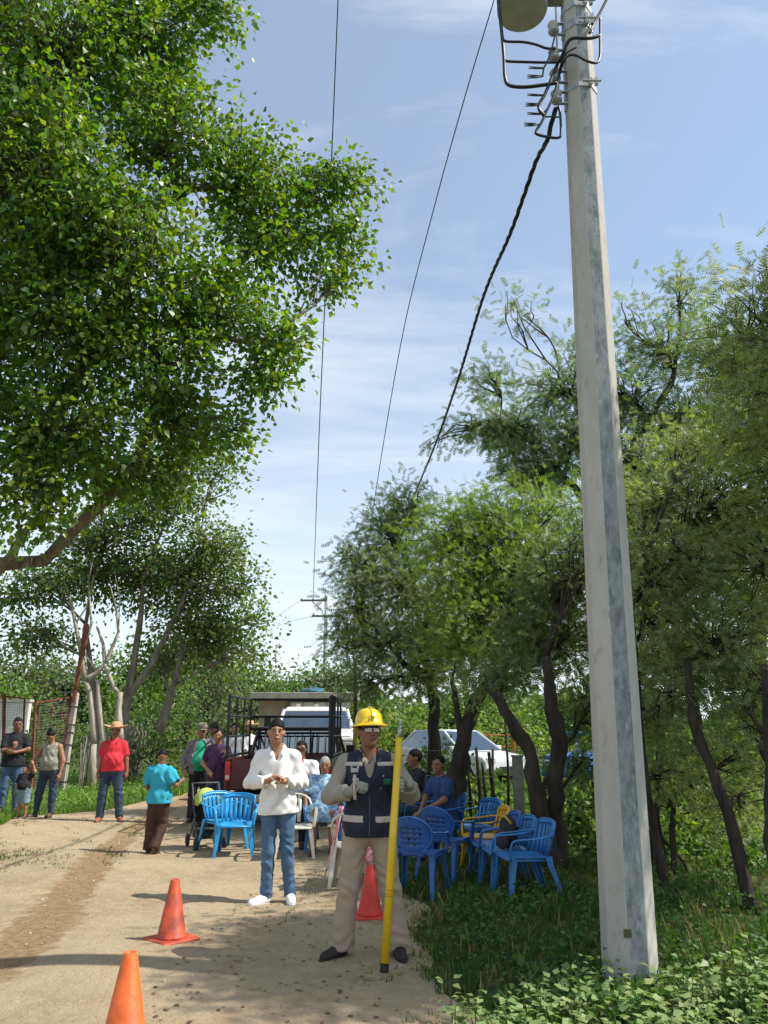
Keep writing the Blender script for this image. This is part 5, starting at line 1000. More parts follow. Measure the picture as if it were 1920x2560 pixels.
# ------------------------------------------------------------------ people: smooth implicit bodies, meshed once each
def rotm(yaw=0, pitch=0, roll=0): return np.array(Matrix.Rotation(yaw, 3, 'Z') @ Matrix.Rotation(pitch, 3, 'X') @ Matrix.Rotation(roll, 3, 'Y'))
def C_(a, b, ra, rb=None, cut=None, neg=False, k=None, sc=None): return dict(t='c', a=np.array(a, float), b=np.array(b, float), ra=ra, rb=ra if rb is None else rb, cut=cut, neg=neg, k=k, sc=sc)
def E_(c, r, Rm=None, neg=False, k=None): return dict(t='e', c=np.array(c, float), r=np.array(r, float), R=Rm, neg=neg, k=k)
def sdf_mesh(prims, h, k=.025, cuts=(), wr=0, wf=38, wdir=(1, 1, 1)):
    lo = np.full(3, 9.); hi = -lo
    for p in prims:
        if p['neg']: continue
        if p['t'] == 'c': m = max(p['ra'], p['rb'])+.02; l = np.minimum(p['a'], p['b'])-m; u = np.maximum(p['a'], p['b'])+m
        else: m = max(p['r'])+.02; l = p['c']-m; u = p['c']+m
        lo = np.minimum(lo, l); hi = np.maximum(hi, u)
    lo -= 2*h; n = np.ceil((hi-lo)/h).astype(int)+3
    F = np.full(n, .5, np.float32); ax = [lo[i]+h*np.arange(n[i]) for i in range(3)]
    for p in prims:
        mg = .07
        if p['t'] == 'c': m = max(p['ra'], p['rb'])+mg; l = np.minimum(p['a'], p['b'])-m; u = np.maximum(p['a'], p['b'])+m
        else: m = max(p['r'])+mg; l = p['c']-m; u = p['c']+m
        i0 = np.clip(np.floor((l-lo)/h).astype(int), 0, n-1); i1 = np.clip(np.ceil((u-lo)/h).astype(int)+1, 1, n)
        if np.any(i1 <= i0): continue
        X_ = ax[0][i0[0]:i1[0], None, None]; Y_ = ax[1][None, i0[1]:i1[1], None]; Z_ = ax[2][None, None, i0[2]:i1[2]]
        if p['t'] == 'c':
            a, b = p['a'], p['b']; d = b-a; L2 = max(float(d@d), 1e-9)
            t = np.clip(((X_-a[0])*d[0]+(Y_-a[1])*d[1]+(Z_-a[2])*d[2])/L2, 0, 1)
            dx_, dy_, dz_ = X_-a[0]-t*d[0], Y_-a[1]-t*d[1], Z_-a[2]-t*d[2]
            if p['sc']: dx_ = dx_*p['sc'][0]; dy_ = dy_*p['sc'][1]; dz_ = dz_*p['sc'][2]
            D = np.sqrt(dx_*dx_+dy_*dy_+dz_*dz_)-(p['ra']+(p['rb']-p['ra'])*t)
            if p['cut'] is not None:
                u_ = d/math.sqrt(L2); D = np.maximum(D, (X_-b[0])*u_[0]+(Y_-b[1])*u_[1]+(Z_-b[2])*u_[2]-p['cut'])
        else:
            dx_, dy_, dz_ = X_-p['c'][0], Y_-p['c'][1], Z_-p['c'][2]; r = p['r']
            if p['R'] is not None:
                Rm = p['R']; dx_, dy_, dz_ = (dx_*Rm[0, 0]+dy_*Rm[1, 0]+dz_*Rm[2, 0]), (dx_*Rm[0, 1]+dy_*Rm[1, 1]+dz_*Rm[2, 1]), (dx_*Rm[0, 2]+dy_*Rm[1, 2]+dz_*Rm[2, 2])
            k0 = np.sqrt((dx_/r[0])**2+(dy_/r[1])**2+(dz_/r[2])**2); k1 = np.sqrt((dx_/r[0]**2)**2+(dy_/r[1]**2)**2+(dz_/r[2]**2)**2)+1e-6
            D = k0*(k0-1)/k1
        sl = (slice(i0[0], i1[0]), slice(i0[1], i1[1]), slice(i0[2], i1[2])); f0 = F[sl]; kk = p['k'] if p['k'] is not None else k
        if p['neg']:
            D = -D; hh = np.maximum(kk-np.abs(f0-D), 0)/kk; F[sl] = np.maximum(f0, D)+hh*hh*kk*.25
        else:
            hh = np.maximum(kk-np.abs(f0-D), 0)/kk; F[sl] = np.minimum(f0, D)-hh*hh*kk*.25
    X_, Y_, Z_ = ax[0][:, None, None], ax[1][None, :, None], ax[2][None, None, :]
    if wr:
        if wdir[2] > 1.1:   # trousers: creases across the leg, stronger towards the ankle
            q = Z_*62+2.6*np.sin(X_*21+Z_*9+Y_*13)+1.7*np.sin(Y_*30-Z_*11)
            F += (wr*2.0*np.sin(q)*(.35+.65*np.clip(1-np.abs(Z_-.5*wdir[1])*3, 0, 1)+.7*np.clip(.32-Z_, 0, .3)*3)*(.6+.4*np.sin(Z_*19+X_*15+2)) + wr*.5*np.sin(X_*70+2*np.sin(Z_*8))).astype(np.float32)
        else:               # shirts: long folds hanging and pulling across
            q1 = X_*52+Y_*30+2.2*np.sin(Z_*11+X_*5)+1.2*np.sin(Z_*23); q2 = Z_*44+X_*24*np.sign(X_)+2.0*np.sin(X_*13+Y_*10); q3 = Z_*30-X_*38+1.8*np.sin(Y_*17+Z_*7)
            F += (1.5*wr*(.85*np.sin(q1)*(.55+.45*np.sin(Z_*7+1))+.55*np.sin(q2)*(.5+.5*np.sin(Z_*13+X_*9))+.45*np.sin(q3)*(.5+.5*np.sin(X_*16+1)))).astype(np.float32)
    for c, nrm in cuts:   # keep the side opposite to nrm
        nrm = np.array(nrm, float); nrm /= np.linalg.norm(nrm)
        F = np.maximum(F, (X_-c[0])*nrm[0]+(Y_-c[1])*nrm[1]+(Z_-c[2])*nrm[2])
    # surface nets
    ins = F < 0; c8 = [(i, j, l) for i in (0, 1) for j in (0, 1) for l in (0, 1)]; s = tuple(q-1 for q in F.shape)
    cnt = sum(ins[i:i+s[0], j:j+s[1], l:l+s[2]].astype(np.int8) for i, j, l in c8)
    act = (cnt > 0) & (cnt < 8); I = np.argwhere(act); idx = -np.ones(s, np.int32); idx[act] = np.arange(len(I))
    val = np.stack([F[I[:, 0]+i, I[:, 1]+j, I[:, 2]+l] for i, j, l in c8], 1); pos = np.zeros((len(I), 3)); num = np.zeros(len(I))
    for a in range(8):
        for b in range(a+1, 8):
            if sum(abs(c8[a][q]-c8[b][q]) for q in range(3)) != 1: continue
            m = (val[:, a] < 0) != (val[:, b] < 0); t = np.where(m, val[:, a]/np.where(m, val[:, a]-val[:, b], 1), 0)
            ca, cb_ = np.array(c8[a]), np.array(c8[b]); pos += np.where(m[:, None], ca+(cb_-ca)*t[:, None], 0); num += m
    V = lo+h*(I+pos/np.maximum(num, 1)[:, None]); faces = []
    for axn in range(3):
        o1, o2 = [(1, 2), (2, 0), (0, 1)][axn]; A_ = [slice(None)]*3; B_ = [slice(None)]*3; A_[axn] = slice(0, -1); B_[axn] = slice(1, None)
        sa, sb = ins[tuple(A_)], ins[tuple(B_)]; E = np.argwhere(sa != sb)
        E = E[(E[:, o1] > 0) & (E[:, o2] > 0) & (E[:, o1] < s[o1]) & (E[:, o2] < s[o2])]
        if not len(E): continue
        def cell(d1, d2):
            q = E.copy(); q[:, o1] -= d1; q[:, o2] -= d2; return idx[q[:, 0], q[:, 1], q[:, 2]]
        q = np.stack([cell(1, 1), cell(0, 1), cell(0, 0), cell(1, 0)], 1); fl = ~sa[E[:, 0], E[:, 1], E[:, 2]]; q[fl] = q[fl][:, ::-1]; faces.append(q)
    return V, np.vstack(faces)
def part_mesh(name, prims, m, parent, h, **kw):
    V, Fc = sdf_mesh(prims, h, **kw); return link_mesh(name, V, Fc, m, parent, True)
def hand(w, d, n, side, curl=.5, sz=1.0, thumb=.6, fr=.0098, spread=.1):
    """w wrist, d finger direction, n palm normal (towards what is held), side: +1/-1 thumb side sign along n x d"""
    d = np.array(d, float)/np.linalg.norm(d); n = np.array(n, float); n -= d*(n@d); n /= np.linalg.norm(n); s_ = np.cross(n, d)*side; pr = []
    for i in range(4):
        off = (i-1.5)*.0205*sz; kn = w+d*.092*sz*(1, .99, .95, .88)[i]-s_*off*1.05; pr.append(C_(w+d*.015-s_*off*.6, kn, .0165*sz, .0125*sz))
        A0_ = 0; L_ = (.044, .048, .045, .036)[i]*sz; p = kn; dd = d-s_*spread*(i-1.5)*.3
        for j, (lj, rj) in enumerate([(L_, fr*1.1), (L_*.68, fr), (L_*.55, fr*.9)]):
            A0_ += curl*(1.1, 1.25, .8)[j]; dd = d*math.cos(A0_)+n*math.sin(A0_)-s_*spread*(i-1.5)*.2; dd /= np.linalg.norm(dd); q = p+dd*lj; pr.append(C_(p, q, rj*sz, rj*.93*sz, k=.006)); p = q
    tb_ = w+d*.03*sz+s_*.028*sz; t1 = tb_+(d*.45+s_*.6+n*.45*thumb)*.042*sz; t2 = t1+(d*.75+s_*.15+n*.55*thumb)*.036*sz
    pr += [C_(tb_-s_*.01, t1, .015*sz, .0125*sz, k=.012), C_(t1, t2, .012*sz, .0095*sz, k=.006)]
    return pr
def n_rot(dd, n):
    q = n-dd*(n@dd); l = np.linalg.norm(q); return q/l if l > 1e-4 else n
M_SKIN = mat('skin_tan', (.37, .185, .105), .5, .1, 6, spec=.4, sss=.12); M_SKIND = mat('skin_brown', (.235, .112, .062), .5, .1, 6, spec=.4, sss=.1); M_SKINM = mat('skin_medium', (.30, .145, .082), .5, .1, 6, spec=.4, sss=.1)
M_HAIR = mat('hair_black', (.009, .0075, .0065), .65, .3, 60, .3, 120, spec=.2); M_HAIRG = mat('hair_grey', (.33, .31, .29), .7, .3, 50, .3, 120)
M_EYE = mat('eye_dark', (.03, .018, .012), .2, .1); M_LIP = mat('lip', (.24, .075, .06), .5, .1); M_BROW = mat('brow', (.02, .015, .012), .8, .2); M_TEETH = mat('teeth', (.7, .66, .6), .4, .05)
def person(label, loc, rz, H=1.72, skin=None, joints=None, head=(0, 0, 0), girth=1.0, fat=0, top=None, bottom=None, shoes=None, hair='short', hairm=None, hands=None, res=.0145, cres=.0175, sex='m', group='people gathered along the road', face=True, extra=None, bottom_label=None, sh=1.0):
    """joints are metres for a 1.75 m figure facing -y, x to the viewer's right; top=(material, sleeve, hem, wrinkle, ease) bottom=(material, kind, ease)"""
    s = H/1.75; hs_ = 1.07; skin = skin or M_SKINM
    root = empty('person', loc, rz, label, 'person', group)
    J = dict(pelvis=(0, .0, .95), neck=(0, .01, 1.475), head=(0, -.02, 1.645), sL=(-.172, .01, 1.395), sR=(.172, .01, 1.395), eL=(-.235, .03, 1.13), eR=(.235, .03, 1.13), wL=(-.25, -.04, .875), wR=(.25, -.04, .875),
             hL=(-.09, 0, .91), hR=(.09, 0, .91), kL=(-.11, -.015, .50), kR=(.11, -.015, .50), aL=(-.12, .03, .085), aR=(.12, .03, .085), tL=(-.15, -.14, .03), tR=(.15, -.14, .03))
    J.update(joints or {}); J = {k: np.array(v, float)*s for k, v in J.items()}
    g = girth*s; P0, N0, Hc = J['pelvis'], J['neck'], J['head']
    up = (N0-P0)/np.linalg.norm(N0-P0); side = J['sR']-J['sL']; side = side-up*(side@up); side /= np.linalg.norm(side); fw = np.cross(up, side)   # fw points to the back (+y)
    Rt = np.stack([side, fw, up], 1); TL = np.linalg.norm(N0-P0)
    Rh = rotm(*[R(q) for q in head]); hp = lambda x, y, z: Hc+Rh@(np.array([x, y, z])*s*1.06)
    fem = sex == 'f'
    def torso(e=0, hem=None):
        c1, c2, c3 = P0+up*TL*.66+fw*.005, P0+up*TL*.30-fw*(.01+fat*.5), P0+fw*.005
        pr = [E_(c1, np.array([.148*sh*g+e, .108*g+fat*.3+e, .19*s+e]), Rt), E_(c2, np.array([.135*g+fat*.55+e, .102*g+fat+e, .17*s+e]), Rt), E_(c3, np.array([.155*g+fat*.3+e, .112*g+fat*.3+e, .115*s+e]), Rt),
              C_(N0-up*.035, J['sL']*.92+J['sR']*.08, .052*s+e*.7, .050*g+e), C_(N0-up*.035, J['sR']*.92+J['sL']*.08, .052*s+e*.7, .050*g+e)]
        if fem: pr += [E_(c1-up*.03-fw*.075+side*q, np.array([.062, .055, .065])*g+e, Rt) for q in (-.068, .068)]
        return pr
    def arm(Sd, e=0, upto=1.0, rr=1.0, cut=None):
        a, b, c = J['s'+Sd], J['e'+Sd], J['w'+Sd]
        if upto <= .5: return [C_(a, a+(b-a)*upto*2, .056*g+e, .046*g*rr+e*1.35, cut=0)]
        if upto < 1: q = (upto-.5)*2; return [C_(a, b, .056*g+e, .043*g+e), C_(b, b+(c-b)*q, .041*g+e*1.1, .034*g*rr+e*1.1, cut=.0)]
        return [C_(a, b, .054*g+e, .042*g+e), C_(b, c, .041*g+e, .027*s+e, cut=cut)]
    def leg(Sd, e=0, upto=1.0, hemr=None):
        a, b, c = J['h'+Sd], J['k'+Sd], J['a'+Sd]; m = b+(c-b)*.3
        if upto <= .55: return [C_(a, b+(c-b)*(upto-.5)*2, .088*g+e, (hemr or .07*g)+e, cut=0)]
        return [C_(a, b, .088*g+e, .058*g+e), C_(b, m, .056*g+e, .055*g+e), C_(m, c+(c-b)/np.linalg.norm(c-b)*.02, .055*g+e, (hemr or .038*s)+e*.9, cut=0)]
    # body: one continuous surface
    hm = .92 if fem else 1
    pr = torso(-.004)+[C_(N0-up*.03, Hc-Rh@np.array([0, -.012, .05])*s, .064*s*hm, .058*s*hm)]
    pr += [E_(hp(0, .012, .025), np.array([.079, .096, .098])*s*1.06, Rh), E_(hp(0, -.022, -.045), np.array([.062*hm, .070, .066])*s*1.06, Rh), E_(hp(0, -.055, -.088), np.array([.028, .026, .022])*s*1.06, Rh)]
    if face:
        pr += [E_(hp(q*.031, -.092, .010), np.array([.018, .011, .011])*s, Rh, neg=True, k=.012) for q in (-1, 1)]
        pr += [C_(hp(0, -.084, .022), hp(0, -.109, -.018), .009*s, .0135*s, k=.008), C_(hp(-.013, -.096, -.021), hp(.013, -.096, -.021), .009*s, k=.006), C_(hp(-.045, -.074, .032), hp(.045, -.074, .032), .012*s, k=.012),
               E_(hp(0, -.088, -.050), np.array([.027, .012, .012])*s, Rh, k=.008), E_(hp(-.05, -.05, -.012), np.array([.024, .026, .026])*s, Rh), E_(hp(.05, -.05, -.012), np.array([.024, .026, .026])*s, Rh)]
    pr += [E_(hp(q*.079, .008, -.003), np.array([.012, .020, .033])*s, Rh, k=.008) for q in (-1, 1)]
    for Sd, sg in (('L', -1), ('R', 1)):
        pr += arm(Sd)+leg(Sd, -.004); pr += [C_(J['a'+Sd], J['t'+Sd]+(J['a'+Sd]-J['t'+Sd])*.25, .030*s, .020*s)]
        hd = (hands or {}).get(Sd, None); a, b = J['e'+Sd], J['w'+Sd]; dflt = (b-a)/np.linalg.norm(b-a)
        if hd is None: hd = dict(d=dflt, n=(-sg, .15, 0), side=-sg*-1, curl=.5)
        hd = dict(hd); hd.setdefault('d', dflt); hd.setdefault('side', 1); gl = hd.pop('glove', None); hd['sz'] = s*hd.get('sz', 1.0)
        if gl is None: pr += hand(b+hd['d']/np.linalg.norm(hd['d'])*.0, hd['d'], hd['n'], hd['side'], hd.get('curl', .5), hd['sz'], hd.get('thumb', .6), max(.0095, res*.85))
        else: part_mesh('glove', hand(b-np.array(hd['d'])*.0, hd['d'], hd['n'], hd['side'], hd.get('curl', .5), hd['sz']*1.12, hd.get('thumb', .6), .0125)+[C_(b-dflt*.06, b+dflt*.02, .043, .036, cut=None)], gl, root, .0075, k=.010)
    body = part_mesh('body', pr, skin, root, res, k=.022)
    if face:
        q = lambda x, y, z: hp(x, y, z)
        for sg in (-1, 1):
            e = MB(); e.lathe([(max(math.sin(math.pi*i/6), .01)*.0085*s, -math.cos(math.pi*i/6)*.0055*s) for i in range(7)], 8, q(sg*.031, -.079, .010)); e.build('eye', M_EYE, root, True)
            e = MB(); e.tube([q(sg*.014, -.094, .030), q(sg*.031, -.094, .036), q(sg*.048, -.080, .032)], [.0025*s, .0038*s, .002*s], 6); e.build('eyebrow', M_BROW, root, True)
        e = MB(); e.tube([q(-.024, -.092, -.049), q(-.010, -.102, -.053), q(.010, -.102, -.053), q(.024, -.092, -.049)], [.003*s, .0055*s, .0055*s, .003*s], 6); mo = e.build('mouth', M_LIP, root, True)
        if (extra or {}).get('teeth'): e = MB(); e.tube([q(-.014, -.1015, -.0495), q(0, -.1065, -.051), q(.014, -.1015, -.0495)], .0026*s, 6); e.build('teeth', M_TEETH, mo, True)
        if (extra or {}).get('moustache'): e = MB(); e.tube([q(-.030, -.089, -.046), q(-.012, -.104, -.036), q(.012, -.104, -.036), q(.030, -.089, -.046)], [.003*s, .007*s, .007*s, .003*s], 6); e.build('moustache', M_BROW, root, True)
    # hair
    hairm = hairm or M_HAIR
    if hair:
        face_cut = E_(hp(0, -.125, -.048), np.array([.064, .080, .130])*s*1.06, Rh, neg=True, k=.01)
        base = [E_(hp(0, .020, .032), np.array([.082, .101, .099])*s*1.06, Rh), face_cut, E_(hp(0, -.03, -.125), np.array([.12, .15, .122])*s, Rh, neg=True, k=.01)]
        if hair == 'short': hpz = base
        elif hair == 'top': hpz = [E_(hp(0, .012, .046), np.array([.0805, .098, .098])*s*1.06, Rh), face_cut, E_(hp(0, -.04, -.112), np.array([.12, .16, .125])*s, Rh, neg=True, k=.01)]
        elif hair == 'bun': hpz = base[:2]+[E_(hp(0, -.03, -.15), np.array([.12, .12, .11])*s, Rh, neg=True, k=.01), E_(hp(0, .045, .135), np.array([.045, .045, .04])*s, Rh)]
        elif hair == 'long': hpz = [base[0], E_(hp(0, .05, -.06), np.array([.085, .07, .13])*s, Rh), face_cut]
        elif hair == 'bob': hpz = [base[0], E_(hp(0, .03, -.02), np.array([.092, .085, .10])*s, Rh), E_(hp(0, -.115, -.055), np.array([.066, .085, .12])*s, Rh, neg=True, k=.01)]
        part_mesh('hair', hpz, hairm, root, max(res*.8, .008), k=.02, wr=.0018, wf=95)
    # clothes
    if bottom:
        bm, kind, be = bottom; bp_ = torso(be)[2:3]+[C_(J['hL'], J['hR'], .09*g+be)]
        if kind == 'trousers':
            for Sd in 'LR': bp_ += leg(Sd, be, 1.0, (extra or {}).get('hemr'))
            cuts = [(P0+up*.14*s, up)]
        elif kind == 'shorts':
            for Sd in 'LR': bp_ += leg(Sd, be+.008, .5)
            cuts = [(P0+up*.14*s, up)]
        part_mesh('trousers' if kind == 'trousers' else 'shorts', bp_, bm, root, cres, k=.03, cuts=cuts, wr=.0035, wf=42, wdir=(.5, 1, 1.3))
    if top:
        tm, sleeve, hem, wr, te = top; tp = torso(te)
        if hem < 0 and not (extra or {}).get('dress'): tp += [C_(P0, P0+up*(hem*s-.02), .172*g+te+fat*.3, .180*g+te+fat*.3, sc=(1, 1.38, 1))]
        for Sd in 'LR':
            if sleeve == 'long': tp += arm(Sd, te*1.0, .93, 1.0)
            elif sleeve == 'short': tp += arm(Sd, te*.9, .40)
            elif sleeve == 'rolled': tp += arm(Sd, te*1.0, .80)
        if (extra or {}).get('dress'):
            for Sd in 'LR': a, b = J['h'+Sd], J['k'+Sd]; tp += [C_(a, b+(b-a)*.10, .105*g+te, .10*g+te, cut=0, k=.06)]
            tp += [C_((J['hL']+J['hR'])/2, (J['kL']+J['kR'])/2, .09*g+te, .085*g+te, cut=0, k=.06)]
        ng = (extra or {}).get('neck', 0); tp += [C_(N0-up*.025, N0+up*.02, .062*s+te*.5, .060*s+te*.5, cut=0)] if not ng else []
        if ng: tp += [C_(N0-fw*.075+up*.03, N0-fw*(.10+fat*.3)-up*ng, .05*s, .012*s, neg=True, k=.008), C_(N0-up*.01, N0+up*.1, .07*s, neg=True, k=.01)]
        if sleeve == 'none': tp += [C_(J['s'+q]+up*.05+side*(.012 if q == 'R' else -.012), J['s'+q]-up*.1+side*(.012 if q == 'R' else -.012), .05*s, neg=True, k=.01) for q in 'LR']
        kw = {} if (extra or {}).get('dress') else dict(cuts=[(P0+up*hem*s, -up)])
        part_mesh((extra or {}).get('topname', 'shirt'), tp, tm, root, cres, k=.03, wr=wr, wf=44, wdir=(1, 1, .8), **kw)
        if (extra or {}).get('collar'):
            cm = (extra or {}).get('collar'); k_ = MB(); 
            for sg in (-1, 1):
                pts = [N0+fw*.070*s+up*.055*s, N0+fw*.03*s+side*sg*.070*s+up*.050*s, N0-fw*.050*s+side*sg*.064*s+up*.020*s, N0-fw*.105*s+side*sg*.026*s-up*.045*s]
                q2 = [N0+fw*.092*s+up*.008*s, N0+fw*.03*s+side*sg*.100*s+up*.010*s, N0-fw*.085*s+side*sg*.095*s-up*.025*s, N0-fw*.132*s+side*sg*.060*s-up*.075*s]
                v = []; [v.extend([a_, b_]) for a_, b_ in zip(smooth_path(pts, 3), smooth_path(q2, 3))]
                k_.add(v, [(2*i, 2*i+1, 2*i+3, 2*i+2) for i in range(len(v)//2-1)])
            k_.build('collar', cm, root, True, solid=.006)
    if shoes:
        for Sd in 'LR':
            a, t = J['a'+Sd], J['t'+Sd]; d = t-a; d[2] = 0; d /= np.linalg.norm(d); sm, kind = shoes; gzr = min(a[2], t[2])-.0
            back = np.array([a[0], a[1], 0])-d*.05*s; z0 = a[2]-.085*s if a[2] > .3 else 0
            fr_ = back+d*.275*s; sp_ = [C_(back+d*.045*s+A(0, 0, .045*s+z0), back+d*.12*s+A(0, 0, .045*s+z0), .042*s, .045*s), C_(back+d*.12*s+A(0, 0, .042*s+z0), fr_-d*.05*s+A(0, 0, .028*s+z0), .045*s, .040*s)]
            if kind != 'sandal': sp_ += [C_(a*.9+A(a[0], a[1], 0)*.1+A(0, 0, .01), back+d*.07*s+A(0, 0, .05*s+z0), .043*s, .045*s)]
            so_ = part_mesh('shoe', sp_, sm, root, .0095, k=.02, cuts=[((0, 0, .004+z0), (0, 0, -1)), ((a[0], a[1], .115*s+z0), (0, 0, 1))])
            k_ = MB(); x_ = np.array([-d[1], d[0], 0]); poly = []
            for an in np.linspace(0, 2*math.pi, 17)[:-1]:
                c_, s2 = math.cos(an), math.sin(an); w_ = .050*s*(1 if c_ > 0 else .84); poly.append(back+d*(.135*s+.145*s*c_)+x_*s2*w_)
            k_.add([p+A(0, 0, z0+.002-p[2]*0) for p in poly]+[p+A(0, 0, z0+.022*s) for p in poly], [tuple(range(15, -1, -1)), tuple(range(16, 32))]+[(i, (i+1) % 16, (i+1) % 16+16, i+16) for i in range(16)])
            k_.build('sole', mat('sole_white', (.62, .60, .56), .7) if kind == 'white' else mat('sole_dark', (.03, .028, .025), .8), so_)
    root['_h'] = 0; del root['_h']
    return root, J, hp, Rh, dict(P=P0, N=N0, up=up, side=side, fw=fw, Rt=Rt, s=s)
def hat(parent, c, Rm, kind, m, s=1, m2=None):
    k = MB()
    if kind == 'straw':
        prof = [(.205, .030), (.20, .024), (.12, -.004), (.088, -.004), (.084, .05), (.074, .092), (.045, .108), (.02, .100), (.002, .095)]
        prof = [(r*s*1.0, z*s) for r, z in prof]; k.lathe(prof, 28, (0, 0, 0), None, 1.0, 1.12, cap=False)
        v = k.v[-1]; v[:, 2] += .42*np.maximum(0, np.abs(v[:, 0])-.09*s)**1.25; k.v[-1] = v@Rm.T+c; return k.build('hat', m, parent, True, solid=.004)
    if kind == 'cap':
        k.lathe([(.094*s, -.012*s), (.096*s, .02*s), (.086*s, .06*s), (.055*s, .09*s), (.004, .1*s)], 24, (0, 0, 0), None, 1, 1.1, cap=False)
        v = []; n = 11
        for r in (.09, .165):
            for i in range(n): a = -math.pi/2+(i/(n-1)-.5)*2.0; v.append((r*.95*s*math.cos(a)*(1 if r < .1 else .62), r*1.12*s*math.sin(a), -.012*s-.012*(r > .1)+0*i))
        k.add(v, [(i, i+1, n+i+1, n+i) for i in range(n-1)]); k.v = [q@Rm.T+c for q in k.v]; return k.build('cap', m, parent, True, solid=.004)
# ------------------------------------------------------------------ who stands where
M_WSHIRT = mat('white_linen', (.78, .77, .75), .85, .03, 4, .08, 90, spec=.2); M_DENIM = mat('blue_denim', (.085, .16, .27), .85, .3, 7, .12, 160, col2=(.05, .095, .175)); M_DENIMD = mat('dark_denim', (.022, .036, .075), .85, .3, 7, .1, 160, col2=(.045, .075, .12))
M_RED = mat('red_polo', (.62, .030, .045), .85, .08, 5, .2, 120); M_TURQ = mat('turquoise_tee', (.03, .36, .50), .85, .08, 5, .08, 90); M_BRWN = mat('brown_trousers', (.060, .030, .020), .85, .2, 5, .2, 60)
M_GRN = mat('green_tee', (.015, .30, .17), .85, .08, 5, .2, 60); M_BLK = mat('black_cloth', (.016, .016, .02), .85, .2, 5, .2, 60); M_NAVY = mat('navy_vest', (.012, .016, .035), .75, .2, 5, .3, 60)
M_KHAKI = mat('grey_khaki_shirt', (.30, .265, .225), .88, .08, 5, .12, 90); M_BEIGE = mat('beige_trousers', (.36, .285, .215), .88, .08, 4, .12, 90); M_BLUEP = mat('blue_polo', (.022, .055, .16), .85, .15, 6, .2, 60)
M_DRESS = mat('blue_patterned_dress', (.03, .16, .40), .85, .1, 26, .2, 60, col2=(.45, .60, .66)); M_CAMO = mat('olive_top', (.16, .16, .11), .85, .2, 24, .2, 60, col2=(.34, .36, .30)); M_PURP = mat('purple_print', (.10, .03, .09), .85, .2, 22, .2, 60, col2=(.02, .02, .05))
M_PLAID = mat('plaid_shirt', (.24, .20, .22), .85, .2, 16, .2, 60, col2=(.07, .06, .08), stretch=(3, 3, .4)); M_WHITES = mat('white_trainers', (.8, .8, .8), .5, .04); M_BLKS = mat('black_boots', (.02, .018, .016), .6, .2); M_TANS = mat('tan_leather', (.33, .12, .06), .55, .15); M_BRS = mat('brown_shoes', (.10, .06, .04), .6, .2)
M_STRAW = mat('straw', (.52, .36, .19), .8, .15, 30, .4, 90); M_STRAWR = mat('straw_red', (.42, .17, .09), .8, .15, 30, .4, 90, col2=(.6, .42, .26), ); M_CAPM = mat('cap_khaki', (.22, .19, .13), .85, .1)
# man in the white shirt
mx = -1.08
wm, J, hp, Rh, T = person('man in a white long-sleeved shirt and blue jeans speaking with clasped hands', (mx, 8.5, gz(mx, 8.5)), R(4), 1.745, M_SKIN,
    joints=dict(pelvis=(-.005, 0, .95), neck=(-.035, -.005, 1.475), head=(-.045, -.035, 1.64), sL=(-.198, .0, 1.395), sR=(.135, .01, 1.40), eL=(-.295, .02, 1.145), eR=(.235, .02, 1.145), wL=(-.10, -.205, 1.175), wR=(.045, -.215, 1.17),
                hL=(-.088, 0, .91), hR=(.085, 0, .91), kL=(-.085, -.03, .50), kR=(.10, -.01, .50), aL=(-.095, .0, .085), aR=(.14, .05, .085), tL=(-.24, -.13, .03), tR=(.17, -.13, .03)),
    head=(6, -4, 3), girth=1.0, fat=.012, top=(M_WSHIRT, 'long', -.105, .0075, .022), bottom=(M_DENIM, 'trousers', .006), shoes=(M_WHITES, 'white'), res=.008, cres=.0095,
    hands=dict(L=dict(d=(.75, -.35, .50), n=(.55, -.15, -.7), side=1, curl=.42, thumb=.9), R=dict(d=(-.75, -.30, .42), n=(-.25, .25, -.8), side=-1, curl=.50, thumb=.9)), hair='top', extra=dict(neck=.11, collar=M_WSHIRT, teeth=1, hemr=.055), sh=1.05)
def patch(name, m, parent, c, u_, v_, w, h, th=.003):
    u_ = np.array(u_)/np.linalg.norm(u_); v_ = np.array(v_)/np.linalg.norm(v_); n_ = np.cross(u_, v_); k = MB(); c = np.array(c)
    k.hexa([c+u_*a+v_*b+n_*t for t in (0, th) for a, b in ((-w/2, -h/2), (w/2, -h/2), (w/2, h/2), (-w/2, h/2))]); return k.build(name, m, parent)
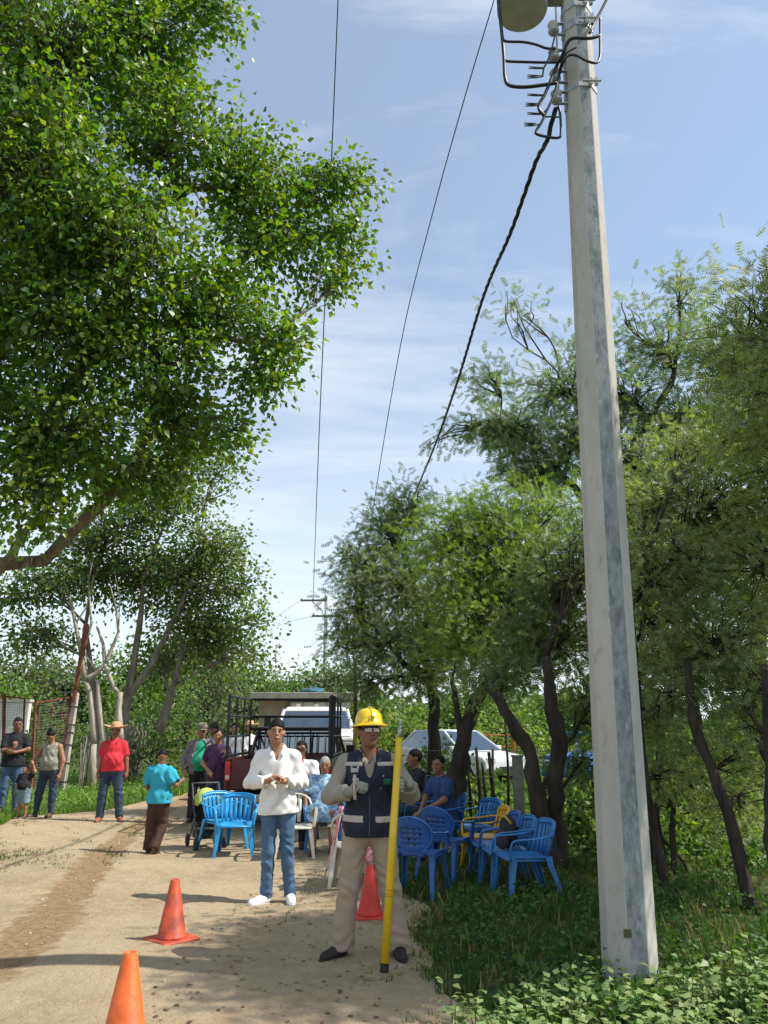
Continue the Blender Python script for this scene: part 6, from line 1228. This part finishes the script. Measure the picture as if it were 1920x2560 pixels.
# worker
wx, wy = -.115, 6.42
M_GLOVE = mat('work_glove', (.33, .33, .27), .8, .2, 12, .5, 60, col2=(.20, .21, .18)); M_GREYR = mat('reflective_grey', (.48, .42, .37), .6, .1); M_HELM = mat('helmet_yellow', (.80, .52, .015), .28, .05, 4, spec=.5, coat=.3)
wk, J, hp, Rh, T = person('worker in yellow hard hat, dark vest and beige trousers holding an upright yellow rod', (wx, wy, gz(wx, wy)), R(2), 1.70, M_SKIND,
    joints=dict(pelvis=(.0, 0, .95), neck=(.0, .0, 1.48), head=(-.005, -.03, 1.645), sL=(-.185, .01, 1.40), sR=(.185, .01, 1.40), eL=(-.305, -.01, 1.16), eR=(.335, .02, 1.16), wL=(-.15, -.20, 1.20), wR=(.305, -.195, 1.25),
                hL=(-.095, 0, .91), hR=(.10, 0, .91), kL=(-.155, -.02, .50), kR=(.165, -.02, .50), aL=(-.205, .03, .085), aR=(.225, .03, .085), tL=(-.32, -.09, .03), tR=(.25, -.13, .03)),
    head=(14, -4, 0), girth=1.02, fat=.005, top=(M_KHAKI, 'long', -.02, .006, .024), bottom=(M_BEIGE, 'trousers', .020), shoes=(M_BLKS, 'boot'), res=.008, cres=.009,
    hands=dict(L=dict(d=(.55, -.25, .62), n=(.6, -.5, -.1), side=-1, curl=.95, glove=M_GLOVE), R=dict(d=(-.95, -.28, .05), n=(-.2, -1, 0), side=-1, curl=1.0, glove=M_GLOVE)), hair='short', extra=dict(neck=.10, collar=M_KHAKI, hemr=.078), sh=1.04)
P0, N0, up, side, fw, Rt, s = T['P'], T['N'], T['up'], T['side'], T['fw'], T['Rt'], T['s']; TL = np.linalg.norm(N0-P0); e = .046
vest_prims = [E_(P0+up*TL*.66, np.array([.166*s+e, .108*s+e, .19*s+e]), Rt), E_(P0+up*TL*.30, np.array([.140*s+e, .108*s+e, .17*s+e]), Rt), E_(P0, np.array([.155*s+e, .112*s+e, .115*s+e]), Rt), C_(P0+up*.02, P0-up*.10, .200, .205, sc=(1, 1.32, 1)), C_(J['sL']*.88+J['sR']*.12, J['sR']*.88+J['sL']*.12, .055*s+e*.8),
    C_(N0-fw*.10+up*.06, N0-fw*.17-up*.26, .075, .004, neg=True, k=.008), C_(N0-up*.02, N0+up*.1, .085, neg=True, k=.01)]+[C_(J['s'+q]+up*.10+side*d_*.035, J['s'+q]-up*.13+side*d_*.055, .055, .058, neg=True, k=.01) for q, d_ in (('L', -1), ('R', 1))]
vest = part_mesh('vest', vest_prims, M_NAVY, wk, .009, k=.03, cuts=[(P0-up*.085, -up)], wr=.003, wf=40)
# bands and badges on the vest lie on its surface: cut from a slightly larger copy of the same shape
def band(name, m, cuts, ee=.0035):
    pz = [dict(p) for p in vest_prims]
    for p in pz:
        if not p['neg']:
            if p['t'] == 'e': p['r'] = p['r']+ee
            else: p['ra'] += ee; p['rb'] += ee
    return part_mesh(name, pz, m, vest, .0075, k=.03, cuts=cuts, wr=.003, wf=40)
def slab(z0, z1, x0, x1): return [(P0+up*z0, -up), (P0+up*z1, up), (P0+side*x0, -side), (P0+side*x1, side), (P0-fw*.02, fw)]
band('reflective_strip', M_GREYR, slab(.022, .072, -.24, -.045)); band('reflective_strip', M_GREYR, slab(.018, .066, .045, .24))
band('shoulder_strip', M_GREYR, slab(.425, .458, -.21, -.055)); band('shoulder_strip', M_GREYR, slab(.425, .458, .06, .21))
band('name_patch', mat('patch_pink', (.62, .42, .46), .8), slab(.318, .340, -.135, -.080), .005)
band('green_patch', mat('patch_green', (.01, .16, .07), .8), slab(.288, .335, .105, .165), .005)
band('small_tag', mat('patch_pale', (.55, .57, .58), .8), slab(.345, .362, .098, .112), .005); band('small_tag', MATS['patch_pale'], slab(.26, .27, .075, .092), .005)
k = MB(); zc_ = [P0-fw*(.172-.0*i)+up*(-.08+.06*i) for i in range(6)]; k.tube(zc_, .004, 5); k.build('zip', M_IRON, vest, True)
hel = MB(); prof = [(.143, -.006), (.141, .004), (.117, .012), (.109, .020), (.108, .058), (.098, .092), (.077, .120), (.043, .137), (.004, .142)]
hel.lathe([(r*s, z*s) for r, z in prof], 36, (0, 0, 0), None, 1, 1.12, cap=False); v = hel.v[-1]; v[:, 1] -= .028*np.clip((.03-v[:, 2])/.03, 0, 1)*(v[:, 1] < 0); hel.v[-1] = v@Rh.T+hp(0, .004, .045); helmet = hel.build('hard_hat', M_HELM, wk, True, solid=.004)
k = MB(); k.tube([(Rh@np.array([0, y_*s, z_*s]))+hp(0, .004, .045) for y_, z_ in ((-.125, .03), (-.118, .075), (-.09, .118), (-.05, .143), (0, .150), (.05, .143), (.09, .118), (.118, .07))], .010, 8, flat=.6); k.build('crown_ridge', M_HELM, helmet, True)
def text(body, size, m, parent, loc, rot, ext=.0015, name='lettering'):
    cu = bpy.data.curves.new('t', 'FONT'); cu.body = body; cu.size = size; cu.extrude = ext; cu.align_x = 'CENTER'; cu.align_y = 'CENTER'; cu.space_character = 1.05; cu.resolution_u = 2
    to = bpy.data.objects.new('t', cu); COL.objects.link(to); dg = bpy.context.evaluated_depsgraph_get(); me = bpy.data.meshes.new_from_object(to.evaluated_get(dg)); bpy.data.objects.remove(to)
    o_ = bpy.data.objects.new(name, me); me.materials.clear(); me.materials.append(m); COL.objects.link(o_); o_.parent = parent; o_.matrix_local = Matrix.Translation(Vector(loc)) @ rot; return o_
Rh4 = Matrix([list(Rh[i])+[0] for i in range(3)]+[[0, 0, 0, 1]])
text('CFE', .036*s, mat('logo_green', (.01, .10, .05), .6), helmet, hp(-.012, -.1235, .097), Rh4 @ Matrix.Rotation(R(90-8), 4, 'X'), .003)
# safety glasses
k = MB()
for sg in (-1, 1):
    k.hexa([hp(sg*.031+dx_, -.105-.004*(abs(sg*.031+dx_) < .03)+ty+ (.012 if abs(sg*.031+dx_) > .05 else 0), .012+dz_) for ty in (0, .005) for dx_, dz_ in ((-.025, -.016), (.025, -.016), (.027, .017), (-.027, .017))])
k.build('goggle_lenses', mat('mirror_lens', (.26, .21, .15), .12, .03, metal=.85), wk)
k = MB(); k.tube([hp(-.078, -.0, .016), hp(-.07, -.08, .022), hp(-.03, -.113, .030), hp(.03, -.113, .030), hp(.07, -.08, .022), hp(.078, -.0, .016)], .0045, 6); k.build('goggle_frame', M_BLKS, wk, True)
# yellow rod
b_ = A(.0, 6.02, gz(0, 6.0)-.012); r0 = P(991, 1953, 6.14); tdir_ = (r0-b_)/np.linalg.norm(r0-b_); Lr = 1.70
root = empty('insulating_rod', tuple(b_), 0, 'thick yellow insulating rod with black foot and grey metal tip, held upright by the worker', 'rod')
k = MB(); k.tube([tdir_*.07, tdir_*.9, tdir_*(Lr-.12)], [.0295, .0285, .026], 20); k.build('rod_tube', mat('rod_yellow', (.74, .50, .012), .35, .08, 6, spec=.5), root, True)
k = MB(); k.tube([tdir_*0, tdir_*.075], .030, 16); k.build('rubber_foot', M_BLKS, root)
k = MB(); k.tube([tdir_*(Lr-.12), tdir_*(Lr-.03)], [.019, .015], 12); k.tube([tdir_*(Lr-.03), tdir_*(Lr+.0)+A(.0, 0, .0)], .01, 8); k.tube([tdir_*(Lr-.0)+A(-.03, 0, .012), tdir_*(Lr-.0)+A(.03, 0, .004)], .006, 6); k.build('metal_tip', M_ZINC, root, True)
for q in (.40, .415, .44): k = MB(); k.tube([tdir_*(q+.09), tdir_*(q+.094)], .0302, 20); k.build('red_mark', mat('red_print', (.55, .08, .03), .6), root)
# clamp in the other hand
wl = np.array(wk.matrix_world.translation); cc = A(wx, wy, gz(wx, wy))+J['wL']+A(.045, -.06, .06)
root = empty('ground_clamp', tuple(cc), 0, 'pale metal clamp tool gripped in the worker\'s left-of-picture glove', 'tool')
k = MB(); k.tube([(0, 0, -.11), (-.005, 0, .07)], .013, 10); k.build('handle', M_GREYR, root, True); k = MB(); k.box((-.005, 0, .10), (.055, .03, .03)); k.box((-.028, 0, .125), (.014, .03, .04)); k.box((.02, 0, .13), (.014, .03, .05)); k.build('jaw', M_ZINC, root, bevel=.003)
k = MB(); k.tube(smooth_path([(0, 0, -.11), (.03, -.01, -.16), (.05, .01, -.12), (.02, 0, -.08)], 4), .006, 6); k.build('cord', M_BROW, root, True)
# red polo and straw hat
p = G(264, 2055)
r_, J, hp, Rh, T = person('man in red polo shirt and wide straw hat standing alone on the road', (p[0], p[1]+.12, gz(p[0], p[1])), R(8), 1.66, M_SKINM, joints=dict(kL=(-.14, -.02, .5), kR=(.15, -.01, .5), aL=(-.165, .02, .085), aR=(.19, .04, .085), tL=(-.18, -.15, .03), tR=(.27, -.12, .03), hL=(-.10, 0, .91), hR=(.10, 0, .91), wL=(-.255, -.06, .875), wR=(.27, .02, .90)),
    head=(5, 8, 0), girth=1.1, fat=.055, top=(M_RED, 'short', -.045, .004, .016), bottom=(M_DENIMD, 'trousers', .016), shoes=(M_TANS, 'low'), hands=dict(L=dict(d=(0, -.1, -1), n=(.8, .3, 0), side=-1, curl=.9), R=dict(d=(0, .0, -1), n=(-.8, .3, 0), side=1, curl=.6)), extra=dict(collar=M_RED, moustache=1, hemr=.055), sh=1.05)
hat(r_, hp(0, .01, .055), Rh@rotm(0, R(-6), 0), 'straw', M_STRAWR, 1.05)
# boy in turquoise seen from behind
p = G(386, 2130)
r_, J, hp, Rh, T = person('boy in a loose turquoise T-shirt and brown trousers walking away', (p[0], p[1]+.05, gz(p[0], p[1])), R(172), 1.33, M_SKIND, joints=dict(eL=(-.30, .0, 1.16), eR=(.27, -.04, 1.13), wL=(-.33, -.16, 1.22), wR=(.24, -.20, 1.08), kL=(-.08, -.06, .5), kR=(.12, .0, .5), aL=(-.03, .14, .12), aR=(.16, -.05, .085), tL=(-.04, -.05, .06), tR=(.18, -.22, .03)),
    head=(4, 10, 0), girth=1.08, fat=0, top=(M_TURQ, 'short', -.10, .008, .035), bottom=(M_BRWN, 'trousers', .02), shoes=(M_BRS, 'low'), hair='top', hands=dict(L=dict(n=(1, 0, 0), curl=.5), R=dict(n=(-1, 0, 0), curl=.5)), face=False, extra=dict(hemr=.06))
# green shirt and cap
p = G(487, 2056)
r_, J, hp, Rh, T = person('stout man in green T-shirt under an open plaid shirt, wearing a khaki cap', (p[0], p[1]+.15, gz(p[0], p[1])), R(10), 1.66, M_SKINM, joints=dict(eL=(-.29, .02, 1.15), wL=(-.27, -.10, .93), eR=(.28, .04, 1.14), wR=(.22, -.02, .92)), head=(8, 3, 0), girth=1.12, fat=.085,
    top=(M_GRN, 'short', -.035, .003, .014), bottom=(M_BLK, 'trousers', .014), shoes=(M_BRS, 'low'), hands=dict(L=dict(n=(.6, .6, 0), side=-1, curl=.7), R=dict(n=(-.8, .3, 0), curl=.8)), extra=dict(hemr=.06))
hat(r_, hp(0, .005, .06), Rh, 'cap', M_CAPM, 1.0)
P0, N0, up, side, fw, s = T['P'], T['N'], T['up'], T['side'], T['fw'], T['s']; e = .034; TL = np.linalg.norm(N0-P0); g_ = 1.12*s
ov = [E_(P0+up*TL*.66, np.array([.158*g_+e, .108*g_+e+.02, .19*s+e]), T['Rt']), E_(P0+up*TL*.30-fw*.03, np.array([.135*g_+e+.045, .102*g_+e+.08, .18*s+e]), T['Rt']), E_(P0, np.array([.155*g_+e+.03, .112*g_+e+.03, .15*s+e]), T['Rt']), C_(J['sL']*.85+J['sR']*.15, J['sR']*.85+J['sL']*.15, .055*g_+e)]
for q in 'LR': ov += [C_(J['s'+q], J['e'+q], .056*g_+.022, .044*g_+.022), C_(J['e'+q], J['w'+q], .043*g_+.02, .034*g_+.018, cut=-.03)]
ov += [E_(P0+up*.18-fw*.26, np.array([.125, .26, .44]), T['Rt'], neg=True, k=.01), C_(N0-up*.02, N0+up*.1, .085, neg=True, k=.01)]
part_mesh('overshirt', ov, M_PLAID, r_, .013, k=.03, cuts=[(P0-up*.09, -up)], wr=.004, wf=40)
# behind him
r_, J, hp, Rh, T = person('man in dark cap mostly hidden behind the green-shirted man', (-3.42, 16.3, gz(-3.4, 16.3)), R(-20), 1.64, M_SKINM, girth=1.05, fat=.03, top=(mat('lilac_shirt', (.36, .28, .32), .85), 'long', -.05, .004, .018), bottom=(M_DENIMD, 'trousers', .012), shoes=(M_BRS, 'low'), extra=dict(hemr=.06))
hat(r_, hp(0, .005, .06), Rh, 'cap', mat('cap_dark', (.06, .05, .045), .85), 1.0)
# woman by the truck
r_, J, hp, Rh, T = person('woman in a dark purple printed top leaning on the back of the red pickup', (-2.93, 14.4, gz(-2.8, 13.1)), R(-8), 1.60, M_SKIN, joints=dict(eL=(-.28, -.02, 1.14), wL=(-.10, -.19, 1.02), eR=(.27, -.02, 1.16), wR=(.24, -.16, 1.28)), sex='f', girth=1.08, fat=.045, top=(M_PURP, 'short', -.10, .004, .018), bottom=(M_DENIMD, 'trousers', .012), shoes=(M_BRS, 'low'), hair='bun', head=(10, 0, 0), hands=dict(L=dict(n=(0, .8, -.5), curl=.5), R=dict(d=(-.3, -.2, .9), n=(-.6, .3, 0), curl=.6)))
# two men behind the pickup
r_, J, hp, Rh, T = person('man in white shirt behind the left side of the pickup cage', (-3.20, 17.4, gz(-3, 17)), R(5), 1.66, M_SKIN, girth=1.0, fat=.02, top=(M_WSHIRT, 'short', -.05, .004, .018), bottom=(M_DENIM, 'trousers', .012), shoes=(M_BRS, 'low'))
r_, J, hp, Rh, T = person('man in pale straw hat standing beyond the pickup cab', (-3.15, 19.0, gz(-3, 19)), R(20), 1.72, M_SKINM, girth=1.0, fat=.02, top=(M_WSHIRT, 'long', -.05, .004, .018), bottom=(M_DENIMD, 'trousers', .012), shoes=(M_BRS, 'low'))
hat(r_, hp(0, .01, .055), Rh, 'straw', M_STRAW, 1.05)
# left group
p = G(104, 2047)
r_, J, hp, Rh, T = person('woman in olive sleeveless top and dark jeans looking down, hair in a bun', (p[0], p[1]+.1, gz(p[0], p[1])), R(-10), 1.56, M_SKIN, joints=dict(pelvis=(.03, 0, .95), neck=(.03, -.04, 1.475), head=(.02, -.10, 1.62), sL=(-.165, -.02, 1.41), sR=(.20, -.02, 1.41), eL=(-.33, -.03, 1.16), wL=(-.43, -.08, .94), eR=(.30, .0, 1.13), wR=(.29, -.05, .875), hL=(-.08, 0, .91), hR=(.13, 0, .91), kL=(-.14, -.04, .5), aL=(-.20, .0, .085), tL=(-.25, -.15, .03), kR=(.14, 0, .5), aR=(.12, .03, .085), tR=(.14, -.15, .03)),
    head=(8, 38, 0), sex='f', girth=1.14, fat=.045, top=(M_CAMO, 'none', -.005, .004, .014), bottom=(M_DENIMD, 'trousers', .012), shoes=(M_BRS, 'sandal'), hair='bun', hands=dict(L=dict(n=(.5, -.5, 0), curl=.5), R=dict(n=(-.8, .2, 0), curl=.5)), extra=dict(neck=.06))
p = G(48, 2052)
r_, J, hp, Rh, T = person('toddler in a dark shirt and denim shorts raising an arm beside the woman', (p[0], p[1]+.05, gz(p[0], p[1])), R(-5), .93, M_SKIN, joints=dict(head=(0, -.03, 1.60), neck=(0, 0, 1.42), sL=(-.18, 0, 1.36), sR=(.18, 0, 1.36), eL=(-.25, -.03, 1.10), wL=(-.24, -.10, .86), eR=(.34, -.04, 1.52), wR=(.26, -.06, 1.76)), head=(-6, -6, 0), girth=1.18, fat=.03, top=(M_BLK, 'short', -.02, .003, .014), bottom=(mat('light_denim', (.20, .27, .32), .85, .2), 'shorts', .02), shoes=(M_BRS, 'low'), hair='short', res=.0105, cres=.012, group='people gathered along the road')
for ch in r_.children:
    pass
p = G(2, 2040)
r_, J, hp, Rh, T = person('man in black T-shirt at the left edge with a hand at his chin', (p[0]-.02, p[1]+.3, gz(p[0], p[1])), R(20), 1.76, M_SKIND, joints=dict(eL=(-.20, -.10, 1.15), wL=(.0, -.20, 1.20), eR=(.24, -.07, 1.17), wR=(.02, -.21, 1.12), ), head=(12, 8, 0), girth=1.08, fat=.03, top=(M_BLK, 'short', -.10, .004, .020), bottom=(M_DENIM, 'trousers', .014), shoes=(M_BRS, 'low'), hands=dict(L=dict(d=(.15, -.1, 1), n=(-.3, .8, .3), curl=.9), R=dict(d=(-1, 0, .1), n=(0, .8, 0), curl=.4)))
r_, J, hp, Rh, T = person('person outside the left edge of whom only a white trainer shows', (-6.62, 12.95, gz(-6.6, 12.95)), R(25), 1.70, M_SKINM, joints=dict(aR=(.22, -.10, .085), kR=(.16, -.08, .5), tR=(.36, -.20, .03)), top=(M_BLUEP, 'short', -.05, .004, .018), bottom=(M_DENIM, 'trousers', .012), shoes=(M_WHITES, 'white'))
# seated people: hips on the chair, thighs forward, shins down
def seated(lean=0, dx=0, arms=None, kx=.11, zoff=0):
    z = .50+zoff; j = dict(pelvis=(0, .06, z), neck=(dx, .06+lean, z+.53), head=(dx, .03+lean, z+.70), sL=(-.185+dx, .06+lean, z+.47), sR=(.185+dx, .06+lean, z+.47), hL=(-.09, .04, z-.03), hR=(.09, .04, z-.03), kL=(-kx, -.38, z+.03), kR=(kx, -.38, z+.03), aL=(-kx, -.38, .085), aR=(kx, -.36, .085), tL=(-kx-.03, -.54, .03), tR=(kx+.03, -.52, .03),
             eL=(-.25, .0+lean, z+.22), eR=(.25, .0+lean, z+.22), wL=(-.14, -.22, z+.12), wR=(.14, -.22, z+.12)); j.update(arms or {}); return j
r_, J, hp, Rh, T = person('seated woman in white blouse and dark glasses holding up a red phone', (-1.22, 12.0, gz(-1.2, 12)), R(-4), 1.70, M_SKIND, joints=seated(0, 0, dict(eR=(.26, -.08, .80), wR=(.10, -.22, 1.02), eL=(-.24, -.04, .76), wL=(-.02, -.24, .98)), zoff=.13), sex='f', girth=1.1, fat=.04, top=(mat('white_blouse', (.70, .68, .70), .85, .06, 5, .2), 'short', -.08, .005, .020), bottom=(M_BLK, 'trousers', .012), shoes=(M_BRS, 'low'), hair='bob', head=(0, 0, 0), hands=dict(L=dict(d=(.3, -.2, .9), n=(.5, -.3, 0), curl=.6), R=dict(d=(-.3, -.2, .9), n=(-.5, -.3, 0), curl=.6)))
k = MB(); k.tube([hp(-.07, -.06, .012), hp(-.03, -.098, .012), hp(.03, -.098, .012), hp(.07, -.06, .012)], [.006, .017, .017, .006], 8, flat=.4); k.build('sunglasses', M_BLKS, r_, True)
chair('blue chair under the woman holding the red phone', -1.22, 12.08, R(-4), M_BLUE, 0)
root = empty('phone', (-1.19, 11.70, 1.15), R(5), 'red phone held up by the seated woman in white', 'phone'); k = MB(); k.box((0, 0, 0), (.078, .012, .155)); k.build('phone_case', mat('red_case', (.7, .02, .03), .4, .05), root, bevel=.006); k = MB(); k.box((-.018, -.0075, .05), (.02, .003, .03)); k.build('phone_camera', M_BLKS, root)
r_, J, hp, Rh, T = person('seated elderly woman with grey hair in a blue patterned dress', (-.82, 11.35, gz(-.8, 11.35)), R(2), 1.52, M_SKINM, joints=seated(0, 0, dict(eL=(-.29, .0, .80), wL=(-.28, -.14, .60), eR=(.27, -.04, .76), wR=(.14, -.22, .64)), kx=.13, zoff=.06), sex='f', girth=1.12, fat=.05, top=(M_DRESS, 'short', -.3, .005, .024), shoes=(M_BRS, 'sandal'), hair='short', hairm=M_HAIRG, head=(0, 6, 0), extra=dict(dress=1, topname='dress'))
r_, J, hp, Rh, T = person('seated man in a blue polo shirt leaning forward and smiling towards the road', (.80, 10.95, gz(.8, 10.95)), R(-62), 1.66, M_SKIND, joints=seated(-.12, 0, dict(eL=(-.24, -.16, .74), wL=(-.07, -.34, .60), eR=(.24, -.16, .74), wR=(.06, -.36, .60)), zoff=-.02), girth=1.05, fat=.03, top=(M_BLUEP, 'short', -.08, .005, .018), bottom=(M_DENIMD, 'trousers', .014), shoes=(M_BRS, 'low'), head=(28, 4, 0), extra=dict(teeth=1), hands=dict(L=dict(d=(.6, -.5, -.3), n=(.3, 0, -.8), curl=.6), R=dict(d=(-.6, -.5, -.3), n=(-.3, 0, -.8), curl=.6)))
r_, J, hp, Rh, T = person('seated man in a black shirt turned away to the left behind the worker', (.46, 11.7, gz(.45, 11.7)), R(-75), 1.70, M_SKIND, joints=seated(-.06, 0, dict(eL=(-.25, -.10, .76), wL=(-.09, -.32, .62), eR=(.25, -.10, .76), wR=(.09, -.32, .62)), zoff=0), girth=1.05, fat=.02, top=(M_BLK, 'short', -.08, .005, .018), bottom=(M_DENIMD, 'trousers', .014), shoes=(M_BRS, 'low'), head=(-6, 2, 0))
root = empty('phone', (.35, 10.88, .84), R(-40), 'pale blue phone held by the man in the blue polo', 'phone'); k = MB(); k.box((0, 0, 0), (.15, .075, .010), rx=R(20)); k.build('phone_case', mat('pale_blue_case', (.25, .6, .68), .4, .05), root, bevel=.004)
